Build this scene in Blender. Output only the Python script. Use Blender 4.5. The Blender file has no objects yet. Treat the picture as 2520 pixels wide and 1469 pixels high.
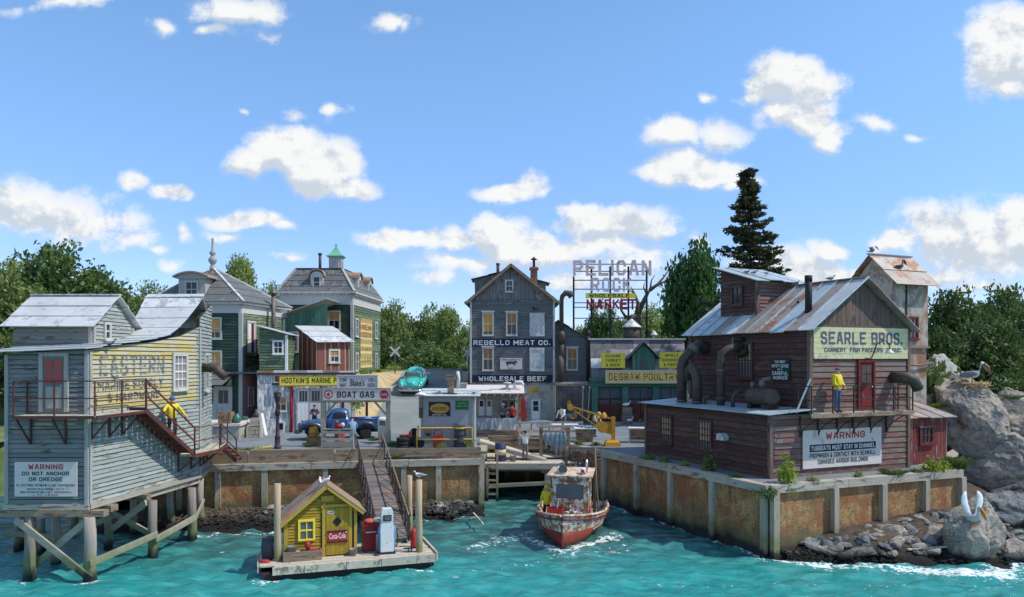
import bpy,bmesh,math,random
import numpy as np
from mathutils import Vector,Matrix,noise as mnoise
R=math.radians
rng=random.Random(7)
SC=bpy.context.scene
COL=SC.collection
# ------------------------------------------------------------------ camera
H,F,CX,CY=7.6,1900.0,1260.0,880.0          # eye height, focal length and horizon in the 2520 px frame
cam_d=bpy.data.cameras.new('camera');cam=bpy.data.objects.new('camera',cam_d);COL.objects.link(cam)
cam.location=(0,0,H);cam.rotation_euler=(R(90),0,0)
cam_d.sensor_width=36;cam_d.lens=36*F/2520
cam_d.shift_y=(CY-734.5)/2520
cam_d.clip_end=3000;cam_d.clip_start=0.1
SC.camera=cam
# ------------------------------------------------------------------ sun, sky
SUN_AZ,SUN_EL=(0.95,-0.16),52.0                # towards the sun: to the right, a little in front of the village
_a=math.hypot(*SUN_AZ)
sun_vec=Vector((SUN_AZ[0]/_a*math.cos(R(SUN_EL)),SUN_AZ[1]/_a*math.cos(R(SUN_EL)),math.sin(R(SUN_EL))))
sd=bpy.data.lights.new('sun','SUN');sd.energy=2.9;sd.angle=R(0.8);sd.color=(1.0,0.95,0.87)
sun=bpy.data.objects.new('sun',sd);COL.objects.link(sun)
sun.rotation_euler=sun_vec.to_track_quat('Z','Y').to_euler();sun.location=(40,0,60)
VS=SC.view_settings
VS.view_transform='Standard';VS.look='None';VS.gamma=1.0;VS.use_curve_mapping=False
VS.exposure=0.52
world=bpy.data.worlds.new('World');SC.world=world;world.use_nodes=True
# cumulus in view: centre, half widths (in the 2520 px frame), weight
CLOUDS=[
 (690,370,80,62,1.1),(780,420,110,70,1.15),(620,400,55,40,.9),(860,462,75,28,.9),(740,350,50,50,.8),
 (90,520,170,70,.75),(20,490,70,45,.8),(200,555,150,48,.7),(300,590,80,35,.5),
 (325,456,48,24,.75),(428,488,62,24,.85),(600,545,95,22,.85),(660,555,60,20,.7),(545,577,42,11,.5),(440,575,24,20,.6),(370,618,34,10,.45),
 (700,632,40,10,.45),(420,645,50,14,.4),(590,20,130,36,.75),(520,75,60,22,.6),(395,68,40,22,.5),(960,40,70,28,.6),(1005,50,25,24,.4),(150,5,140,18,.5),(655,88,36,22,.45),
 (820,286,34,20,.55),(740,280,26,20,.4),(605,278,16,10,.4),
 (1980,210,100,72,1.0),(1900,215,70,60,.9),(1930,195,80,60,1.0),(1960,290,110,45,1.05),(2040,330,70,36,.95),(1860,245,40,30,.6),(1760,245,28,18,.6),
 (1640,330,75,40,.9),(1760,335,70,36,.5),(1720,420,130,34,1.0),(1650,415,80,26,.8),(1700,395,60,30,.8),(1820,440,70,22,.7),
 (2455,130,110,110,1.15),(2520,110,110,110,1.2),(2480,220,80,35,.7),(2160,305,45,22,.5),(2270,330,28,8,.35),
 (1250,475,75,28,.9),(1300,465,40,34,.7),(1420,510,90,34,.8),(1500,550,190,50,1.15),(1600,570,110,38,.9),(1470,600,140,36,.7),
 (1000,598,110,32,.95),(1100,590,90,36,.8),(1210,580,80,52,.95),(1310,620,140,55,.95),(1130,650,130,30,.55),(1080,690,70,20,.45),(1380,680,120,36,.6),
 (2040,608,62,28,.85),(1750,600,40,40,.6),(1960,670,140,60,1.0),(2080,690,120,40,.9),
 (2380,590,200,85,1.15),(2510,560,120,90,1.1),(2210,600,70,40,.8),(2300,680,160,30,.5),(2420,710,140,16,.4),(1560,640,120,60,.5),
]
def build_sky():
 nt=world.node_tree;N=nt.nodes;L=nt.links;N.clear()
 def nd(t,**k):
  n=N.new(t)
  for a,b in k.items(): setattr(n,a,b)
  return n
 def mth(op,a,b=None,c=None,clamp=False):
  n=nd('ShaderNodeMath',operation=op,use_clamp=clamp)
  for i,v in enumerate((a,b,c)):
   if v is None: continue
   if hasattr(v,'links'): L.new(v,n.inputs[i])
   else: n.inputs[i].default_value=v
  return n.outputs[0]
 def vmth(op,a,b=None,c=None,out=0):
  n=nd('ShaderNodeVectorMath',operation=op)
  for i,v in enumerate((a,b,c)):
   if v is None: continue
   if hasattr(v,'links'): L.new(v,n.inputs[i])
   else: n.inputs[i].default_value=v
  return n.outputs[out]
 def ss(v,lo,hi):
  n=nd('ShaderNodeMapRange',interpolation_type='SMOOTHSTEP')
  L.new(v,n.inputs[0]);n.inputs[1].default_value=lo;n.inputs[2].default_value=hi
  return n.outputs[0]
 out=nd('ShaderNodeOutputWorld');bg=nd('ShaderNodeBackground');bg.inputs[1].default_value=0.15
 L.new(bg.outputs[0],out.inputs[0])
 sky=nd('ShaderNodeTexSky',sky_type='NISHITA',sun_disc=False)
 sky.sun_elevation=R(SUN_EL);sky.sun_rotation=math.atan2(SUN_AZ[0],SUN_AZ[1])
 sky.air_density=1.0;sky.dust_density=0.0;sky.ozone_density=2.6;sky.altitude=800
 hsv=nd('ShaderNodeHueSaturation');hsv.inputs['Saturation'].default_value=1.06;hsv.inputs['Value'].default_value=0.98;hsv.inputs['Hue'].default_value=0.5
 tc=nd('ShaderNodeTexCoord');d=tc.outputs['Generated']
 sep=nd('ShaderNodeSeparateXYZ');L.new(d,sep.inputs[0])
 x,y,z=sep.outputs
 gm=nd('ShaderNodeMix',data_type='RGBA');L.new(ss(z,0.0,0.42),gm.inputs[0]);gm.inputs[6].default_value=(0.62,0.64,0.85,1);gm.inputs[7].default_value=(1.0,1.07,1.08,1)
 mu=nd('ShaderNodeMix',data_type='RGBA',blend_type='MULTIPLY');mu.inputs[0].default_value=1;L.new(sky.outputs[0],mu.inputs[6]);L.new(gm.outputs[2],mu.inputs[7]);L.new(mu.outputs[2],hsv.inputs['Color'])
 # a cloud deck: directions are projected on a plane ahead (in view) or overhead (elsewhere)
 ysafe=mth('MAXIMUM',y,0.05)
 u=mth('DIVIDE',x,ysafe);v=mth('DIVIDE',z,ysafe)
 cmb=nd('ShaderNodeCombineXYZ');L.new(u,cmb.inputs[0]);L.new(v,cmb.inputs[1])
 p0=cmb.outputs[0]
 nw=nd('ShaderNodeTexNoise',noise_dimensions='2D');nw.inputs['Scale'].default_value=9;nw.inputs['Detail'].default_value=3
 L.new(p0,nw.inputs['Vector'])
 wv=vmth('MULTIPLY_ADD',vmth('SUBTRACT',nw.outputs['Color'],(0.5,0.5,0.5)),(0.07,0.045,0),p0)
 blobs=CLOUDS
 m=m2=None;wv2=vmth('ADD',wv,(0.006,0.020,0))
 for (bx,by,rx,ry,st) in blobs:
  c=((bx-CX)/F,(CY-by)/F,0);r=(F/rx/1.10,F/ry/1.14,0)
  q=vmth('MULTIPLY',vmth('SUBTRACT',wv,c),r)
  ln=vmth('LENGTH',q,out=1)
  e=mth('MULTIPLY_ADD',ln,-st,st)
  m=e if m is None else mth('SMOOTH_MAX',m,e,0.12)
  if rx>50:                                     # the same field a little higher: tells tops from bases
   e2=mth('MULTIPLY_ADD',vmth('LENGTH',vmth('MULTIPLY',vmth('SUBTRACT',wv2,c),r),out=1),-st,st)
   m2=e2 if m2 is None else mth('SMOOTH_MAX',m2,e2,0.12)
 def fbm(off,scale,det,rough=0.66):
  n=nd('ShaderNodeTexNoise',noise_dimensions='2D');n.inputs['Scale'].default_value=scale;n.inputs['Detail'].default_value=det
  n.inputs['Roughness'].default_value=rough
  L.new(vmth('ADD',vmth('MULTIPLY',p0,(1,1.25,0)),off),n.inputs['Vector'])
  return n.outputs[0]
 f1=fbm((0,0,0),13,9)
 f2=fbm((0.012,0.02,0),13,9)
 dens=mth('ADD',mth('MULTIPLY',m,1.25),mth('MULTIPLY_ADD',f1,2.0,-0.88))
 mask_in=mth('MULTIPLY',ss(dens,0.02,0.60),ss(m,-0.5,0.5))
 # thin general cloud out of the picture, the same kind of fair-weather deck
 pl=vmth('SCALE',d);pl.node.inputs['Scale'].default_value=1.0
 zs=mth('ADD',mth('ABSOLUTE',z),0.12)
 cm2=nd('ShaderNodeCombineXYZ');L.new(mth('DIVIDE',x,zs),cm2.inputs[0]);L.new(mth('DIVIDE',y,zs),cm2.inputs[1])
 n3=nd('ShaderNodeTexNoise',noise_dimensions='2D');n3.inputs['Scale'].default_value=1.3;n3.inputs['Detail'].default_value=7;L.new(cm2.outputs[0],n3.inputs['Vector'])
 gen=mth('MULTIPLY',ss(n3.outputs[0],0.53,0.7),0.9)
 inside=mth('MULTIPLY',mth('MULTIPLY',ss(mth('ABSOLUTE',u),0.82,0.70),ss(v,0.60,0.50)),ss(y,0.2,0.4))
 mix=nd('ShaderNodeMix',data_type='FLOAT');L.new(inside,mix.inputs[0]);L.new(gen,mix.inputs[2]);L.new(mask_in,mix.inputs[3])
 mask=mix.outputs[0]
 # light and shade of the cloud relief: the sun stands to the upper right
 lit=mth('MULTIPLY_ADD',mth('SUBTRACT',f1,f2),2.6,0.60)
 g1=fbm((0,0,0),6,3);g2=fbm((0.01,0.035,0),6,3)
 lit=mth('ADD',lit,mth('MULTIPLY',mth('SUBTRACT',g1,g2),0.8))
 lit=mth('ADD',lit,mth('MULTIPLY',mth('MAXIMUM',mth('SUBTRACT',m2,m),-0.2),-1.15),clamp=True)
 ramp=nd('ShaderNodeValToRGB');ramp.color_ramp.interpolation='EASE';L.new(lit,ramp.inputs[0])
 ramp.color_ramp.elements[0].position=0.15;ramp.color_ramp.elements[0].color=(2.8,3.15,3.6,1)
 ramp.color_ramp.elements[1].position=0.85;ramp.color_ramp.elements[1].color=(4.4,4.45,4.45,1)
 mc=nd('ShaderNodeMix',data_type='RGBA');L.new(mask,mc.inputs[0]);L.new(hsv.outputs[0],mc.inputs[6]);L.new(ramp.outputs[0],mc.inputs[7])
 L.new(mc.outputs[2],bg.inputs[0])
build_sky()
# ------------------------------------------------------------------ helpers
def W(px,py,D):
 """World point at depth D that the photograph shows at (px, py) of its 2520 px wide copy."""
 return Vector(((px-CX)*D/F,D,H-(py-CY)*D/F))
def WZ(px,py,z):
 D=(H-z)*F/(py-CY)
 return Vector(((px-CX)*D/F,D,z))
def thing(name,label,cat,loc=(0,0,0),rot=0.0,group=None):
 o=bpy.data.objects.new(name,None);COL.objects.link(o)
 o.location=loc;o.rotation_euler=(0,0,rot);o.empty_display_size=0.2
 o['label']=label;o['category']=cat
 if group: o['group']=group
 return o
def tag(o,label,cat,group=None):
 o['label']=label;o['category']=cat
 if group: o['group']=group
 return o
def dup(root,loc=None,rot=None,scale=None,label=None,group=None):
 """A copy of a thing with copies of its parts and sub-parts."""
 def cp(o,parent):
  c=o.copy();COL.objects.link(c)
  if parent is not None: c.parent=parent
  for ch in o.children: cp(ch,c)
  return c
 c=cp(root,None)
 if loc is not None: c.location=loc
 if rot is not None: c.rotation_euler=rot if hasattr(rot,'__len__') else (0,0,rot)
 if scale is not None: c.scale=(scale,)*3 if not hasattr(scale,'__len__') else scale
 if label: c['label']=label
 if group: c['group']=group
 return c
class MB:
 """Collects shapes; .obj() links them as one mesh object in the frame of its parent."""
 def __init__(self): self.v=[];self.f=[];self.s=[]
 def add(self,vs,fs,smooth=False):
  n=len(self.v);self.v += [tuple(p) for p in vs];self.f += [tuple(i+n for i in f) for f in fs];self.s += [smooth]*len(fs);return self
 def box(self,x0,x1,y0,y1,z0,z1):
  return self.hexa([(x0,y0,z0),(x1,y0,z0),(x1,y1,z0),(x0,y1,z0),(x0,y0,z1),(x1,y0,z1),(x1,y1,z1),(x0,y1,z1)])
 def cbox(self,c,sx,sy,sz,rz=0.0):
  cs,sn=math.cos(rz),math.sin(rz);vs=[]
  for dz in (-sz/2,sz/2):
   for dx,dy in ((-1,-1),(1,-1),(1,1),(-1,1)):
    a,b=dx*sx/2,dy*sy/2
    vs.append((c[0]+a*cs-b*sn,c[1]+a*sn+b*cs,c[2]+dz))
  return self.hexa(vs)
 def hexa(self,vs):
  return self.add(vs,[(3,2,1,0),(4,5,6,7),(0,1,5,4),(1,2,6,5),(2,3,7,6),(3,0,4,7)])
 def beam(self,a,b,w,h,up=(0,0,1)):
  a,b=Vector(a),Vector(b);d=(b-a).normalized();up=Vector(up)
  if abs(d.dot(up))>0.98: up=Vector((0,1,0)) if abs(d.y)<.9 else Vector((1,0,0))
  s=d.cross(up).normalized();t=s.cross(d).normalized();vs=[]
  for p in (a,b):
   for i,j in ((-1,-1),(1,-1),(1,1),(-1,1)): vs.append(p+s*(i*w/2)+t*(j*h/2))
  return self.add(vs,[(0,1,2,3),(7,6,5,4),(0,4,5,1),(1,5,6,2),(2,6,7,3),(3,7,4,0)])
 def tube(self,pts,r,n=8,cap=True,smooth=True):
  pts=[Vector(p) for p in pts];rs=r if hasattr(r,'__len__') else [r]*len(pts)
  vs=[];fs=[];m=len(pts);prev=None
  for i,p in enumerate(pts):
   d=(pts[min(i+1,m-1)]-pts[max(i-1,0)]).normalized()
   if prev is None:
    up=Vector((0,0,1)) if abs(d.z)<0.9 else Vector((1,0,0));s=d.cross(up).normalized()
   else:
    s=prev-d*prev.dot(d)
    s=s.normalized() if s.length>1e-6 else d.orthogonal().normalized()
   prev=s;t=d.cross(s)
   for k in range(n):
    a=2*math.pi*k/n;vs.append(p+(s*math.cos(a)+t*math.sin(a))*rs[i])
  for i in range(m-1):
   for k in range(n):
    k2=(k+1) % n;fs.append((i*n+k,i*n+k2,(i+1)*n+k2,(i+1)*n+k))
  self.add(vs,fs,smooth)
  if cap:
   o=len(self.v)-len(vs)
   self.f.append(tuple(o+k for k in range(n))[::-1]);self.s.append(False)
   self.f.append(tuple(o+(m-1)*n+k for k in range(n)));self.s.append(False)
  return self
 def cyl(self,a,b,r,r2=None,n=10): return self.tube([a,b],[r,r if r2 is None else r2],n)
 def lathe(self,prof,c=(0,0,0),n=16,smooth=True):
  """prof: (radius, z) from bottom to top."""
  vs=[];fs=[];m=len(prof)
  for (r,z) in prof:
   for k in range(n):
    a=2*math.pi*k/n;vs.append((c[0]+r*math.cos(a),c[1]+r*math.sin(a),c[2]+z))
  for i in range(m-1):
   for k in range(n):
    k2=(k+1) % n;fs.append((i*n+k,i*n+k2,(i+1)*n+k2,(i+1)*n+k))
  self.add(vs,fs,smooth);o=len(self.v)-len(vs)
  self.f.append(tuple(o+k for k in range(n))[::-1]);self.s.append(False)
  self.f.append(tuple(o+(m-1)*n+k for k in range(n)));self.s.append(False)
  return self
 def loft(self,rings,smooth=True,cap=True):
  n=len(rings[0]);vs=[p for r in rings for p in r];fs=[]
  for i in range(len(rings)-1):
   for k in range(n):
    k2=(k+1) % n;fs.append((i*n+k,i*n+k2,(i+1)*n+k2,(i+1)*n+k))
  self.add(vs,fs,smooth)
  if cap:
   o=len(self.v)-len(vs)
   self.f.append(tuple(o+k for k in range(n))[::-1]);self.s.append(False)
   self.f.append(tuple(o+(len(rings)-1)*n+k for k in range(n)));self.s.append(False)
  return self
 def ball(self,c,rx,ry=None,rz=None,n=10,m=7,rot=None):
  ry=rx if ry is None else ry;rz=rx if rz is None else rz
  rings=[]
  for i in range(m+1):
   a=math.pi*i/m-math.pi/2;ring=[]
   for k in range(n):
    b=2*math.pi*k/n;rr=max(math.cos(a),0.02)
    p=Vector((rx*rr*math.cos(b),ry*rr*math.sin(b),rz*math.sin(a)))
    if rot is not None: p=rot @ p
    ring.append(Vector(c)+p)
   rings.append(ring)
  return self.loft(rings)
 def poly(self,pts,smooth=False): return self.add(pts,[tuple(range(len(pts)))],smooth)
 def prism(self,poly2,O,U,V,N,t0,t1):
  """poly2 (a, b) in the plane O + aU + bV, thickened along N from t0 to t1."""
  O,U,V,N=map(Vector,(O,U,V,N));n=len(poly2)
  vs=[O+U*a+V*b+N*t for t in (t0,t1) for a,b in poly2]
  fs=[tuple(range(n))[::-1],tuple(range(n,2*n))]+[(i,(i+1) % n,n+(i+1) % n,n+i) for i in range(n)]
  return self.add(vs,fs)
 def xf(self,M,start=0):
  for i in range(start,len(self.v)): self.v[i]=tuple(M @ Vector(self.v[i]))
  return self
 def mesh(self,name,mat):
  me=bpy.data.meshes.new(name);me.from_pydata(self.v,[],self.f)
  mats=mat if isinstance(mat,(list,tuple)) else [mat]
  for m in mats: me.materials.append(m)
  if any(self.s): me.polygons.foreach_set('use_smooth',self.s)
  return me
 def obj(self,name,mat,parent=None,label=None,fix=False):
  me=self.mesh(name,mat)
  if fix:
   bm=bmesh.new();bm.from_mesh(me);bmesh.ops.recalc_face_normals(bm,faces=bm.faces);bm.to_mesh(me);bm.free()
  o=bpy.data.objects.new(name,me);COL.objects.link(o)
  if parent is not None: o.parent=parent
  if label: o['label']=label
  return o
def struct(o,kind='structure'): o['kind']=kind;return o
_icos={}
def ico(sub):
 if sub not in _icos:
  bm=bmesh.new();bmesh.ops.create_icosphere(bm,subdivisions=sub,radius=1)
  bm.verts.ensure_lookup_table()
  _icos[sub]=([v.co.copy() for v in bm.verts],[tuple(v.index for v in f.verts) for f in bm.faces]);bm.free()
 return _icos[sub]
# ------------------------------------------------------------------ materials
_mats={}
def lin(r,g,b):
 f=lambda c: c/12.92 if c<=0.04045 else ((c+0.055)/1.055)**2.4
 return (f(r/255),f(g/255),f(b/255))
class NT:
 def __init__(self,m): self.m=m;self.nt=m.node_tree;self.N=self.nt.nodes;self.L=self.nt.links
 def n(self,t,**k):
  x=self.N.new(t)
  for a,b in k.items(): setattr(x,a,b)
  return x
 def set(self,sock,v):
  if hasattr(v,'links'): self.L.new(v,sock)
  else: sock.default_value=v if not (isinstance(v,tuple) and len(v)==3 and sock.type=='RGBA') else (*v,1)
 def math(self,op,a,b=None,c=None,clamp=False):
  x=self.n('ShaderNodeMath',operation=op,use_clamp=clamp)
  for i,v in enumerate((a,b,c)):
   if v is not None: self.set(x.inputs[i],v)
  return x.outputs[0]
 def mix(self,f,a,b,blend='MIX'):
  x=self.n('ShaderNodeMix',data_type='RGBA',blend_type=blend)
  self.set(x.inputs[0],f);self.set(x.inputs[6],a);self.set(x.inputs[7],b);return x.outputs[2]
 def step(self,v,lo,hi,a=0.0,b=1.0):
  x=self.n('ShaderNodeMapRange',interpolation_type='SMOOTHSTEP');self.set(x.inputs[0],v)
  x.inputs[1].default_value=lo;x.inputs[2].default_value=hi;x.inputs[3].default_value=a;x.inputs[4].default_value=b
  return x.outputs[0]
 def pos(self,sx=1,sy=1,sz=1,local=False):
  if local: src=self.n('ShaderNodeTexCoord').outputs['Object']
  else: src=self.n('ShaderNodeNewGeometry').outputs['Position']
  x=self.n('ShaderNodeVectorMath',operation='MULTIPLY');self.L.new(src,x.inputs[0]);x.inputs[1].default_value=(sx,sy,sz)
  return x.outputs[0]
 def noise(self,vec,scale,det=4,rough=0.55,dist=0.0):
  x=self.n('ShaderNodeTexNoise');self.L.new(vec,x.inputs['Vector'])
  x.inputs['Scale'].default_value=scale;x.inputs['Detail'].default_value=det;x.inputs['Roughness'].default_value=rough
  x.inputs['Distortion'].default_value=dist
  return x.outputs[0]
 def rnd(self): return self.n('ShaderNodeObjectInfo').outputs['Random']
def base(name):
 m=bpy.data.materials.new(name);m.use_nodes=True;t=NT(m)
 b=t.N['Principled BSDF']
 return m,t,b
GR={'h': (0.35,0.35,5.0),'v': (5.0,5.0,0.35),None: (1,1,1)}
def M(name,col,rough=0.75,grain=None,var=0.35,scale=3.0,wear=None,wear_amt=0.0,wear_scale=2.0,
      stain=None,stain_amt=0.0,stain_scale=0.7,bump=0.25,bump_scale=None,rand=0.0,metal=0.0,spec=0.3,tide=False,local=False):
 """Weathered surface: tone variation, worn spots that show another colour, stains, relief; per-piece shade by object."""
 if name in _mats: return _mats[name]
 m,t,b=base(name)
 g=GR[grain]
 p=t.pos(*g,local=local)
 n1=t.noise(p,scale,5,0.6)
 k=t.math('MULTIPLY_ADD',n1,var*2,1-var)
 if rand: k=t.math('MULTIPLY',k,t.math('MULTIPLY_ADD',t.rnd(),rand*2,1-rand))
 c=t.mix(1.0,(*col,1),t.n('ShaderNodeCombineColor').outputs[0],'MULTIPLY')
 comb=[x for x in t.N if x.bl_idname=='ShaderNodeCombineColor'][-1]
 for i in range(3): t.L.new(k,comb.inputs[i])
 if wear is not None:
  gp={'h': (0.5,0.5,2.2),'v': (2.2,2.2,0.5),None: (1,1,1)}[grain]
  wp=t.pos(*gp,local=local)
  if rand:                                        # every board wears in its own way
   ad=t.n('ShaderNodeVectorMath',operation='ADD');t.L.new(wp,ad.inputs[0]);cv=t.n('ShaderNodeCombineXYZ');r_=t.math('MULTIPLY',t.rnd(),90.0)
   for i in range(3): t.L.new(r_,cv.inputs[i])
   t.L.new(cv.outputs[0],ad.inputs[1]);wp=ad.outputs[0]
  w=t.noise(wp,wear_scale*1.5,8,0.72)
  if rand: w=t.math('ADD',w,t.math('MULTIPLY_ADD',t.rnd(),0.12,-0.06))
  th=0.68-0.36*wear_amt
  c=t.mix(t.step(w,th,th+0.07),c,(*wear,1))
 if stain is not None:
  s=t.noise(t.pos(1.6,1.6,0.55,local=local),stain_scale,6,0.62)
  th=0.70-0.34*stain_amt
  c=t.mix(t.math('MULTIPLY',t.step(s,th,th+0.13),0.85),c,(*stain,1))
 if tide:
  z=t.n('ShaderNodeSeparateXYZ');t.L.new(t.pos(),z.inputs[0])
  hz=t.math('MULTIPLY_ADD',t.noise(t.pos(2,2,1),1.5,4),0.7,z.outputs[2])
  c=t.mix(t.math('MULTIPLY',t.step(hz,1.55,0.95),0.7),c,(*lin(104,112,62),1))
  c=t.mix(t.step(hz,0.85,0.45),c,(*lin(30,36,34),1))
 t.L.new(c,b.inputs['Base Color'])
 b.inputs['Roughness'].default_value=rough;b.inputs['Metallic'].default_value=metal
 b.inputs['Specular IOR Level'].default_value=spec
 if bump:
  bp=t.n('ShaderNodeBump');bp.inputs['Strength'].default_value=bump;bp.inputs['Distance'].default_value=0.03
  q=t.noise(t.pos(*g,local=local),bump_scale or scale*4,4,0.65)
  t.L.new(q,bp.inputs['Height']);t.L.new(bp.outputs[0],b.inputs['Normal'])
 _mats[name]=m;return m
def worn_print(name,col,amt=0.45,scale=5.0,rough=0.8):
 """Old paint of lettering: worn away in patches so that the board under it shows."""
 if name in _mats: return _mats[name]
 m,t,b=base(name)
 n=t.noise(t.pos(1,1,1.6),scale,6,0.7)
 al=t.step(n,amt-0.05,amt+0.06)
 b.inputs['Base Color'].default_value=(*col,1);b.inputs['Roughness'].default_value=rough
 t.L.new(al,b.inputs['Alpha'])
 _mats[name]=m;return m
def glass(name,col=(0.02,0.025,0.03),rough=0.08,spec=0.5):
 if name in _mats: return _mats[name]
 m,t,b=base(name)
 n=t.noise(t.pos(),1.7,2)
 c=t.mix(n,tuple(x*0.55 for x in col)+(1,),tuple(min(1,x*1.5) for x in col)+(1,))
 t.L.new(c,b.inputs['Base Color']);b.inputs['Roughness'].default_value=rough;b.inputs['Specular IOR Level'].default_value=spec
 _mats[name]=m;return m
GREYW=lin(150,146,138);DARKW=lin(86,80,74);RUST=lin(140,74,40)
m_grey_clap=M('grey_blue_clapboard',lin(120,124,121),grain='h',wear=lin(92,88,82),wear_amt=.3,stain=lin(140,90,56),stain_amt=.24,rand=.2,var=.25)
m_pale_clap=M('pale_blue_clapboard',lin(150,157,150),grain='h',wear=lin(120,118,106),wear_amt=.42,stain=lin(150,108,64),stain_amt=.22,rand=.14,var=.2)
m_yellow_clap=M('yellow_clapboard',lin(186,166,98),grain='h',wear=lin(176,172,146),wear_amt=.68,wear_scale=1.8,stain=lin(150,140,116),stain_amt=.2,rand=.13,var=.25)
m_trim=M('grey_trim',lin(160,160,154),grain='v',wear=GREYW,wear_amt=.3,var=.2,rand=.1)
m_trim_w=M('white_trim',lin(188,188,180),grain='v',wear=lin(150,146,140),wear_amt=.3,var=.15,rand=.08)
m_tin=M('grey_tin_roof',lin(198,200,198),rough=.5,var=.3,scale=1.2,wear=lin(160,164,166),wear_amt=.4,stain=lin(206,202,186),stain_amt=.25,metal=.1,rand=.14,bump=.15)
m_tin_rust=M('rusty_tin_roof',lin(158,150,142),rough=.55,var=.3,scale=1.4,wear=lin(150,112,84),wear_amt=.45,wear_scale=.9,stain=lin(156,96,58),stain_amt=.45,metal=.2,rand=.18,bump=.15)
m_tin_blue=M('blue_grey_tin_roof',lin(176,190,194),rough=.5,var=.3,scale=1.3,wear=lin(146,156,162),wear_amt=.35,stain=lin(140,112,92),stain_amt=.25,metal=.25,rand=.18,bump=.15)
m_slate=M('slate_roof',lin(106,106,104),rough=.7,var=.3,scale=2,wear=lin(84,84,86),wear_amt=.4,rand=.14)
m_iron=M('rust_red_iron',lin(92,56,50),rough=.7,var=.4,wear=lin(140,84,58),wear_amt=.3,wear_scale=3,rand=.15)
m_dark_iron=M('dark_iron',lin(52,44,42),rough=.7,var=.4,wear=lin(90,60,46),wear_amt=.25,wear_scale=4,rand=.1)
m_pile=M('weathered_pile',lin(146,138,126),grain='v',var=.4,scale=2.5,tide=True,bump=.5,rand=.2)
m_brace=M('weathered_brace',lin(160,154,136),grain='h',var=.35,tide=True,bump=.4,rand=.2)
m_beam=M('weathered_beam',lin(168,160,144),grain='h',var=.35,scale=3,wear=lin(112,104,94),wear_amt=.35,bump=.4,rand=.14)
m_post=M('weathered_post',lin(170,160,140),grain='v',var=.35,scale=3,wear=lin(112,106,98),wear_amt=.3,tide=True,bump=.4,rand=.14)
m_deck=M('bleached_deck_board',lin(190,180,160),grain=None,var=.3,scale=4,wear=lin(138,128,112),wear_amt=.35,bump=.3,rand=.16)
m_brownbeam=M('brown_beam',lin(140,122,102),grain='h',var=.35,wear=lin(104,84,66),wear_amt=.4,bump=.4,rand=.15)
m_darkboard=M('dark_board',lin(96,92,90),grain='v',var=.4,wear=lin(134,126,118),wear_amt=.3,rand=.22,bump=.3)
m_red_clap=M('dark_red_clapboard',lin(82,54,48),grain='h',var=.35,wear=lin(86,74,68),wear_amt=.45,wear_scale=2.0,stain=lin(64,50,48),stain_amt=.3,rand=.2,bump=.35)  # darker red: shade of the cannery's left side is put into the colour
m_red_lit=M('sunlit_red_clapboard',lin(120,84,76),grain='h',var=.3,wear=lin(122,110,100),wear_amt=.56,wear_scale=2.0,stain=lin(120,76,52),stain_amt=.25,rand=.17,bump=.35)  # the same cannery red painted lighter for the sunlit front
m_red_board=M('red_shed_board',lin(126,60,54),grain='v',var=.35,wear=lin(140,126,116),wear_amt=.42,wear_scale=1.3,rand=.26,bump=.35)
m_brown_gable=M('brown_gable_board',lin(112,92,82),grain='v',var=.35,wear=lin(80,66,60),wear_amt=.4,rand=.2,bump=.35)
m_darkred=M('dark_red_paint',lin(104,34,34),var=.3,wear=lin(112,84,76),wear_amt=.25,rand=.1)
m_green_clap=M('dark_green_clapboard',lin(54,74,60),grain='h',var=.3,wear=lin(88,100,86),wear_amt=.3,stain=lin(46,56,48),stain_amt=.25,rand=.14)  # darker green: shade of the house fronts is put into the colour
m_green_lit=M('sunlit_green_clapboard',lin(86,106,80),grain='h',var=.3,wear=lin(132,134,112),wear_amt=.4,stain=lin(112,92,62),stain_amt=.25,rand=.14)  # the same house green painted lighter for the sunlit walls
m_teal_board=M('teal_board',lin(78,116,96),grain='v',var=.3,wear=lin(108,132,112),wear_amt=.3,rand=.18)
m_maroon_board=M('maroon_board',lin(122,72,66),grain='v',var=.25,wear=lin(96,62,58),wear_amt=.3,rand=.1)
m_greyclap_dark=M('charcoal_clapboard',lin(108,110,108),grain='h',var=.3,wear=lin(92,92,90),wear_amt=.4,stain=lin(88,88,86),stain_amt=.2,rand=.15)
m_greyboard=M('grey_gable_board',lin(122,122,118),grain='v',var=.35,wear=lin(84,82,80),wear_amt=.45,rand=.25)
m_stucco=M('grey_stucco',lin(168,166,154),var=.25,scale=2,wear=lin(140,134,122),wear_amt=.45,wear_scale=1.3,stain=lin(128,128,110),stain_amt=.35,bump=.35,bump_scale=18)
m_tower=M('stained_cement',lin(178,168,154),var=.2,scale=1.5,wear=lin(140,126,112),wear_amt=.5,wear_scale=1.0,stain=lin(146,100,66),stain_amt=.62,stain_scale=.6,bump=.3,bump_scale=14)
m_white_peel=M('peeling_white_plaster',lin(224,222,212),grain='v',var=.18,wear=lin(160,162,164),wear_amt=.5,wear_scale=1.6,stain=lin(176,140,122),stain_amt=.25,bump=.3,rand=.06)
m_pink=M('pink_brick',lin(206,158,158),var=.2,scale=6,wear=lin(184,138,132),wear_amt=.35,rand=.08,bump=.3)
m_mortar=M('pink_mortar',lin(176,140,138),var=.2)
m_white=M('white_paint',lin(222,222,218),var=.12,wear=lin(170,164,156),wear_amt=.2,bump=.1)
m_oldwhite=M('old_white_sign',lin(206,198,190),var=.15,wear=lin(172,158,146),wear_amt=.3,stain=lin(160,118,88),stain_amt=.22,bump=.08)
m_yellow_sign=M('yellow_sign',lin(226,208,72),var=.15,wear=lin(206,186,110),wear_amt=.3,bump=.08)
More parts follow.
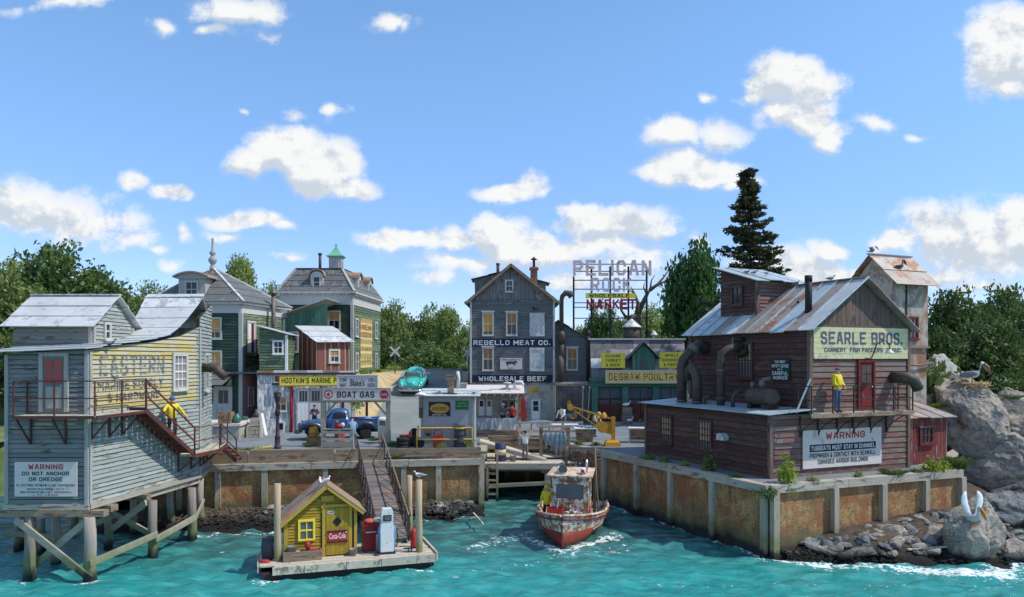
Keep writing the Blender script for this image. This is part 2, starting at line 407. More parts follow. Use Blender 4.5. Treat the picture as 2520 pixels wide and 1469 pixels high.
m_paleyellow=M('pale_yellow_sign',lin(208,204,156),var=.15,wear=lin(178,172,146),wear_amt=.5,wear_scale=3,stain=lin(150,118,84),stain_amt=.12,rand=.05,bump=.15)
m_black=M('black_paint',lin(30,30,34),var=.3,bump=.1)
m_navy=M('navy_sign_band',lin(38,40,58),grain='h',var=.3,wear=lin(70,74,84),wear_amt=.25)
m_letw=worn_print('white_lettering',lin(216,216,214),.33)
m_letb=worn_print('black_lettering',lin(42,40,46),.31)
m_letbw=worn_print('worn_black_lettering',lin(58,56,66),.42)
m_letghost=worn_print('ghost_lettering',lin(108,110,116),.50,7)
m_letghost2=worn_print('ghost_dark_lettering',lin(84,86,88),.47,5)
m_letslate=worn_print('slate_lettering',lin(84,84,106),.38,6)
m_letr=worn_print('red_lettering',lin(176,44,52),.32)
m_letrw=worn_print('worn_red_lettering',lin(164,62,58),.46)
m_pane=glass('dark_pane');m_pane_grey=glass('grey_pane',(0.10,0.10,0.11),.2);m_pane_red=glass('red_blind_pane',lin(150,60,56),.3)
m_pane_curt=glass('curtain_pane',lin(140,130,128),.3)
m_blind=M('amber_blind',lin(198,146,66),var=.15,bump=.05,rough=.6,rand=.1)
m_blind2=M('brown_blind',lin(160,112,66),var=.15,bump=.05,rough=.6,rand=.1)
m_palewood=M('pale_stacked_wood',lin(170,150,116),grain='v',var=.4)
m_boardedup=M('boarded_white',lin(196,198,194),grain='v',var=.2,wear=lin(150,152,148),wear_amt=.45,wear_scale=4,bump=.2)
m_galv=M('galvanised_pipe',lin(112,106,100),rough=.55,var=.35,wear=lin(96,78,66),wear_amt=.4,wear_scale=2.5,metal=.3)
m_darkpipe=M('dark_pipe',lin(78,72,64),rough=.6,var=.45,wear=lin(98,82,66),wear_amt=.4,wear_scale=2.5,metal=.15)
m_blackpipe=M('black_stack',lin(44,44,46),rough=.6,var=.3)
m_rustcap=M('rusted_cap',lin(150,120,96),rough=.7,var=.35,wear=RUST,wear_amt=.3)
m_cargreen=None
def paint(name,col,rough=.25,coat=.5,var=.08):
 if name in _mats: return _mats[name]
 m,t,b=base(name)
 n=t.noise(t.pos(1,1,1,local=True),2.0,4)
 c=t.mix(n,tuple(x*(1-var) for x in col)+(1,),tuple(min(1,x*(1+var)) for x in col)+(1,))
 d=t.noise(t.pos(1,1,1,local=True),7.0,5)
 c=t.mix(t.math('MULTIPLY',t.step(d,.58,.72),.18),c,(.18,.16,.13,1))
 t.L.new(c,b.inputs['Base Color']);b.inputs['Roughness'].default_value=rough;b.inputs['Coat Weight'].default_value=coat;b.inputs['Coat Roughness'].default_value=.15
 _mats[name]=m;return m
m_truck=paint('blue_truck_paint',lin(44,80,130),.4,.2,.15);m_teal_car=paint('teal_car_paint',lin(56,182,164),.22)
m_fender=paint('charcoal_fender_paint',lin(52,60,68),.4,.2)
m_chrome=M('dull_chrome',lin(200,200,200),rough=.25,metal=.85,var=.1,bump=0)
m_rubber=M('black_rubber',lin(44,42,42),rough=.85,var=.25)
m_whitewall=M('cream_hub',lin(206,204,196),rough=.5,var=.1,bump=0)
m_skin=M('skin',lin(204,156,132),rough=.6,var=.08,bump=0);m_yjacket=M('yellow_oilskin',lin(222,200,40),rough=.55,var=.2,bump=.7,bump_scale=11,scale=6)
m_jeans=M('blue_denim',lin(72,92,120),var=.25,scale=8,bump=.2);m_darkcloth=M('dark_trousers',lin(48,50,58),var=.2)
m_greycloth=M('grey_trousers',lin(110,112,108),var=.2);m_overall=M('pale_blue_overalls',lin(126,156,182),var=.18,scale=6);m_shirtw=M('white_shirt',lin(220,218,210),var=.1)
m_navycloth=M('navy_work_clothes',lin(56,60,92),var=.2);m_bluecap=M('blue_knit_cap',lin(74,92,150),var=.2);m_greycap=M('grey_cap',lin(96,94,96),var=.2);m_hair=M('dark_hair',lin(48,38,32),var=.2)
m_redcloth=M('red_shirt',lin(176,48,46),var=.15);m_boot=M('black_boot',lin(36,36,40),var=.2);m_tan=M('tan_cap',lin(196,176,140),var=.15)
m_bird_w=M('white_feathers',lin(226,226,224),var=.1,bump=.2,local=True);m_bird_g=M('grey_feathers',lin(128,132,140),var=.2,bump=.2,local=True);m_bird_d=M('dark_feathers',lin(58,58,64),var=.25,bump=.2,local=True)
m_bill=M('orange_bill',lin(208,132,60),rough=.5,var=.15,bump=0,local=True);m_billpale=M('pinkish_bill',lin(176,130,108),rough=.5,var=.15,bump=0,local=True)
m_crane=M('ochre_crane_paint',lin(200,146,46),rough=.55,var=.25,wear=lin(126,84,46),wear_amt=.35,wear_scale=4)
m_gasyellow=M('yellow_pipe_rail',lin(206,166,76),rough=.5,var=.2,wear=lin(150,110,60),wear_amt=.3,wear_scale=5)
m_redpaint=M('faded_red_paint',lin(168,46,44),rough=.5,var=.2,wear=lin(120,64,52),wear_amt=.2,wear_scale=4)
m_cooler=M('dark_red_cooler',lin(132,30,36),rough=.4,var=.12,wear=lin(100,40,36),wear_amt=.15)
m_crate=M('crate_wood',lin(150,122,92),grain=None,var=.35,scale=5,wear=lin(104,82,62),wear_amt=.35,rand=.2)
m_greenbarrel=M('green_drum',lin(58,96,76),rough=.5,var=.25,wear=RUST,wear_amt=.15);m_darkbarrel=M('dark_grey_drum',lin(66,68,74),rough=.5,var=.3,wear=RUST,wear_amt=.15)
m_bluebarrel=M('navy_drum',lin(56,60,86),rough=.5,var=.25,wear=RUST,wear_amt=.15);m_tub=M('grey_zinc_tub',lin(128,128,122),rough=.5,var=.3,metal=.2)
m_float=M('float_wall',lin(164,134,44),grain='h',var=.25,wear=lin(146,120,48),wear_amt=.35,rand=.12);m_float_trim=M('float_trim',lin(182,150,60),grain='v',var=.2,wear=lin(160,132,58),wear_amt=.3)
m_float_win=M('bright_yellow_sash',lin(240,212,60),var=.1);m_float_roof=M('copper_tin_roof',lin(176,150,130),rough=.5,var=.3,wear=lin(200,130,86),wear_amt=.45,wear_scale=1.4,metal=.2,rand=.2)
m_copper=M('green_copper',lin(110,176,146),rough=.6,var=.2,wear=lin(150,120,90),wear_amt=.15);m_copper_rust=M('rusted_copper',lin(150,138,118),rough=.6,var=.3,wear=lin(176,106,74),wear_amt=.45)
m_brick=M('red_chimney_brick',lin(150,104,84),var=.3,scale=6,wear=lin(170,140,122),wear_amt=.3,rand=.2)
m_boatwhite=M('peeling_boat_white',lin(206,202,192),rough=.5,var=.15,wear=lin(150,100,62),wear_amt=.6,wear_scale=2.6,stain=lin(112,60,38),stain_amt=.5,stain_scale=1.6,bump=.3,local=True)
m_boatred=M('red_antifouling',lin(134,58,46),rough=.6,var=.25,wear=lin(84,62,52),wear_amt=.42,wear_scale=2.5,stain=lin(180,160,140),stain_amt=.1,stain_scale=3,bump=.3,local=True)
m_boatroof=M('rusty_boat_roof',lin(206,190,170),rough=.6,var=.2,wear=lin(176,112,74),wear_amt=.5,wear_scale=3,local=True)
m_fish=M('fish_skin',lin(104,128,142),rough=.3,var=.35,scale=3,wear=lin(186,196,204),wear_amt=.3,spec=.5,bump=.1)
m_gangdeck=M('gangway_boards',lin(112,104,98),var=.35,scale=3,wear=lin(156,114,92),wear_amt=.35,wear_scale=.8,rand=.25,bump=.3)
m_pelletters=M('faded_tin_letters',lin(206,190,188),rough=.6,var=.2,wear=lin(150,118,104),wear_amt=.3,wear_scale=2,rand=.06)
m_redletters=M('red_tin_letters',lin(166,30,38),rough=.5,var=.2,wear=lin(120,34,36),wear_amt=.3,rand=.05)
m_steel=M('black_steel',lin(44,46,54),rough=.6,var=.3)
m_deadwood=M('dead_wood',lin(118,102,88),grain='v',var=.4,bump=.6);m_bark=M('bark',lin(84,72,60),grain='v',var=.4,bump=.6)
m_greentrim=M('green_post_paint',lin(66,108,90),grain='v',var=.3,wear=lin(96,124,108),wear_amt=.35,rand=.1)
m_reddoor=M('rust_red_door',lin(106,58,46),var=.35,wear=lin(84,64,56),wear_amt=.45,rand=.2)
m_nest=M('dry_twigs',lin(190,164,112),var=.35,rand=.1)
m_lampglass=glass('frosted_lamp',(.5,.5,.48),.4)
def rock_mat(name,c1,c2,c3,wet=True):
 m,t,b=base(name)
 n1=t.noise(t.pos(),.8,8,.65);n2=t.noise(t.pos(1,1,1.6),3.2,7,.7)
 c=t.mix(t.step(n1,.38,.62),(*c1,1),(*c2,1));c=t.mix(t.step(n2,.5,.72),c,(*c3,1))
 cr=t.noise(t.pos(.8,.8,1.5),.7,3,.5,1.2);ck=t.step(t.math('ABSOLUTE',t.math('SUBTRACT',cr,.5)),.0,.012,1,0)
 c=t.mix(t.math('MULTIPLY',ck,.35),c,(*lin(58,52,48),1));c=t.mix(t.math('MULTIPLY',t.step(t.noise(t.pos(.5,.5,2.6),1.1,6,.65,.8),.54,.62),.45),c,tuple(x*.55 for x in c1)+(1,))
 if wet:
  z=t.n('ShaderNodeSeparateXYZ');t.L.new(t.pos(),z.inputs[0])
  hz=t.math('MULTIPLY_ADD',n1,.5,z.outputs[2]);c=t.mix(t.step(hz,.75,.4),c,(*lin(34,34,32),1))
 t.L.new(c,b.inputs['Base Color']);b.inputs['Roughness'].default_value=.85;b.inputs['Specular IOR Level'].default_value=.2
 bp=t.n('ShaderNodeBump');bp.inputs['Strength'].default_value=1.0;bp.inputs['Distance'].default_value=.12
 t.L.new(t.math('MULTIPLY_ADD',ck,-.4,t.noise(t.pos(),3,9,.72)),bp.inputs['Height']);t.L.new(bp.outputs[0],b.inputs['Normal'])
 return m
m_rock=rock_mat('grey_tan_rock',lin(142,136,130),lin(178,166,148),lin(112,106,102))
m_rock2=rock_mat('blue_grey_stone',lin(112,116,116),lin(142,144,140),lin(86,88,88))
m_shingle=rock_mat('dark_shingle',lin(92,86,80),lin(116,108,98),lin(66,62,58))
m_mud=rock_mat('brown_mud',lin(82,70,60),lin(100,88,74),lin(60,52,46))
def seawall_mat():
 m,t,b=base('corroded_seawall_sheet')
 ad=t.n('ShaderNodeVectorMath',operation='ADD');t.L.new(t.pos(),ad.inputs[0]);cv=t.n('ShaderNodeCombineXYZ');t.L.new(t.math('MULTIPLY',t.rnd(),60.0),cv.inputs[0]);t.L.new(cv.outputs[0],ad.inputs[1]);pq=ad.outputs[0]
 sc=t.n('ShaderNodeVectorMath',operation='MULTIPLY');t.L.new(pq,sc.inputs[0]);sc.inputs[1].default_value=(2.2,2.2,.3)
 n1=t.noise(pq,1.3,7,.65);n2=t.noise(sc.outputs[0],1.0,6,.6);n3=t.noise(t.pos(),14,5,.75);n4=t.noise(pq,.8,6,.65)
 c=t.mix(t.step(n1,.32,.68),(*lin(140,112,78),1),(*lin(200,156,100),1))
 c=t.mix(t.math('MULTIPLY',t.step(n4,.48,.60),.85),c,(*lin(160,100,60),1))
 c=t.mix(t.math('MULTIPLY',t.step(n2,.56,.72),.75),c,(*lin(124,70,50),1))
 c=t.mix(t.math('MULTIPLY',t.step(n3,.46,.62),.7),c,(*lin(84,66,46),1));c=t.mix(t.math('MULTIPLY',t.step(t.noise(t.pos(1,1,.5),2.4,6,.7),.54,.66),.5),c,(*lin(96,70,50),1))
 z=t.n('ShaderNodeSeparateXYZ');t.L.new(t.pos(),z.inputs[0])
 hz=t.math('MULTIPLY_ADD',n1,.8,z.outputs[2])
 c=t.mix(t.math('MULTIPLY',t.step(hz,1.5,.95),.8),c,(*lin(88,92,62),1));c=t.mix(t.step(hz,1.0,.6),c,(*lin(34,40,38),1))
 t.L.new(c,b.inputs['Base Color']);b.inputs['Roughness'].default_value=.85
 bp=t.n('ShaderNodeBump');bp.inputs['Strength'].default_value=.7;bp.inputs['Distance'].default_value=.05
 t.L.new(n3,bp.inputs['Height']);t.L.new(bp.outputs[0],b.inputs['Normal']);return m
m_seawall=seawall_mat()
def ground_mat(name,cols,s=.6,gravel=20):
 m,t,b=base(name)
 n1=t.noise(t.pos(),s,7,.6);n2=t.noise(t.pos(),gravel,4,.7);n3=t.noise(t.pos(.3,2,1),.5,4)
 c=t.mix(t.step(n1,.35,.65),(*cols[0],1),(*cols[1],1));c=t.mix(t.math('MULTIPLY',t.step(n3,.5,.7),.6),c,(*cols[2],1))
 c=t.mix(t.math('MULTIPLY',t.step(n2,.5,.62),.35),c,tuple(x*.55 for x in cols[0])+(1,))
 t.L.new(c,b.inputs['Base Color']);b.inputs['Roughness'].default_value=.9
 bp=t.n('ShaderNodeBump');bp.inputs['Strength'].default_value=.4;bp.inputs['Distance'].default_value=.03
 t.L.new(n2,bp.inputs['Height']);t.L.new(bp.outputs[0],b.inputs['Normal']);return m
m_asphalt=ground_mat('worn_asphalt',(lin(126,132,134),lin(108,114,118),lin(92,96,104)))
m_road=ground_mat('road_asphalt',(lin(134,140,134),lin(118,124,122),lin(146,150,144)),.4)
m_sand=ground_mat('sandy_bank',(lin(196,172,128),lin(176,156,116),lin(150,138,108)),1.0)
m_grass=ground_mat('rough_grass',(lin(84,104,54),lin(110,122,66),lin(140,132,86)),.5,8)
def leaf_mat(name,c1,c2,c3,trans=.25):
 m,t,b=base(name)
 n=t.noise(t.pos(),.55,3);rn=t.n('ShaderNodeAttribute',attribute_name='shade').outputs['Fac']
 c=t.mix(t.step(n,.35,.65),(*c1,1),(*c2,1));c=t.mix(t.math('MULTIPLY',rn,.7),c,(*c3,1))
 k=t.math('MULTIPLY_ADD',t.rnd(),.35,.82)
 cc=t.n('ShaderNodeCombineColor')
 for i in range(3): t.L.new(k,cc.inputs[i])
 c=t.mix(1.0,c,cc.outputs[0],'MULTIPLY')
 t.L.new(c,b.inputs['Base Color']);b.inputs['Roughness'].default_value=.55;b.inputs['Specular IOR Level'].default_value=.35
 tr=t.n('ShaderNodeBsdfTranslucent');t.L.new(c,tr.inputs[0])
 mx=t.n('ShaderNodeMixShader');mx.inputs[0].default_value=trans
 t.L.new(b.outputs[0],mx.inputs[1]);t.L.new(tr.outputs[0],mx.inputs[2]);t.L.new(mx.outputs[0],t.N['Material Output'].inputs[0])
 return m
m_leaf_dark=leaf_mat('dark_leaves',lin(58,84,44),lin(76,102,52),lin(112,132,68),.32)
m_leaf_mid=leaf_mat('mid_leaves',lin(100,126,66),lin(126,146,78),lin(164,176,104),.38)
m_leaf_fresh=leaf_mat('fresh_leaves',lin(84,116,42),lin(128,150,48),lin(170,176,66),.35)
m_leaf_deep=leaf_mat('deep_green_leaves',lin(50,82,44),lin(64,98,50),lin(100,140,64),.32)
m_needle=leaf_mat('spruce_needles',lin(46,64,50),lin(58,78,54),lin(104,98,60),.2)
m_weed=leaf_mat('weed_leaves',lin(70,104,50),lin(92,122,60),lin(140,146,84),.3)
def water_mat():
 m,t,b=base('harbour_water')
 s=t.n('ShaderNodeSeparateXYZ');t.L.new(t.pos(),s.inputs[0])
 n=t.noise(t.pos(.35,1,1),.35,5,.6);n2=t.noise(t.pos(.5,1.4,1),1.3,5,.6)
 d=t.math('MULTIPLY_ADD',n,9.0,s.outputs[1])                # depth of the harbour: shallow turquoise in front, dark by the quay
 c=t.mix(t.step(d,30.5,37.5),(*lin(40,138,134),1),(*lin(54,86,84),1))
 c=t.mix(t.math('MULTIPLY',t.step(n2,.42,.66),.5),c,(*lin(84,172,166),1));c=t.mix(t.math('MULTIPLY',t.step(t.noise(t.pos(.35,1.3,1),2.2,6,.65),.5,.64),.45),c,(*lin(14,88,92),1))
 fo=t.n('ShaderNodeAttribute',attribute_name='foam').outputs['Fac']
 w=t.n('ShaderNodeTexNoise');w.inputs['Scale'].default_value=5.5;w.inputs['Detail'].default_value=7;w.inputs['Roughness'].default_value=.7;t.L.new(t.pos(.8,1.1,1),w.inputs['Vector'])
 fm=t.math('MAXIMUM',t.step(t.math('MULTIPLY_ADD',fo,.34,w.outputs[0]),.69,.80),t.math('MULTIPLY',t.step(t.math('MULTIPLY_ADD',t.noise(t.pos(.5,1.2,1),.8,3),.25,t.noise(t.pos(.6,1.5,1),6.5,6,.75)),.80,.86),.8))
 c=t.mix(fm,c,(*lin(226,234,232),1))
 t.L.new(c,b.inputs['Base Color']);b.inputs['IOR'].default_value=1.33
 t.L.new(t.math('MULTIPLY_ADD',fm,.5,.07),b.inputs['Roughness']);b.inputs['Specular IOR Level'].default_value=.55
 bp=t.n('ShaderNodeBump');bp.inputs['Strength'].default_value=.55;bp.inputs['Distance'].default_value=.12
 t.L.new(t.noise(t.pos(.6,1.5,1),2.6,8,.68,.5),bp.inputs['Height']);t.L.new(bp.outputs[0],b.inputs['Normal'])
 return m
m_water=water_mat()
# ------------------------------------------------------------------ building helpers
m_sheathing=M('shadowed_sheathing',lin(52,48,46),var=.3)  # darkened colour paints shadow lines into the gaps between boards
Z=Vector((0,0,1))
def V3(*a): return Vector(a)
def ub(mb,O,U,N,s0,s1,z0,z1,n0,n1):
 O,U,N=Vector(O),Vector(U),Vector(N)
 return mb.hexa([O+U*s+N*n+Z*z for z in (z0,z1) for s,n in ((s0,n1),(s1,n1),(s1,n0),(s0,n0))])
def span(outline,z):
 xs=[];n=len(outline)
 for i in range(n):
  (a,za),(b,zb)=outline[i],outline[(i+1) % n]
  if abs(za-zb)<1e-9:
   if abs(za-z)<1e-6: xs += [a,b]
   continue
  t=(z-za)/(zb-za)
  if -1e-9<=t<=1+1e-9: xs.append(a+(b-a)*t)
 return (min(xs),max(xs)) if len(xs)>=2 else None
def zspan(outline,s):
 r=span([(z,a) for a,z in outline],s);return r
def wall_core(parent,mat,O,U,N,outline,t=.14,name='wall'):
 mb=MB();mb.prism(outline,O,U,Z,N,-t,0.0);return mb.obj(name,m_sheathing,parent,fix=True)
def clapboards(parent,mat,O,U,N,outline,pitch,thick=.045,name='clapboard',joint=0.35,segs=None,zmin=None,zmax=None,gap=.004):
 O,U,N=Vector(O),Vector(U),Vector(N)
 z0=min(p[1] for p in outline) if zmin is None else zmin;z1=max(p[1] for p in outline) if zmax is None else zmax
 k=0;z=z0
 while z<z1-pitch*.3:
  zt=min(z+pitch,z1)
  a=span(outline,z+1e-4);b=span(outline,zt-1e-4)
  if a and b and (b[1]-b[0]>.05 or a[1]-a[0]>.05):
   cuts=[(a[0],b[0])]
   if rng.random()<joint and a[1]-a[0]>1.5:
    c=a[0]+(a[1]-a[0])*rng.uniform(.2,.8)
    if b[0]<c<b[1]: cuts.append((c,c))
   cuts.append((a[1],b[1]))
   for i in range(len(cuts)-1):
    pieces=[(cuts[i],cuts[i+1],mat)]
    if segs:
     pieces=[];lo,hi=cuts[i],cuts[i+1]
     for (sa,sb,mm) in segs(z,zt):
      x0=(max(lo[0],sa),max(lo[1],sa));x1=(min(hi[0],sb),min(hi[1],sb))
      if x1[0]-x0[0]>.04: pieces.append((x0,x1,mm))
    for (lo,hi,mm) in pieces:
     j=rng.uniform(-.013,.013);th=thick+rng.uniform(-.006,.008);dz=rng.uniform(-.011,.011);gz=.012+pitch*.05
     g=gap/2
     P=[O+U*(lo[0]+g)+Z*(z+dz)+N*th,O+U*(hi[0]-g)+Z*(z+dz+j)+N*th,
                         O+U*(hi[0]-g)+Z*(z+dz+j)+N*.001,O+U*(lo[0]+g)+Z*(z+dz)+N*.001,
                         O+U*(lo[1]+g)+Z*(zt-gz)+N*(.010),O+U*(hi[1]-g)+Z*(zt-gz)+N*(.010),
                         O+U*(hi[1]-g)+Z*(zt-gz)+N*.001,O+U*(lo[1]+g)+Z*(zt-gz)+N*.001]
     mb=MB();mb.hexa(P);mb.obj(name,mm,parent)
  z += pitch;k += 1
def vboards(parent,mat,O,U,N,outline,width,thick=.03,name='board',jit=.02,batten=None,gap=.008):
 s0=min(p[0] for p in outline);s1=max(p[0] for p in outline);s=s0
 while s<s1-.02:
  w=width*rng.uniform(.8,1.2);e=min(s+w,s1)
  if s1-e<width*.3: e=s1
  a=zspan(outline,s+1e-4);b=zspan(outline,e-1e-4)
  if a and b:
   t=thick+rng.uniform(-.008,.008);d=rng.uniform(-jit,jit)
   mb=MB();mb.prism([(s+gap,a[0]+d*.5),(e-gap,b[0]+d*.5),(e-gap,b[1]),(s+gap,a[1])],O,U,Z,N,.001,t)
   mb.obj(name,mat,parent)
   if batten is not None:
    mb=MB();mb.prism([(e-.05,b[0]),(e+.02,b[0]),(e+.02,b[1]-.02),(e-.05,b[1]-.02)],O,U,Z,N,t,t+.03);mb.obj('batten',batten,parent)
  s=e
def cornerpost(parent,mat,O,z0,z1,w=.16,name='corner_post'):
 mb=MB();mb.box(O[0]-w/2,O[0]+w/2,O[1]-w/2,O[1]+w/2,z0,z1);return mb.obj(name,mat,parent)
def window(parent,O,U,N,s,z,w,h,cols=2,rows=2,mf=None,mp=None,trim=.11,proud=.07,blind=None,sill=True,head=False,name='window',mun=.035,split=None,ms=None):
 """Window with trim, muntins, separate panes; s, z: lower left corner of the opening. blind: (fraction from top, material)."""
 O,U,N=Vector(O),Vector(U),Vector(N)
 mb=MB()
 ub(mb,O,U,N,s-trim,s,z-trim*.8,z+h+trim,.002,proud);ub(mb,O,U,N,s+w,s+w+trim,z-trim*.8,z+h+trim,.002,proud)
 ub(mb,O,U,N,s,s+w,z+h,z+h+trim,.002,proud);ub(mb,O,U,N,s,s+w,z-trim*.8,z,.002,proud)
 if head: ub(mb,O,U,N,s-trim*1.7,s+w+trim*1.7,z+h+trim,z+h+trim*1.9,.002,proud*1.7)
 win=mb.obj(name,mf,parent)
 mb=MB();t=mun/2;q=proud*.62
 for i in range(1,cols): x=s+w*i/cols;ub(mb,O,U,N,x-t,x+t,z,z+h,.012,q)
 for i in range(1,rows):
  y=z+h*i/rows;tt=t*(1.6 if i*2==rows else 1)
  for j in range(cols): ub(mb,O,U,N,s+w*j/cols+(t if j else 0),s+w*(j+1)/cols-(t if j<cols-1 else 0),y-tt,y+tt,.012,q*.96)
 if cols>1 or rows>1: mb.obj('sash',ms or mf,win)
 for i in range(cols):
  for j in range(rows):
   x0,x1=s+w*i/cols,s+w*(i+1)/cols;y0,y1=z+h*j/rows,z+h*(j+1)/rows
   mm=mp
   if blind and y1>z+h*(1-blind[0])+.02:
    mm=blind[1]
    ylo=max(y0,z+h*(1-blind[0]))
    if ylo>y0+.03:
     b2=MB();ub(b2,O,U,N,x0,x1,y0,ylo,.004,.012);b2.obj('pane',mp,win)
    y0=ylo
   b2=MB();ub(b2,O,U,N,x0,x1,y0,y1,.004,.012);b2.obj('pane' if mm is mp else 'blind',mm,win)
 if sill:
  mb=MB();ub(mb,O,U,N,s-trim*1.3,s+w+trim*1.3,z-trim*.8-.06,z-trim*.8,.002,proud*1.7);mb.obj('sill',mf,win)
 return win
def door(parent,O,U,N,s,z,w,h,mf,md,panes=None,mp=None,trim=.11,handle=True,name='door',planks=0):
 O,U,N=Vector(O),Vector(U),Vector(N);mb=MB()
 ub(mb,O,U,N,s,s+w,z,z+h,.004,.035);d=mb.obj(name,md,parent)
 if mf is not None:
  mb=MB();ub(mb,O,U,N,s-trim,s,z,z+h+trim,.002,.08);ub(mb,O,U,N,s+w,s+w+trim,z,z+h+trim,.002,.08);ub(mb,O,U,N,s,s+w,z+h,z+h+trim,.002,.08)
  mb.obj('door_frame',mf,d)
 if panes:
  c,r,f=panes;px=w*.14;zz0=z+h*f
  for i in range(c):
   for j in range(r):
    pw=(w-2*px)/c;ph=(z+h-px-zz0)/r
    mb=MB();ub(mb,O,U,N,s+px+pw*i+.02,s+px+pw*(i+1)-.02,zz0+ph*j+.02,zz0+ph*(j+1)-.02,.037,.044);mb.obj('pane',mp,d)
  mb=MB();ub(mb,O,U,N,s+px,s+w-px,z+.12,zz0-.12,.036,.05);mb.obj('door_panel',md,d)
 for i in range(planks):
  mb=MB();ub(mb,O,U,N,s+w*i/planks+.01,s+w*(i+1)/planks-.01,z+.02,(z+h*panes[2]-.03) if panes else z+h-.02,.036,.052+rng.uniform(0,.012));mb.obj('plank',md,d)
 if handle:
  mb=MB();c=O+U*(s+w*.88)+Z*(z+h*.47)+N*.08;mb.ball(c,.035,n=6,m=4);mb.obj('handle',m_chrome,d)
 return d
def roof_sheets(parent,mat,e0,e1,r1,r0,n,thick=.035,rib=.05,name='roof_panel',jit=.02,ribm=None,wob=.02):
 e0,e1,r1,r0=map(Vector,(e0,e1,r1,r0));nrm=(e1-e0).cross(r0-e0).normalized()
 if nrm.z<0: nrm=-nrm
 for i in range(n):
  a,b=i/n,(i+1)/n
  A,B,C,D=e0.lerp(e1,a),e0.lerp(e1,b),r0.lerp(r1,b),r0.lerp(r1,a)
  dn=(A-D).normalized()*rng.uniform(-jit,jit*1.5);lift=nrm*(rng.uniform(0,wob))
  g=(B-A).normalized()*.004
  P=[A+dn+g,B+dn-g,C-g,D+g];mb=MB()
  mb.hexa([p+lift*(1 if k<2 else .3) for k,p in enumerate(P)]+[p+nrm*thick+lift*(1 if k<2 else .3) for k,p in enumerate(P)])
  mb.obj(name,mat if not isinstance(mat,(list,tuple)) else rng.choice(mat),parent)
  if rib:
   mb=MB();u=(B-A).normalized()*rib/2
   Q=[B+dn-u,B+dn+u,C+u,C-u];mb.hexa([p+nrm*(thick*.6) for p in Q]+[p+nrm*(thick+rib) for p in Q]);mb.obj('seam',ribm or (mat if not isinstance(mat,(list,tuple)) else mat[0]),parent)
def roof_courses(parent,mat,e0,e1,r1,r0,n,thick=.03,name='roof_sheet',over=.05,wav=.02):
 e0,e1,r1,r0=map(Vector,(e0,e1,r1,r0));nrm=(e1-e0).cross(r0-e0).normalized()
 if nrm.z<0: nrm=-nrm
 for i in range(n):
  a,b=i/n,(i+1)/n
  A,B,C,D=e0.lerp(r0,a),e1.lerp(r1,a),e1.lerp(r1,b),e0.lerp(r0,b)
  dn=(A-D).normalized()*over;j=rng.uniform(-wav,wav)
  lo=[A+dn+nrm*(thick+.01),B+dn+nrm*(thick+.01+j*.5)];P=lo+[C,D]
  mb=MB();mb.hexa([Vector(p) for p in P]+[Vector(p)+nrm*thick for p in P]);mb.obj(name,mat if not isinstance(mat,(list,tuple)) else rng.choice(mat),parent)
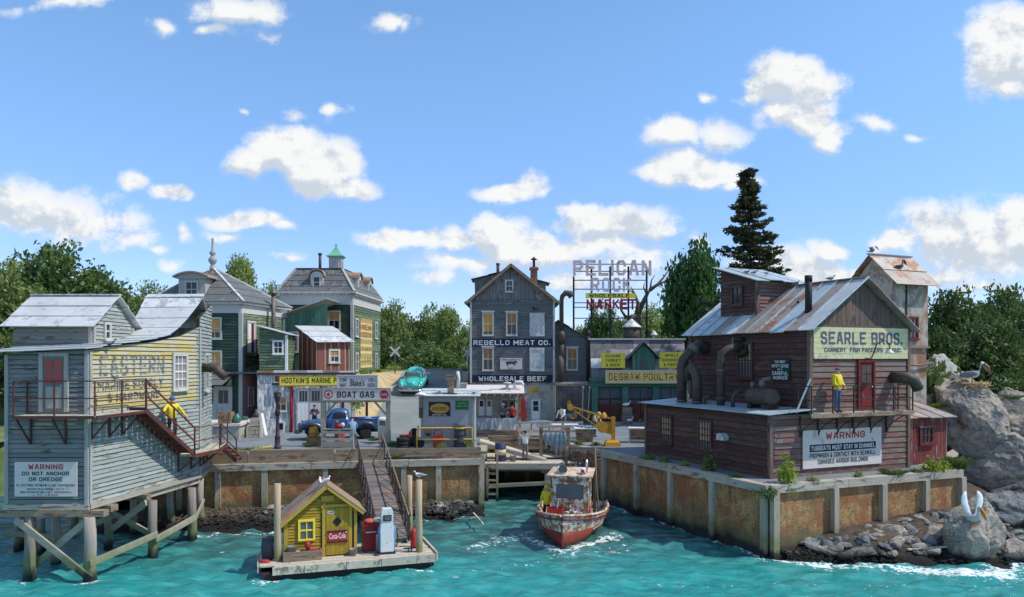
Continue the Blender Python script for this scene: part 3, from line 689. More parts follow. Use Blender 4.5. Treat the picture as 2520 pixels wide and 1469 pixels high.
# old block letters of straight strokes with clipped corners
_O=[(.22,0),(.78,0),(1,.18),(1,.82),(.78,1),(.22,1),(0,.82),(0,.18),(.22,0)]
GLYPH={'A': [[(0,0),(.38,1),(.62,1),(1,0)],[(.2,.32),(.8,.32)]],'B': [[(0,0),(0,1),(.8,1),(1,.86),(1,.66),(.82,.52),(0,.52)],[(.82,.52),(1,.38),(1,.15),(.8,0),(0,0)]],'C': [[(1,.7),(1,.82),(.78,1),(.22,1),(0,.82),(0,.18),(.22,0),(.78,0),(1,.18),(1,.3)]],
 'D': [[(0,0),(0,1),(.75,1),(1,.8),(1,.2),(.75,0),(0,0)]],'E': [[(1,1),(0,1),(0,0),(1,0)],[(0,.52),(.8,.52)]],'F': [[(1,1),(0,1),(0,0)],[(0,.52),(.8,.52)]],'G': [[(1,.75),(1,.82),(.78,1),(.22,1),(0,.82),(0,.18),(.22,0),(.78,0),(1,.18),(1,.48),(.55,.48)]],
 'H': [[(0,0),(0,1)],[(1,0),(1,1)],[(0,.52),(1,.52)]],'I': [[(0,0),(0,1)]],'J': [[(1,1),(1,.18),(.78,0),(.22,0),(0,.18),(0,.3)]],'K': [[(0,0),(0,1)],[(1,1),(.08,.46)],[(.32,.6),(1,0)]],'L': [[(0,1),(0,0),(1,0)]],'M': [[(0,0),(0,1),(.5,.35),(1,1),(1,0)]],'N': [[(0,0),(0,1),(1,0),(1,1)]],
 'O': [_O],'P': [[(0,0),(0,1),(.8,1),(1,.86),(1,.6),(.8,.45),(0,.45)]],'Q': [_O,[(.6,.3),(1,0)]],'R': [[(0,0),(0,1),(.8,1),(1,.86),(1,.6),(.8,.45),(0,.45)],[(.5,.45),(1,0)]],'S': [[(1,.8),(.78,1),(.22,1),(0,.84),(0,.66),(.2,.53),(.8,.47),(1,.34),(1,.16),(.78,0),(.22,0),(0,.2)]],
 'T': [[(0,1),(1,1)],[(.5,1),(.5,0)]],'U': [[(0,1),(0,.18),(.22,0),(.78,0),(1,.18),(1,1)]],'V': [[(0,1),(.5,0),(1,1)]],'W': [[(0,1),(.22,0),(.5,.75),(.78,0),(1,1)]],'X': [[(0,0),(1,1)],[(0,1),(1,0)]],'Y': [[(0,1),(.5,.5),(1,1)],[(.5,.5),(.5,0)]],'&': [[(1,.35),(.6,0),(.2,0),(0,.22),(.65,.76),(.5,1),(.3,1),(.2,.8),(1,0)]],
 '.': [[(0,0),(0,.12)]],"'": [[(0,.75),(0,1)]],'-': [[(0,.5),(.6,.5)]],'2': [[(0,.8),(.2,1),(.8,1),(1,.8),(1,.62),(0,.1),(0,0),(1,0)]],'4': [[(.8,0),(.8,1),(0,.35),(1,.35)]],'8': [[(.2,.53),(0,.7),(0,.85),(.2,1),(.8,1),(1,.85),(1,.7),(.8,.53),(.2,.53),(0,.35),(0,.15),(.2,0),(.8,0),(1,.15),(1,.35),(.8,.53)]],'0': [_O]}
def block_mesh(s,wd=.62,t=.215):
 vs=[];fs=[];x=0;k=0
 for ch in s:
  if ch==' ': x += .55;continue
  nar=ch in "I.'";w=0 if nar else wd*(1.3 if ch in 'MW' else .6 if ch=='-' else 1)
  for st in GLYPH[ch]:
   for i in range(len(st)-1):
    a=Vector((x+st[i][0]*w,st[i][1],0));b=Vector((x+st[i+1][0]*w,st[i+1][1],0));d=(b-a).normalized();q=Vector((-d.y,d.x,0))*t/2;e=d*(t*.42 if len(st)>2 and 0<i<len(st)-2 else t*.42);z=Vector((0,0,.0002*(k % 14)));k += 1
    n=len(vs);vs += [a-e-q+z,b+e-q+z,b+e+q+z,a-e+q+z];fs.append((n,n+1,n+2,n+3))
  x += w+t+.2
 return vs,fs
_txt={}
def text_mesh(s,bold=.012,spacing=1.0):
 key=(s,bold,spacing)
 if key not in _txt:
  cu=bpy.data.curves.new('t','FONT');cu.body=s;cu.offset=bold;cu.space_character=spacing;cu.resolution_u=2
  ob=bpy.data.objects.new('t',cu)
  me=bpy.data.meshes.new_from_object(ob)
  vs=[v.co.copy() for v in me.vertices];fs=[tuple(p.vertices) for p in me.polygons]
  bpy.data.objects.remove(ob);bpy.data.curves.remove(cu);bpy.data.meshes.remove(me)
  _txt[key]=(vs,fs)
 return _txt[key]
def lettering(parent,s,mat,O,U,N,cs,cz,w,h,proud,thick=.004,bold=.015,name='lettering',V=None,spacing=1.0):
 """A line of writing fitted to w x h, centred at (cs, cz) on the plane O + U s + V z."""
 vs,fs=block_mesh(s) if all(c in GLYPH or c==' ' for c in s) else text_mesh(s,bold,spacing);O,U,N=Vector(O),Vector(U),Vector(N);V=Vector(V) if V is not None else Z
 if not vs: return None
 x0=min(v.x for v in vs);x1=max(v.x for v in vs);y0=min(v.y for v in vs);y1=max(v.y for v in vs)
 n=len(vs);P=[O+U*(cs+((v.x-x0)/(x1-x0)-.5)*w)+V*(cz+((v.y-y0)/(y1-y0)-.5)*h)+N*v.z for v in vs]
 mb=MB();mb.add([p+N*(proud+thick) for p in P],fs)
 if thick>.01:
  mb.add([p+N*proud for p in P],[f[::-1] for f in fs])
  from collections import Counter
  ed=Counter();dirs={}
  for f in fs:
   for i in range(len(f)):
    e=(f[i],f[(i+1) % len(f)]);k=tuple(sorted(e));ed[k] += 1;dirs[k]=e
  for k,c in ed.items():
   if c==1: a,b=dirs[k];mb.f.append((a,a+n,b+n,b));mb.s.append(False)
 return mb.obj(name,mat,parent)
def signboard(name,label,parent_frame,O,U,N,s0,s1,z0,z1,mat,lines,n0=.05,t=.05,cat='sign',frame=None,group=None,base=None):
 """A sign as a thing of its own: board, frame and lines of writing. lines: (text, centre, height, width share, material)."""
 rot,loc=parent_frame;th=thing(name,label,cat,loc,rot,group)
 mb=MB();ub(mb,O,U,N,s0,s1,z0,z1,n0,n0+t);mb.obj('board',mat,th)
 if frame:
  f=.06;mb=MB()
  for a in ((s0-f,s1+f,z1,z1+f),(s0-f,s1+f,z0-f,z0),(s0-f,s0,z0,z1),(s1,s1+f,z0,z1)): ub(mb,O,U,N,*a,n0-.01,n0+t+.03)
  mb.obj('frame',frame,th)
 w=s1-s0;h=z1-z0
 for ln in lines:
  s,cz,hh,ww,m=ln[:5];cs=ln[5] if len(ln)>5 else .5
  lettering(th,s,m,O,U,N,s0+w*cs,z0+h*cz,w*ww,h*hh,n0+t+.002,bold=ln[6] if len(ln)>6 else .02)
 return th
def frame_of(O,u):
 """Frame of a building: origin and turn about z so that local x runs along u."""
 return (math.atan2(u[1],u[0]),O)
X_,Y_=V3(1,0,0),V3(0,1,0)
FRONT=V3(0,-1,0);RIGHT=V3(1,0,0);LEFT=V3(-1,0,0);BACK=V3(0,1,0)
def brackets(parent,pts,mat,name='bracket'):
 """Angle brackets under a platform: pts are (outer, inner, drop)."""
 for (o,i,d) in pts:
  o,i=Vector(o),Vector(i);mb=MB();low=i-Z*d
  mb.beam(i,low,.06,.06);mb.beam(low,o,.05,.05);mb.obj(name,mat,parent)
def railing(parent,pts,h,mat,mids=(.5,),step=1.1,r=.03,name_post='railing_post',name_rail='rail',skip_first=False):
 pts=[Vector(p) for p in pts]
 for a,b in zip(pts[:-1],pts[1:]):
  n=max(1,round((b-a).length/step))
  for k in range(0 if not (skip_first and a==pts[0]) else 1,n+(1 if b==pts[-1] else 0)):
   p=a.lerp(b,k/n);mb=MB();mb.beam(p,p+Z*h,r*1.7,r*1.7);mb.obj(name_post,mat,parent)
  for m_ in list(mids)+[1.0]:
   mb=MB();mb.beam(a+Z*h*m_,b+Z*h*m_,r*1.5,r*1.5);mb.obj(name_rail,mat,parent)
def stairs(parent,a,b,width,side,n,mt,ms):
 """Open stair from a (top) to b (foot); side: unit vector across."""
 a,b,side=Vector(a),Vector(b),Vector(side)
 for k in (0,1):
  off=side*(width*k);mb=MB();mb.beam(a+off,b+off,.05,.17);mb.obj('stringer',ms,parent)
 run=(b-a);run.z=0;run=run.normalized()
 for i in range(n):
  p=a.lerp(b,(i+.5)/n);mb=MB();q=[p-run*.13,p+run*.13]
  vs=[q[0],q[1],q[1]+side*width,q[0]+side*width];mb.hexa([v for v in vs]+[v+Z*.04 for v in vs]);mb.obj('tread',mt,parent)
  mb=MB();vs=[p-run*.13,p-run*.10,p-run*.10+side*width,p-run*.13+side*width];mb.hexa([v+Z*.04 for v in vs]+[v+Z*.2 for v in vs]);mb.obj('riser',mt,parent)
# ------------------------------------------------------------------ water, quay, road, hills
QZ=2.75
LW0,LW1=V3(-17.0,35.55,0),V3(-1.56,38.4,0)          # sea wall on the left, its front line
RW0,RC,RW1=V3(2.08,46.0,0),V3(9.77,29.3,0),V3(19.4,33.4,0)   # right wall: inlet end, corner, outer end
RU=(RW1-RC).normalized();RWd=(RW0-RC).normalized()
def fbm(x,y,s,o=4):
 return mnoise.fractal(Vector((x*s,y*s,3.7)),1.0,2.0,o)
def build_water():
 # finer waves near the camera
 xs=np.concatenate([np.arange(-70,-22,1.2),np.arange(-22,24,.14),np.arange(24,90,1.4)])
 ys=np.concatenate([np.arange(4,20,1.0),np.arange(20,46,.14),np.arange(46,60,1.0)])
 X,Y=np.meshgrid(xs,ys);rs=np.random.RandomState(3);h=np.zeros_like(X)
 for i in range(46):
  lam=10**rs.uniform(-.35,.62);a=rs.normal(1.35,.55);k=2*np.pi/lam
  ph=rs.uniform(0,6.28);warp=.6*np.sin(X*.37+rs.uniform(0,6))+.5*np.sin(Y*.41+rs.uniform(0,6))
  s=np.sin(k*(X*np.cos(a)+Y*np.sin(a))+ph+warp*2.0)
  h += .0085*lam**.75*(1-np.abs(s))*1.6 if i % 2 else .0085*lam**.75*s
 h -= h.mean()
 foam=np.zeros_like(X)
 def seg(ax,ay,bx,by,r,s):
  dx,dy=bx-ax,by-ay;L=dx*dx+dy*dy+1e-9
  t=np.clip(((X-ax)*dx+(Y-ay)*dy)/L,0,1);d=np.hypot(X-ax-t*dx,Y-ay-t*dy)
  foam[:]=np.maximum(foam,s*np.clip(1-d/r,0,1))
 for a in FOAM: seg(*a)
 verts=np.stack([X.ravel(),Y.ravel(),h.ravel()],1);ny,nx=X.shape
 idx=np.arange(nx*ny).reshape(ny,nx)
 f=np.stack([idx[:-1,:-1].ravel(),idx[:-1,1:].ravel(),idx[1:,1:].ravel(),idx[1:,:-1].ravel()],1)
 me=bpy.data.meshes.new('water');me.vertices.add(len(verts));me.vertices.foreach_set('co',verts.ravel())
 me.loops.add(f.size);me.loops.foreach_set('vertex_index',f.ravel());me.polygons.add(len(f))
 me.polygons.foreach_set('loop_start',np.arange(0,f.size,4));me.polygons.foreach_set('use_smooth',np.ones(len(f),bool))
 me.update();me.validate()
 at=me.attributes.new('foam','FLOAT','POINT');at.data.foreach_set('value',foam.ravel())
 me.materials.append(m_water);o=bpy.data.objects.new('water',me);COL.objects.link(o);struct(o)
FOAM=[(9.4,29.2,11.4,28.3,.9,1.0),(11.4,28.4,13.6,27.9,1.1,1.0),(13.6,27.9,17.0,26.9,1.2,1.0),(17.0,26.9,19.0,29.5,1.2,1.0),(19,28,22,27,1.6,.9),
  (2.0,30.3,.7,32.2,.6,.9),(2.0,30.3,4.4,33.0,.7,.9),(1.5,29.6,4.6,30.6,1.1,.55),(-1.3,31,.4,33.5,1.4,.6),
  (9.7,29.3,4.2,41.4,.35,.75),(-15.8,32.6,-9.2,33.6,.4,.8),(-4.4,36.1,-1.6,36.9,.5,.7),(-14.5,26.2,-14.1,26.1,.55,.95),(-17.0,26.4,-16.6,26.2,.4,.8),
  (-8.5,26.1,-7.6,26.2,.5,.8),(-3.4,27.6,-3.0,27.6,.5,.8),(-7.4,26.6,-3.2,27.8,.5,.5),(-11.5,30.5,-11.4,30.5,.3,.8),(19,33,22,36,1.2,.6),(-8.9,27.5,-8.6,26.8,.6,.6),
  (4,26,18,25.5,1.8,.33),(-2,27,2,29,1.6,.35),(-22,25,-16,27,2.2,.3)]
build_water()
def flat(name,pts,z,mat):
 bm=bmesh.new();vs=[bm.verts.new((p[0],p[1],z)) for p in pts];es=[bm.edges.new((vs[i],vs[(i+1) % len(vs)])) for i in range(len(vs))]
 bmesh.ops.triangle_fill(bm,use_beauty=True,edges=es);bmesh.ops.recalc_face_normals(bm,faces=bm.faces)
 me=bpy.data.meshes.new(name);bm.to_mesh(me);bm.free()
 if me.polygons and me.polygons[0].normal.z<0: me.flip_normals()
 me.materials.append(mat);o=bpy.data.objects.new(name,me);COL.objects.link(o);return struct(o)
back=RW1+RWd*6
flat('quay',[(-18.6,35.4),(-1.66,38.52),(-1.66,46.1),(2.0,46.1),(9.72,29.42),(19.3,33.5),(back.x,back.y),(24,43),(24,75),(-30,75),(-30,50),(-20,44)],QZ,m_asphalt)
# far ground: one sheet to the horizon, above the water level behind the harbour
def hill_z(x,y):
 base=-0.4+3.0*min(1,max(0,(y-40)/6))
 t=min(1,max(0,(y-50)/15.5));road=2.7+3.75*(t**.72)
 tl=min(1,max(0,(y-50.6)/2.6)) if x>-16.4 else min(1,max(0,(y-60)/5));left=2.7+3.7*tl*tl*(3-2*tl)
 tr=min(1,max(0,(y-66)/8));right=2.7+3.4*tr
 def s(a,b,v): v=min(1,max(0,(v-a)/(b-a)));return v*v*(3-2*v)
 wl=s(-9.4,-10.9,x) if x>-10.9 else 1.0;wr=s(-3.75,-3.35,x)
 z=road*(1-wl)*(1-wr)+left*wl+right*wr
 if y>80: z=z+(5.2-z)*s(80,110,y)
 if y>110: z += 0.4*fbm(x,y,.02)
 if x<-19: z=min(z,2.7+(z-2.7)*s(-23,-19,x)+2.2*s(-19,-40,x))
 if x>15: z=min(z,2.5+(z-2.5)*s(60,90,y))
 if y>66.5 and y<80: z += .0
 z += .05*fbm(x,y,.6) if y>67 else 0
 return z-.06
def build_hill():
 xs=list(np.concatenate([np.arange(-260,-44,12),np.arange(-44,-13,2.0),np.arange(-13,-2,.25),np.arange(-2,24,1.5),np.arange(24,261,10)]))
 ys=list(np.concatenate([np.arange(44,49,1.0),np.arange(49,70,.5),np.arange(70,120,4),np.arange(120,620,40)]))
 mb=MB();nx=len(xs)
 for y in ys:
  for x in xs: mb.v.append((x,y,hill_z(x,y)))
 for j in range(len(ys)-1):
  for i in range(nx-1):
   xm,ym=(xs[i]+xs[i+1])/2,(ys[j]+ys[j+1])/2
   if xm>-30 and xm<24 and ym<49.5: continue
   mb.f.append((j*nx+i,j*nx+i+1,(j+1)*nx+i+1,(j+1)*nx+i));mb.s.append(True)
 o=mb.obj('hill',[m_grass,m_sand]);struct(o)
 for p in o.data.polygons:
  c=p.center
  if -12.5<c.x<-8.2 and c.y<68.5: p.material_index=1
 # the bank under the water line far left and right
build_hill()
mb=MB();n=60
for i in range(n+1):
 y=49.3+(67.4-49.3)*i/n
 for x in (-9.15,-8.2,-7,-6,-5,-4.3,-3.72): mb.v.append((x,y,max(hill_z(x,y)+.09,QZ+.004)))
for i in range(n):
 for k in range(6): a=i*7+k;mb.f.append((a,a+1,a+8,a+7));mb.s.append(True)
struct(mb.obj('road',m_road))
# kerb stones at the crest of the road
for k in range(5):
 mb=MB();x=-9.0+k*1.05;mb.box(x,x+1.0,67.3,67.7,6.2,6.62+rng.uniform(0,.03));o=mb.obj('kerb',m_stucco);struct(o)
# retaining blocks on the right of the road
rb=thing('retaining_wall','grey stepped stone retaining wall between the road and the tall meat store','wall',(-3.55,56,QZ))
for j in range(5):
 for i in range(6):
  y0=i*1.7+(j % 2)*.4;top=hill_z(-4.2,56+y0)-QZ
  if j*.75>top+.5: continue
  mb=MB();mb.box(-.25+rng.uniform(-.03,.03),.22+rng.uniform(-.03,.03),y0,y0+1.65,j*.75,j*.75+.72);mb.obj('stone_block',m_stucco,rb)
# mud and rubble banks
def bank(name,line,depth,hz,mat,steps=9,seed=1):
 """Bank at the foot of a wall: line of (x, y, reach, top)."""
 mb=MB();cols=[]
 for i in range(len(line)-1):
  a,b=line[i],line[i+1];n=max(2,int(math.hypot(b[0]-a[0],b[1]-a[1])/.22))
  for k in range(n+(1 if i==len(line)-2 else 0)): cols.append([a[j]+(b[j]-a[j])*k/n for j in range(4)])
 nrm=depth;m_=22
 for c in cols:
  for j in range(m_+1):
   t=j/m_;x=c[0]+nrm[0]*c[2]*t;y=c[1]+nrm[1]*c[2]*t
   z=c[3]*(1-t)**.8-.28*t+.17*mnoise.fractal(Vector((x*1.1,y*1.1,seed)),1,2,6)*(1 if t>.02 else .3)
   mb.v.append((x,y,z))
 for i in range(len(cols)-1):
  for j in range(m_): a=i*(m_+1)+j;mb.f.append((a,a+1,a+m_+2,a+m_+1));mb.s.append(True)
 return struct(mb.obj(name,mat,fix=True))
bank('mud_bank',[(-18.5,35.4,3.4,.6),(-14.5,36.1,3.6,.65),(-11.5,36.6,3.4,.55),(-9,37.1,2.6,.6),(-5.5,37.75,1.9,.5),(-3.4,38.1,2.4,.6),(-1.5,38.45,1.4,.35)],(.18,-.98),.6,m_mud,seed=2)
o=bank('rubble_bank',[(9.6,29.25,.2,.05),(11.0,29.85,.9,.3),(12.6,30.5,2.6,.75),(14.8,31.45,3.9,1.0),(17.0,32.4,5.2,1.15),(19.6,33.5,6.4,1.2)],(.30,-.95),.6,m_mud,seed=5)
bank('shore',[(19.2,34.5,3.5,1.2),(24,41,3.5,1.6),(34,44,4,1.6),(70,48,6,1.4)],(.35,-.93),.6,m_mud,seed=8)
bank('far_bank',[(-90,47,5,2.4),(-45,47,5,2.4),(-30,46.5,4,2.6),(-20,44.5,3,2.6),(-18.4,36,2,2.6)],(-.25,-.95),.6,m_grass,seed=9)
def stone_mesh(name,seed,sub=2,mat=None,rough=.35,flat_=.65):
 vs,fs=ico(sub);r=random.Random(seed);ax=(r.uniform(.75,1.25),r.uniform(.7,1.1),r.uniform(flat_*.8,flat_*1.2));mb=MB();P=[]
 cut=[(Vector((r.uniform(-1,1),r.uniform(-1,1),r.uniform(-1,1))).normalized(),r.uniform(.55,.85)) for _ in range(9)]
 for v in vs:
  k=1+rough*mnoise.fractal(v*1.3+Vector((seed*7.1,0,0)),1,2,4);p=v*k
  for nn,dd in cut:
   e=p.dot(nn)-dd
   if e>0: p=p-nn*e*.9
  P.append(Vector((p.x*ax[0],p.y*ax[1],p.z*ax[2])))
 mb.add(P,fs,False);return mb.mesh(name,mat)
STONES=[stone_mesh('stone',20+k,2,m_rock2 if k % 3 else m_rock) for k in range(6)]
def stone(x,y,z,s,label,group,name='rubble_stone'):
 o=bpy.data.objects.new(name,rng.choice(STONES));COL.objects.link(o);o.location=(x,y,z)
 o.rotation_euler=(rng.uniform(-.4,.4),rng.uniform(-.4,.4),rng.uniform(0,6.28));o.scale=(s,s*rng.uniform(.7,1),s*rng.uniform(.6,.9));return tag(o,label,'stone',group)
for k in range(150):
 t=rng.uniform(.1,1)**.8;b=RC+RU*(10.2*t);q=rng.uniform(.08,.95)*(.6+4.4*t);zz=(.2+1.0*t)*(1-q/(.6+5.2*t))**.8
 stone(b.x+.3*q,b.y-.95*q,max(zz,0)+.1,rng.uniform(.11,.33)*(1.5 if rng.random()<.22 else 1),'grey rubble stone lying on the bank below the tan sea wall','stones on the right rubble bank')
stone(14.9,30.7,.62,.62,'large blue grey boulder among the stones under the right sea wall',None,'boulder');stone(13.6,29.9,.5,.40,'pale angular stone left of the blue grey boulder on the bank',None,'boulder')
for k in range(26):
 x=rng.uniform(-4.6,-1.9);q=rng.uniform(.2,1.5);y=37.95+(x+3.4)*.19-q;stone(x,y,.45*(1-q/2)+.1,rng.uniform(.12,.34),'dark grey stone heaped on the mud right of the gangway','stones beside the gangway')
for k in range(18):
 x=rng.uniform(-11.6,-8.7);q=rng.uniform(.15,1.6);y=36.75+(x+11)*.19-q;stone(x,y,.5*(1-q/3)+.05,rng.uniform(.12,.33),'grey stone on the mud bank left of the yellow float hut','stones on the left mud bank')
# pebbles and shingle nobody could count
mb=MB();pv,pf=ico(1)
for k in range(2600):
 if k<1700: t=rng.uniform(.05,1);b=RC+RU*(10.3*t);q=rng.uniform(.1,1)*(.6+5.0*t);x,y,z=b.x+.3*q,b.y-.95*q,max((.2+1.0*t)*(1-min(1,q/(.6+5.2*t)))**.8,-.1)
 else: x=rng.uniform(-17,-1.8);q=rng.uniform(.1,2.6);y=36.6+(x+11.5)*.185-q;z=.6*(1-q/3.2)**.8
 s=rng.uniform(.03,.09);r=(rng.uniform(.7,1.3),rng.uniform(.7,1.3),rng.uniform(.4,.8));mb.add([(x+v.x*s*r[0],y+v.y*s*r[1],z+.03+v.z*s*r[2]) for v in pv],pf)
o=mb.obj('shingle',m_shingle);tag(o,'small stones and shingle strewn over the mud at the foot of the sea walls','shingle');o['kind']='stuff'
# ------------------------------------------------------------------ sea walls
def seawall(name,label,P0,P1,n,top=QZ,capw=.42,capover=.16,posts=None,post_w=.26,cap=True,pdeep=.16):
 P0,P1=Vector(P0),Vector(P1);d=(P1-P0);L=d.length;ang=math.atan2(d.y,d.x);th=thing(name,label,'wall',P0,ang)
 ps=posts or [L*i/n for i in range(n+1)]
 for a,b in zip(ps[:-1],ps[1:]):
  mb=MB();k=6
  mb.prism([(a+.01,-1.2),(b-.01,-1.2),(b-.01,top-.3),(a+.01,top-.3)],(0,0,0),X_,Z,FRONT,-.25+rng.uniform(-.02,.02),0);mb.obj('panel',m_seawall,th)
 for a in ps:
  w=post_w*rng.uniform(.9,1.1);mb=MB();mb.box(a-w/2,a+w/2,-pdeep,-.002,-1.2,top-.3);mb.obj('post',m_post,th)
 if cap:
  a=0;i=0
  while a<L-.05:
   e=min(L,a+rng.uniform(3.2,4.6));e=L if L-e<1 else e
   mb=MB();mb.box(a+.01,e-.01,-capover,capw-capover,top-.298,top+rng.uniform(0,.02));mb.obj('cap_beam',m_beam,th);a=e
 return th
seawall('seawall','rusty orange sea wall behind the gangway and yellow float hut',LW0,LW1,5,top=QZ-.16,posts=[0,1.6,3.3,5.4,8.2,11.9,13.6,15.7],capover=.2)
lw=LW1-LW0;la=math.atan2(lw.y,lw.x)
ub_=thing('timber_kerb','weathered brown timber kerb lying on the left sea wall cap','timber',LW0,la)
for (a,e,h) in ((.5,4.6,.34),(4.62,8.6,.36),(8.62,10.95,.32)):
 mb=MB();mb.box(a,e,.0,.3,QZ-.155,QZ+h-.1);mb.obj('beam',m_brownbeam,ub_);mb=MB();mb.box(a+.05,e-.03,.05,.3,QZ+h-.098,QZ+h+.1);mb.obj('beam',m_brownbeam,ub_)
pl=thing('timber_planter','grey plank bed of weeds in front of the boat gas hut','planter',V3(-6.1,38.05,QZ-.16),la*.4)
for j in range(2):
 mb=MB();mb.box(0,4.55,-.02,.06,.0+j*.26,.25+j*.26);mb.obj('plank',m_brownbeam,pl)
mb=MB();mb.box(.02,4.5,.07,1.2,0,.42);mb.obj('soil',m_mud,pl)
mb=MB();mb.box(4.5,4.57,.07,1.25,0,.52);mb.obj('plank',m_brownbeam,pl)
seawall('seawall','shaded sea wall with posts beside the boat, below the dark red shed',RW0,RC,6,posts=[0,3.3,6.6,9.6,12.3,15.2,18.2],pdeep=.2)
seawall('seawall','bright tan sea wall on the right under the warning sign',RC,RW1,4,posts=[.15,3.15,5.75,8.2,10.4],pdeep=.24)
seawall('seawall','short end of the right sea wall beside the pelican rock',RW1,RW1+RWd*5,2)
seawall('seawall','inlet wall in shadow beside the iron ladder',LW1+V3(.02,0,0),V3(-1.5,46,0),2)
seawall('seawall','orange back wall of the inlet behind the fish dock',V3(-1.5,45.95,0),RW0+V3(0,-.05,0),3,top=QZ-.05)
# ------------------------------------------------------------------ pile house on the left
def build_pile_house():
 O0=V3(-14.53,26.5,0)
 th=thing('pile_house','weathered grey clapboard boathouse on piles with a faded yellow painted side','house',(O0.x,O0.y,0))
 fl=2.58
 A=V3(-2.85,0,0);bU=V3(.97,7.0,0).normalized();bN=V3(bU.y,-bU.x,0);bL=7.07
 cO=V3(.97,7.0,0);cU=V3(-.74,3.2,0).normalized();cN=V3(cU.y,-cU.x,0);cL=3.28
 oa=[(0,fl),(2.85,fl),(2.85,7.93),(0,7.72)]
 ob=[(0,fl),(bL,fl),(bL,8.95),(5.6,8.5),(3,8.15),(0,7.93)]
 oc=[(0,fl),(cL,fl),(cL,10.1),(0,9.3)]
 wall_core(th,m_grey_clap,A,X_,FRONT,oa);wall_core(th,m_pale_clap,(0,0,0),bU,bN,ob);wall_core(th,m_pale_clap,cO,cU,cN,oc)
 clapboards(th,m_grey_clap,A,X_,FRONT,oa,.16,.04)
 def seg(z,zt): return [(0,6.78,m_yellow_clap),(6.78,9,m_pale_clap)] if z>5.72 and z<8.6 else [(0,9,m_pale_clap)]
 clapboards(th,m_pale_clap,(0,0,0),bU,bN,ob,.16,.045,segs=seg,joint=.3)
 clapboards(th,m_pale_clap,cO,cU,cN,oc,.16,.045)
 for (O,u,n,s,z1) in ((A,X_,FRONT,.0,7.7),(A,X_,FRONT,2.74,7.85),(V3(0,0,0),bU,bN,-.02,7.85),(V3(0,0,0),bU,bN,bL-.1,8.9)):
  mb=MB();ub(mb,O,u,n,s,s+.12,fl,z1,.0,.075);mb.obj('corner_board',m_trim,th)
 # back and left side closing walls
 mb=MB();mb.prism([(0,fl),(10,fl),(10,8.6),(0,7.7)],(-2.7,.15,0),V3(-.05,1,0).normalized(),Z,LEFT,-.1,0);mb.obj('wall',m_grey_clap,th,fix=True)
 mb=MB();mb.box(-3.3,-.05,9.9,10.05,fl,8.4);mb.obj('wall',m_grey_clap,th)
 mb=MB();mb.prism([(-2.83,.02),(-.02,.02),(.9,6.9),(.15,10.05),(-3.2,10.05)],(0,0,fl),X_,Y_,Z,-.05,.05);mb.obj('floor',m_beam,th,fix=True)
 # sill timbers
 mb=MB();ub(mb,A,X_,FRONT,-.05,2.9,fl-.2,fl-.01,-.1,.1);mb.obj('sill_beam',m_beam,th)
 mb=MB();ub(mb,A,X_,FRONT,-.1,3.45,fl-.42,fl-.215,-.2,.16);mb.obj('sill_beam',m_brownbeam,th)
 mb=MB();ub(mb,(0,0,0),bU,bN,-.02,bL,fl-.18,fl-.01,-.1,.1);mb.obj('sill_beam',m_beam,th)
 mb=MB();ub(mb,(0,0,0),bU,bN,.75,1.15,fl-.42,fl-.2,-2.6,.3);mb.obj('sill_beam',m_brownbeam,th)
 mb=MB();ub(mb,(0,0,0),bU,bN,2.9,3.2,fl-.42,fl-.2,-2.6,.25);mb.obj('sill_beam',m_brownbeam,th)
 mb=MB();ub(mb,(0,0,0),bU,bN,3.25,bL+.1,fl-.42,fl-.2,-.3,-.02);mb.obj('sill_beam',m_beam,th)
 mb=MB();ub(mb,cO,cU,cN,0,cL,fl-.18,fl-.01,-.1,.1);mb.obj('sill_beam',m_beam,th)
 # openings
 d=door(th,A+V3(0,-.03,0),X_,FRONT,1.32,5.74,.74,1.9,m_trim,m_grey_clap,trim=.13,handle=True)
 for i in range(2):
  for j in range(2):
   mb=MB();ub(mb,A+V3(0,-.03,0),X_,FRONT,1.39+i*.32,1.66+i*.32,6.72+j*.42,7.1+j*.42,.037,.05);mb.obj('pane',m_pane_red,d)
 mb=MB();ub(mb,A+V3(0,-.03,0),X_,FRONT,1.42,1.96,5.86,6.6,.036,.05);mb.obj('door_panel',m_trim,d)
 window(th,bN*.035,bU,bN,5.05,6.38,.82,1.28,3,4,m_trim_w,m_pane_curt,trim=.14,proud=.08,ms=m_white)
 window(th,cO+cN*.035,cU,cN,1.1,6.2,.75,1.5,2,2,m_trim_w,m_pane,trim=.12,proud=.08)
 # faded lettering on the yellow side
 lettering(th,'EASTERN',m_letghost,(0,0,0),bU,bN,2.45,7.32,3.9,.78,.045,bold=.04)
 lettering(th,'MARINE SUPPLY',m_letghost2,(0,0,0),bU,bN,2.35,6.62,3.9,.38,.045,bold=.03)
 lettering(th,'& HARDWARE',m_letghost2,(0,0,0),bU,bN,2.5,6.17,3.2,.32,.045,bold=.03)
 # bent vent hood at the end of the side
 mb=MB();p=cO+cU*.5;b0=p+cN*.05+Z*7.15
 mb.tube([b0,b0+cN*.45,b0+cN*.62-Z*.06-bU*.1,b0+cN*1.05-Z*.42-bU*.2],[  .19,.2,.2,.18],12);mb.obj('vent_pipe',m_darkpipe,th)
 # roof: low sheets rising into a swept up slope on the right
 def rx(y): return (.137*y if y<7 else .97-.23*(y-7))+.16
 prof=[(-.38,7.80),(.5,7.90),(1.5,8.01),(2.6,8.14),(3.7,8.28),(4.6,8.44)]
 for (y0,z0),(y1,z1) in zip(prof[:-1],prof[1:]):
  roof_courses(th,m_tin,(-3.55,y0,z0-.08),(rx(max(y0,0)),y0,z0+.07),(rx(y1),y1,z1+.07),(-3.55,y1,z1-.08),1,over=.08)
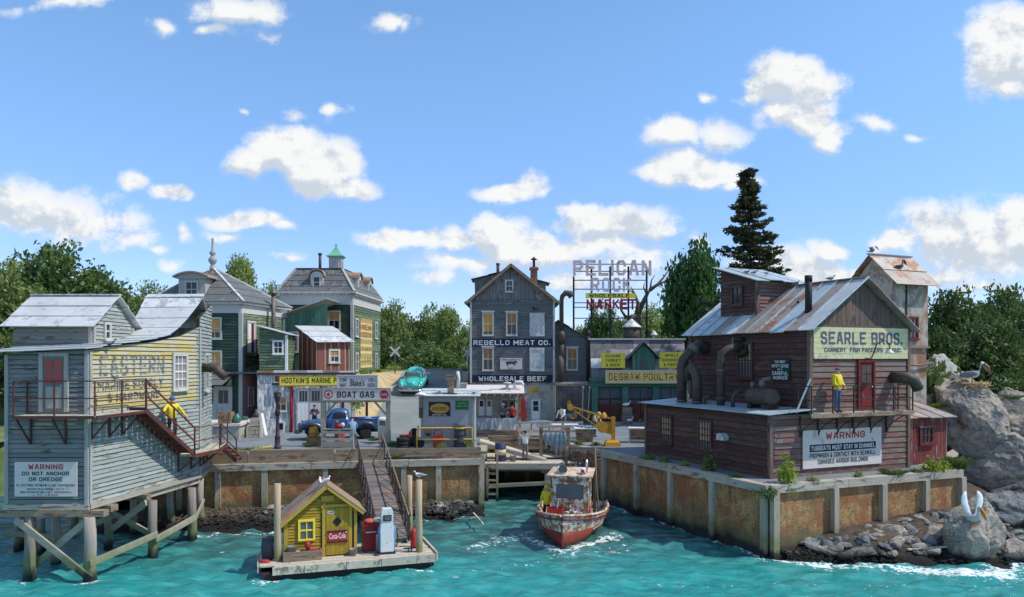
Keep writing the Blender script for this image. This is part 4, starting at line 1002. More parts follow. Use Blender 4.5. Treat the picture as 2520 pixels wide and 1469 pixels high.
 prof=[(4.5,8.46),(5.2,8.82),(5.85,9.25),(6.5,9.75),(7.05,10.2),(7.3,10.34)]
 for (y0,z0),(y1,z1) in zip(prof[:-1],prof[1:]):
  k=(y0-4.5)*.13;k1=(y1-4.5)*.13
  roof_courses(th,m_tin,(-1.05-k,y0,z0),(rx(y0)+.02,y0,z0+.03),(rx(y1)+.02,y1,z1+.03),(-1.05-k1,y1,z1),1,over=.08)
 roof_courses(th,m_tin,(-2.0,10.3,9.0),(.2,10.3,9.0),(.95,7.28,10.36),(-1.4,7.28,10.36),2)
 roof_courses(th,m_tin,(-3.5,4.5,8.3),(-1.0,4.5,8.4),(-1.4,10.2,8.9),(-3.5,10.2,8.8),3)
 mb=MB();mb.prism([(4.5,8.1),(7.28,8.1),(10.2,8.1),(10.2,8.95),(7.28,10.3),(6.5,9.7),(5.2,8.77)],(-1.02,0,0),V3(-.03,1,0).normalized(),Z,LEFT,-.02,.05);mb.obj('gable_wall',m_grey_clap,th,fix=True)
 # monitor on the roof with a tin gable
 mb=MB();mb.box(-3.7,-.8,1.75,4.7,7.7,8.83);mb.obj('monitor_wall',m_grey_clap,th)
 clapboards(th,m_grey_clap,V3(-3.7,1.75,0),X_,FRONT,[(0,7.98),(2.9,7.98),(2.9,8.85),(0,8.85)],.14,.035)
 g=[(0,8.0),(2.95,8.0),(2.95,8.8),(1.47,9.9),(0,8.8)]
 wall_core(th,m_grey_clap,V3(-.8,1.75,0),Y_,RIGHT,g);clapboards(th,m_pale_clap,V3(-.8,1.75,0),Y_,RIGHT,g,.14,.035)
 window(th,V3(-.77,1.75,0),Y_,RIGHT,.75,8.35,.28,.5,1,2,m_trim_w,m_pane,trim=.08)
 for s in (0,1):
  mb=MB();ub(mb,V3(-.8,1.75,0),Y_,RIGHT,-.02+s*2.87,.1+s*2.87,8.0,8.8,.0,.06);mb.obj('corner_board',m_trim,th)
 mb=MB();ub(mb,V3(-3.7,1.75,0),X_,FRONT,2.75,2.88,8.0,8.8,.0,.06);mb.obj('corner_board',m_trim,th)
 roof_courses(th,m_tin,(-3.95,1.4,8.72),(-.55,1.4,8.72),(-.55,3.22,9.95),(-3.95,3.22,9.95),3,over=.06)
 roof_courses(th,m_tin,(-.55,5.05,8.72),(-3.95,5.05,8.72),(-3.95,3.22,9.95),(-.55,3.22,9.95),3,over=.06)
 mb=MB();mb.beam((-3.95,3.22,10.02),(-.55,3.22,10.02),.2,.05);mb.obj('ridge_cap',m_tin,th)
 # balcony, stairs and landing of rusty iron
 def P(s,n,z): return bU*s+bN*n+Z*z
 dz=5.66;by=-.82
 for k in range(9):
  x0=-2.06+k*.3;mb=MB();mb.box(x0,x0+.28,by,-.09,dz-.05+rng.uniform(-.008,.008),dz);mb.obj('deck_board',m_deck,th)
 for k in range(7):
  s=-.6+k*.37;mb=MB();q=[P(s,.09,dz-.05),P(s+.35,.09,dz-.05),P(s+.35,.78,dz-.05),P(s,.78,dz-.05)]
  if s<0: q[0]=P(s,.32,dz-.05);q[1]=P(s+.35,.3,dz-.05)
  mb.hexa(q+[v+Z*.05 for v in q]);mb.obj('deck_board',m_deck,th)
 c1=P(-.85,.78,dz)
 mb=MB();mb.beam((-2.08,by-.03,dz-.05),(c1.x,by-.03,dz-.05),.05,.1);mb.obj('edge_beam',m_iron,th)
 mb=MB();mb.beam((c1.x+.04,by,dz-.05),P(2.05,.82,dz-.05),.05,.1);mb.obj('edge_beam',m_iron,th)
 railing(th,[(-2.05,-.1,dz),(-2.05,by,dz),(c1.x,by,dz)],1.16,m_iron,(.5,),1.3,.027)
 railing(th,[(c1.x,by,dz),P(2.05,.8,dz)],1.16,m_iron,(.5,),1.4,.027,skip_first=True)
 for x in (-1.95,-.75): brackets(th,[((x,by,dz-.12),(x,-.06,dz-.12),.9)],m_iron)
 for s in (.05,1.0,1.7): brackets(th,[(P(s,.75,dz-.12),P(s,.07,dz-.12),.75)],m_iron)
 lz=3.62
 a,b=P(2.05,.12,dz),P(5.35,.12,lz)
 stairs(th,a,b,.64,bN,11,m_iron,m_iron)
 ra,rb_=P(2.05,.78,dz),P(5.35,.78,lz)
 for h in (.55,1.1):
  mb=MB();mb.beam(ra+Z*h,rb_+Z*h,.05,.05);mb.obj('rail',m_iron,th)
 for t in (.0,.55,1):
  p=ra.lerp(rb_,t);mb=MB();mb.beam(p,p+Z*1.12,.055,.055);mb.obj('railing_post',m_iron,th)
 land=[P(5.3,.08,lz),P(5.3,.82,lz),P(7.2,.86,lz),cO+cU*2.3+cN*.86+Z*lz,cO+cU*2.3+cN*.08+Z*lz,P(7.05,.08,lz)]
 mb=MB();n=len(land);mb.add(land+[v-Z*.08 for v in land],[tuple(range(n))[::-1],tuple(range(n,2*n))]+[(i,(i+1) % n,n+(i+1) % n,n+i) for i in range(n)]);mb.obj('landing',m_deck,th,fix=True)
 for i in (1,2): mb=MB();mb.beam(land[i]+Z*-.05,land[i+1]+Z*-.05,.05,.16);mb.obj('edge_beam',m_iron,th)
 railing(th,[land[1],land[2],land[3]],1.1,m_iron,(.5,),1.9,.024)
 for s in (5.35,6.3,7.0): brackets(th,[(P(s,.8,lz-.1),P(s,.06,lz-.1),.62)],m_iron)
 for s in (.7,1.7): brackets(th,[(cO+cU*s+cN*.8+Z*(lz-.1),cO+cU*s+cN*.06+Z*(lz-.1),.62)],m_iron)
 e=land[3];stairs(th,e+V3(.0,-.95,-.05),e+V3(.75,-.9,-.72),.8,V3(-.1,1,0).normalized(),4,m_iron,m_iron)
 railing(th,[e+V3(.05,-.95,0),e+V3(.75,-.95,-.7)],1.0,m_iron,(.5,),.9,.028)
 # warning sign on the front
 sg=signboard('warning_sign','white warning sign against anchoring on the pile house front',(0,O0),A+V3(0,-.04,0),X_,FRONT,.36,2.5,2.85,4.03,m_oldwhite,
  [('WARNING',.86,.16,.56,m_letr),('DO NOT ANCHOR',.665,.12,.76,m_letb),('OR DREDGE',.50,.12,.54,m_letb),('ELECTRIC POWER LINE CROSSING',.325,.07,.93,m_letbw),('DANGER DRAW-BRIDGE LIGHT IS',.215,.055,.6,m_letbw),('FOR INFORMATION CALL ENGINEERING',.125,.055,.82,m_letbw),('DEPT. 4 2 800',.045,.05,.4,m_letbw)],n0=.02,t=.03)
build_pile_house()
# piles and braces under it
piles=[(74,1425,.19),(221,1428,.2),(48,1355,.17),(100,1362,.15),(138,1389,.16),(267,1348,.15),(182,1312,.15),(330,1314,.15),(376,1371,.17),(472,1328,.18),(493,1292,.16),(420,1300,.15)]
lab=['front pile at the left corner of the pile house','front pile at the right corner of the pile house','leftmost rear pile standing in pale water','thin rear pile second from the left','dark pile behind the left end of the front cross brace',
       'pile just behind the right front corner pile','dark pile deep under the pile house','mossy pile under the middle of the pile house','outer pile under the yellow side with a diagonal brace nailed to it','outer pile at the far end of the yellow side','pile against the rusty sea wall at the far corner','pile in the shade by the mud bank']
for (px,py,r),lb in zip(piles,lab):
 p=WZ(px,py,0);mb=MB();top=2.16
 k=[( .0,.0,-1.2)]+[(rng.uniform(-.03,.03),rng.uniform(-.03,.03),z) for z in (-.2,.5,1.2)]+[(0,0,top)]
 mb.tube(k,[r*1.08,r*1.12,r,r*.97,r*.93],12);o=mb.obj('pile',m_pile);o.location=p;tag(o,'round weathered ' + lb,'pile','piles under the pile house')
def brace(a,b,lb,w=.09,h=.22,mat=None):
 a,b=Vector(a),Vector(b);mb=MB();mb.beam((0,0,0),b-a,w,h);o=mb.obj('brace',mat or m_brace);o.location=a;tag(o,lb,'brace','braces between the piles')
pA,pB=WZ(74,1425,0),WZ(221,1428,0)
brace(pA+V3(-.35,-.24,2.1),pB+V3(.15,-.24,.12),'long front diagonal brace falling from left to right')
brace(pB+V3(-.1,.22,2.1),pA+V3(-.05,.24,.35),'front diagonal brace falling from right to left behind the other')
pC,pD,pE=WZ(376,1371,0),WZ(472,1328,0),WZ(493,1292,0)
brace(pB+V3(.1,-.2,.62),pC+V3(.25,-.2,.92),'pale mossy brace from the right front pile to the outer pile')
brace(pC+V3(.2,-.22,.72),pD+V3(.25,-.2,.98),'second mossy brace running on to the far outer pile')
brace(pD+V3(.22,-.1,.95),pE+V3(.2,-.1,1.15),'short mossy brace beside the rusty sea wall',.08,.14)
pF,pG,pH=WZ(267,1348,0),WZ(330,1314,0),WZ(138,1389,0)
brace(pF+V3(0,-.2,.6),pC+V3(-.2,-.1,2.1),'grey brace rising to the right under the middle of the house')
brace(pF+V3(-1.0,.3,1.9),pC+V3(-.2,.9,.5),'dark brace falling to the right under the house')
brace(pH+V3(0,-.2,.9),pF+V3(.2,.2,1.3),'shaded brace low under the front of the house')
p1,p2=WZ(48,1355,0),WZ(182,1312,0)
brace(p1+V3(-.35,-.2,.75),pH+V3(.2,.4,.85),'dark horizontal rail on the rear left piles',.12,.2);brace(p1+V3(0,-.2,1.1),WZ(138,1389,0)+V3(.3,1,2.0),'upper slanting rail on the rear left piles',.12,.2)
# ------------------------------------------------------------------ red cannery on the right
SU=V3(.915,.403,0).normalized();SA=math.atan2(SU.y,SU.x);SO=V3(10.34,30.9,0)
def S2W(x,y,z=0): c,s=math.cos(SA),math.sin(SA);return V3(SO.x+x*c-y*s,SO.y+x*s+y*c,z)
def build_cannery():
 th=thing('cannery','dark red clapboard cannery with tin gable roof above the right sea wall','building',(SO.x,SO.y,0),SA)
 b=QZ;x1=2.08;x2=7.75;L=8.8;Lu=8.0;ez=8.88;rz=10.92;xm=(x1+x2)/2
 # lower storey: front and left side
 of=[(0,b),(x2,b),(x2,5.3),(0,5.3)]
 wall_core(th,m_red_lit,(0,0,0),X_,FRONT,of);clapboards(th,m_red_lit,(0,0,0),X_,FRONT,of,.235,.04,joint=.5)
 os_=[(0,b),(L,b),(L,5.35),(0,5.3)]
 wall_core(th,m_red_clap,(0,L,0),-Y_,LEFT,os_);clapboards(th,m_red_clap,(0,L,0),-Y_,LEFT,os_,.235,.04,joint=.5)
 # upper storey
 ou=[(x1,5.3),(x2,5.3),(x2,ez),(xm,rz),(x1,ez)]
 wall_core(th,m_red_lit,(0,0,0),X_,FRONT,ou);clapboards(th,m_red_lit,(0,0,0),X_,FRONT,[(x1,5.3),(x2,5.3),(x2,ez),(x1,ez)],.245,.04,joint=.5)
 vboards(th,m_brown_gable,(0,0,0),X_,FRONT,[(x1+.05,ez+.02),(x2-.05,ez+.02),(xm,rz-.04)],.24,.045)
 mb=MB();ub(mb,(0,0,0),X_,FRONT,x1,x2,ez-.03,ez+.08,.0,.09);mb.obj('gable_sill',m_brown_gable,th)
 oup=[(0,5.3),(Lu,5.3),(Lu,ez),(0,ez)]
 wall_core(th,m_red_clap,(x1,Lu,0),-Y_,LEFT,oup);clapboards(th,m_red_clap,(x1,Lu,0),-Y_,LEFT,oup,.245,.04,joint=.5)
 mb=MB();mb.box(x2-.12,x2,.02,Lu,b,ez);mb.obj('wall',m_red_clap,th);mb=MB();mb.box(x1,x2,Lu-.1,Lu,b,ez);mb.obj('wall',m_red_clap,th);mb=MB();mb.box(.02,x1,L-.12,L,b,5.3);mb.obj('wall',m_red_clap,th)
 for (x,y,z0,z1) in ((0,0,b,5.28),(x1,-.0,5.34,ez),(x2,0,b,ez),(x1,Lu-.05,5.4,ez),(0,L,b,5.3)):
  mb=MB();mb.box(x-.08,x+.08,y-.08,y+.08,z0,z1);mb.obj('corner_post',m_brown_gable,th)
 # low roof of the shed side
 roof_sheets(th,m_tin_blue,(-.35,L+.2,5.32),(-.35,-.3,5.3),(x1+.02,-.3,5.46),(x1+.02,L+.2,5.5),7,rib=.03)
 # main roof
 k=.32;dz=k*(rz-ez)/(xm-x1)
 roof_sheets(th,[m_tin_rust,m_tin_blue,m_tin_rust,m_tin],(x1-k,Lu+.3,ez-dz+.03),(x1-k,-.45,ez-dz+.03),(xm,-.45,rz+.03),(xm,Lu+.3,rz+.03),11,rib=.06,jit=.05,ribm=m_tin_blue)
 roof_sheets(th,[m_tin_rust,m_tin_blue],(x2+k,-.45,ez-dz+.03),(x2+k,Lu+.3,ez-dz+.03),(xm,Lu+.3,rz+.03),(xm,-.45,rz+.03),11,rib=.06,jit=.05,ribm=m_tin_blue)
 mb=MB();mb.beam((xm,-.45,rz+.09),(xm,Lu+.3,rz+.09),.24,.05);mb.obj('ridge_cap',m_tin_rust,th)
 # lantern dormer
 dx0,dx1,dy0,dy1=3.0,5.5,4.15,6.75;zb=9.3
 wl=[(0,zb),(dy1-dy0,zb),(dy1-dy0,11.2),(0,11.95)]
 wall_core(th,m_red_clap,(dx0,dy1,0),-Y_,LEFT,wl,name='dormer_wall');clapboards(th,m_red_clap,(dx0,dy1,0),-Y_,LEFT,wl,.17,.035,joint=0)
 wf=[(0,zb),(dx1-dx0,zb),(dx1-dx0,11.2),(0,11.2)]
 wall_core(th,m_red_lit,(dx0,dy0,0),X_,FRONT,wf,name='dormer_wall');clapboards(th,m_red_lit,(dx0,dy0,0),X_,FRONT,wf,.17,.035,joint=0)
 mb=MB();mb.box(dx0-.05,dx0+.1,dy0-.06,dy0+.09,zb,11.2);mb.obj('corner_post',m_brown_gable,th)
 mb=MB();mb.prism([(0,zb),(dy1-dy0,zb),(dy1-dy0,11.95),(0,11.2)],(dx1,dy0,0),Y_,Z,RIGHT,-.1,0);mb.obj('dormer_wall',m_red_clap,th,fix=True)
 roof_sheets(th,[m_tin_rust,m_tin_blue],(dx0-.35,dy0-.45,11.1),(dx1+.3,dy0-.4,11.1),(dx1+.3,dy1+.25,12.06),(dx0-.35,dy1+.25,12.06),4,rib=.03,jit=.12,wob=.06)
 window(th,(dx0-.04,dy1,0),-Y_,LEFT,.95,10.2,.62,.75,2,2,m_red_clap,m_pane,trim=.1)
 # windows
 window(th,(x1-.04,Lu,0),-Y_,LEFT,3.75,6.75,.8,1.45,4,2,m_red_clap,m_pane_grey,trim=.12,blind=(.55,m_palewood))
 for s in (2.1,5.05): window(th,(-.04,L,0),-Y_,LEFT,s-.7,3.55,.75,1.15,4,4,m_red_clap,m_pane_grey,trim=.13,blind=(.7,m_palewood))
 # red door on the balcony
 door(th,(0,-.04,0),X_,FRONT,4.78,5.42,.78,1.98,m_darkred,m_darkred,panes=(2,2,.55),mp=m_pane,trim=.1)
 # balcony
 dzb=5.33;y0=-.82
 for i in range(22):
  xx=2.0+i*.232;mb=MB();mb.box(xx,xx+.22,y0,-.06,dzb-.06,dzb+rng.uniform(-.012,.012));mb.obj('deck_board',m_deck,th)
 mb=MB();mb.box(1.3,7.1,y0-.05,y0-.005,dzb-.15,dzb+.02);mb.obj('edge_beam',m_brownbeam,th)
 railing(th,[(1.35,-.1,dzb),(1.35,y0,dzb),(7.05,y0,dzb),(7.05,-.1,dzb)],1.12,m_dark_iron,(.5,),1.05,.026)
 for x in (1.5,2.45,3.5,4.4,5.4,6.35):
  mb=MB();mb.beam((x,-.08,dzb-.1),(x,-.08,dzb-.95),.05,.05)
  pts=[V3(x+.5*t,-.08-.66*t,dzb-.95+.83*t**.55) for t in (0,.08,.25,.5,.75,1)];mb.tube(pts,.022,6);mb.obj('bracket',m_dark_iron,th)
 # pipes
 def pipe(pts,r,nm='vent_pipe',mat=m_darkpipe,collar=()):
  mb=MB();mb.tube(pts,r,12);o=mb.obj(nm,mat,th)
  for c in collar: mb=MB();mb.tube([c-Z*.04,c+Z*.04],r*1.15,12);mb.obj('collar',m_galv,o)
  return o
 lr=5.42
 p=V3(.75,6.9,lr);pipe([p,p+Z*1.75,p+V3(.1,0,2.1),p+V3(.45,-.1,2.45),p+V3(.9,-.15,2.85),p+V3(1.3,-.15,2.7)],.23,collar=[p+Z*.1])
 mb=MB();q=p+V3(1.3,-.15,2.7);mb.tube([q+V3(-.1,0,.2),q+V3(.1,0,-.2)],.34,12);mb.obj('flange',m_dark_iron,th)
 mb=MB();mb.tube([p+V3(.5,-.1,2.45),p+V3(.72,-.12,2.68)],.31,12);mb.obj('flange',m_galv,th)
 p=V3(.75,5.7,lr);pipe([p,p+Z*1.1,p+V3(.0,.12,1.45),p+V3(.1,.55,1.72),p+V3(.2,.95,1.5),p+V3(.2,1.0,1.1)],.23,collar=[p+Z*.08])
 p=V3(.85,4.1,lr);pipe([p,p+Z*2.0,p+V3(.05,0,2.35),p+V3(.35,-.15,2.6),p+V3(.95,-.2,2.65)],.18,mat=m_darkpipe,collar=[p+Z*.35,p+Z*1.6])
 mb=MB();q=p+V3(.95,-.2,2.6);mb.tube([q,q+V3(.22,-.02,-.25)],[.3,.3],12);mb.obj('flange',m_dark_iron,th)
 pipe([V3(1.7,4.3,lr+2.4),V3(1.7,4.3,lr+3.1)],.06,mat=m_galv);pipe([V3(1.75,4.25,lr+3.0),V3(2.0,3.9,lr+3.0)],.11,mat=m_blackpipe)
 p=V3(.7,3.1,lr);pipe([p,p+Z*.45,p+V3(.1,-.1,.65),p+V3(.3,-.2,.7)],.09,'bent_pipe')
 p=V3(.7,5.05,lr);pipe([p,p+Z*.35,p+V3(.1,-.3,.42)],.07,'bent_pipe')
 # boiler tank
 mb=MB();c=V3(1.05,1.55,lr+.52);R_=.42
 mb.tube([c+Y_*.98,c+Y_*.9,c+Y_*.75,c-Y_*.55,c-Y_*.72,c-Y_*.82],[.1,.26,.37,.37,.26,.08],14);tk=mb.obj('boiler_tank',m_darkpipe,th)
 for yy in (.6,-.45): mb=MB();mb.box(c.x-.3,c.x+.3,c.y+yy-.1,c.y+yy+.1,lr,lr+.2);mb.obj('tank_foot',m_dark_iron,tk)
 mb=MB();mb.cyl(c+V3(0,.1,.35),c+V3(0,.1,.72),.12,n=10);mb.cyl(c+V3(0,.1,.5),c+V3(0,.1,.54),.18,n=10);mb.cyl(c+V3(0,.1,.7),c+V3(.25,-.15,.78),.1,n=8);mb.obj('tank_valve',m_galv,tk)
 mb=MB();mb.cyl(c+V3(0,.7,.3),c+V3(0,.7,.62),.09,n=8);mb.obj('tank_valve',m_galv,tk)
 # small tin hood on the side, big bent vent on the front right, black stack on the roof
 mb=MB();c=V3(-.03,2.9,4.05);mb.prism([(0,0),(.42,0),(.42,.16),(.2,.3),(0,.26)],c,-Y_,Z,LEFT,0,.34);mb.obj('vent_hood',m_tin,th,fix=True)
 q=V3(6.75,-.05,6.75);mb=MB();mb.tube([q,q+V3(.05,-.4,0),q+V3(.12,-.58,-.02),q+V3(.38,-.74,-.1),q+V3(.62,-.78,-.5)],[.24,.25,.26,.25,.23],14);mb.obj('vent_pipe',m_darkpipe,th)
 q=V3(2.95,.95,9.35);mb=MB();mb.tube([q,q+Z*1.75],.15,12);mb.tube([q+Z*1.5,q+Z*1.76],.165,12);mb.box(q.x-.3,q.x+.25,q.y-.25,q.y+.25,q.z-.1,q.z-.02);mb.obj('stack',m_blackpipe,th)
 # gooseneck lamp over the door
 mb=MB();q=V3(4.95,-.06,7.55);mb.tube([q,q+V3(.42,-.06,0),q+V3(.48,-.1,.1),q+V3(.52,-.3,.62),q+V3(.72,-.5,.8),q+V3(.95,-.55,.62),q+V3(.98,-.55,.38)],.025,6);lm=mb.obj('gooseneck_lamp',m_dark_iron,th)
 mb=MB();q=q+V3(.98,-.55,.24);mb.lathe([(.2,0),(.19,.03),(.05,.13),(.04,.16)],q,12);mb.obj('lamp_shade',m_tin,lm)
 mb=MB();mb.beam((1.15,-.2,5.36),(1.62,-.5,6.75),.05,.06);pp=mb.obj('pole',m_white,None);pp.location=(0,0,0);tag(pp,'pale pole leaning against the left end of the cannery balcony','pole');pp.location=SO;pp.rotation_euler=(0,0,SA)
 fr=(SA,SO)
 pan=[]
 sg=thing('company_sign','faded pale yellow fish packers board high on the cannery front','sign',SO,SA)
 for j in range(6):
  z0=7.55+j*.22
  for (a,e) in ((x1+.12,4.35+.02*j),(4.36+.02*j,x2-.1)):
   mb=MB();ub(mb,(0,0,0),X_,FRONT,a,e-.004,z0+.004,z0+.216,.062,.09+rng.uniform(0,.008));mb.obj('plank',m_paleyellow,sg)
 lettering(sg,'SEARLE BROS.',m_letslate,(0,0,0),X_,FRONT,(x1+x2)/2+.02,8.42,4.75,.56,.1,bold=.035)
 lettering(sg,'CANNERY  FISH PACKERS  GLOUC.',m_letslate,(0,0,0),X_,FRONT,(x1+x2)/2+.1,7.93,4.5,.2,.1,bold=.01)
 signboard('warning_sign','large rust stained warning sign about tugboats at the foot of the cannery',fr,(0,-.03,0),X_,FRONT,1.62,6.05,3.05,4.62,m_oldwhite,
  [('WARNING',.83,.19,.50,m_letr,.53),('PROPWASH & CONTACT WITH SEAWALL',.33,.13,.84,m_letb),('DAMAGES HARBOR BUILDINGS',.16,.13,.64,m_letb)],n0=.025,t=.04)
 ob=[o for o in bpy.data.objects if o.name.startswith('warning_sign')][-1]
 mb=MB();ub(mb,(0,-.03,0),X_,FRONT,1.98,5.7,3.72,4.02,.067,.073);mb.obj('black_band',m_black,ob)
 lettering(ob,'TUGBOATS MUST STAY IN CHANNEL',m_letw,(0,-.03,0),X_,FRONT,3.84,3.87,3.6,.2,.076,bold=.012)
 signboard('safety_sign','dark green careful worker sign on the shaded side of the cannery',fr,(x1-.04,Lu,0),-Y_,LEFT,5.85,6.95,6.62,7.55,M('dark_green_sign',lin(30,56,48),var=.2),
  [('THE BEST',.86,.12,.6,m_letw),('SAFETY DEVICE',.67,.15,.9,m_letw),('IS A',.51,.09,.25,m_letw),('CAREFUL',.33,.18,.86,m_letw),('WORKER',.12,.16,.78,m_letw)],n0=.02,t=.03)
 # person's side shed with its own tin roof
 sh=thing('side_shed','small dark red board shed with rusty tin roof beside the cannery','shed',S2W(x2+.1,.55,0),SA)
 o2=[(0,b),(3.1,b),(3.1,4.95),(0,4.95)]
 wall_core(sh,m_red_board,(0,0,0),X_,FRONT,o2);vboards(sh,m_red_board,(0,0,0),X_,FRONT,o2,.2,.04)
 mb=MB();mb.box(3.0,3.1,.02,2.2,b,5.0);mb.obj('wall',m_red_board,sh);vboards(sh,m_red_board,(3.1,0,0),Y_,RIGHT,[(0,b),(2.2,b),(2.2,5.3),(0,4.95)],.22,.04)
 roof_sheets(sh,m_tin_rust,(-.05,-.3,4.88),(3.4,-.3,4.84),(3.3,2.4,5.62),(-.05,2.4,5.66),4,rib=.03,jit=.06)
 window(sh,(0,-.045,0),X_,FRONT,1.35,3.75,.7,.62,3,2,m_darkred,m_pane,trim=.11)
 mb=MB();ub(mb,(0,-.045,0),X_,FRONT,1.18,2.22,4.42,4.5,.0,.1);mb.obj('window_head',m_brown_gable,sh)
build_cannery()
def build_tower():
 O=V3(19.3,39.0,0);th=thing('elevator_tower','tall stained cement tower with gable roof behind the cannery','tower',O,SA)
 w,d=2.45,2.5;ez=11.55;rz=12.85
 mb=MB();mb.box(.05,w-.05,.05,d-.05,QZ,8.2);mb.obj('tower_shaft',m_tower,th)
 mb=MB();mb.box(0,w,0,d,8.2,ez);mb.obj('tower_head',m_tower,th)
 g=[(0,8.2),(d,8.2),(d,ez),(d/2,rz),(0,ez)]
 mb=MB();mb.prism([(0,ez),(d,ez),(d/2,rz)],(0,d,0),-Y_,Z,LEFT,-2.4,-.0);mb.obj('gable_wall',m_tower,th,fix=True)
 for yy in (.05,1.25): mb=MB();mb.box(-.05,0.0,yy-.06,yy+.06,8.2,ez-.05);mb.obj('pilaster',m_tower,th)
 for xx in (0.85,): mb=MB();mb.box(xx-.04,xx+.04,-.05,0,8.3,ez-.05);mb.obj('drain_pipe',m_dark_iron,th)
 mb=MB();mb.box(-.08,w+.06,-.08,d+.05,8.08,8.2);mb.obj('ledge',m_brownbeam,th)
 roof_courses(th,m_tin_rust,(-.35,-.4,ez-.28),(w+.35,-.4,ez-.28),(w+.35,d/2,rz+.05),(-.35,d/2,rz+.05),2)
 roof_courses(th,m_tin_rust,(w+.35,d+.4,ez-.28),(-.35,d+.4,ez-.28),(-.35,d/2,rz+.05),(w+.35,d/2,rz+.05),2)
 mb=MB();mb.beam((-.4,d/2,rz+.13),(w+.35,d/2,rz+.13),.18,.06);mb.obj('ridge_cap',m_tin_rust,th)
 window(th,(0,-.01,0),X_,FRONT,1.1,8.65,.48,.95,2,2,m_darkred,m_pane_grey,trim=.1)
 window(th,(0,.04,0),X_,FRONT,.12,7.0-.35,.34,.75,1,2,m_darkred,m_pane_grey,trim=.1)
 mb=MB();mb.tube([(.6,-.02,7.25),(1.6,-.1,7.2),(2.7,-.1,7.35)],.05,6);mb.obj('pipe',m_galv,th)
 for z in (7.9,8.5,9.1): mb=MB();mb.beam((w,.6,z),(w+.35,.6,z),.05,.05);mb.obj('rung',m_dark_iron,th)
build_tower()
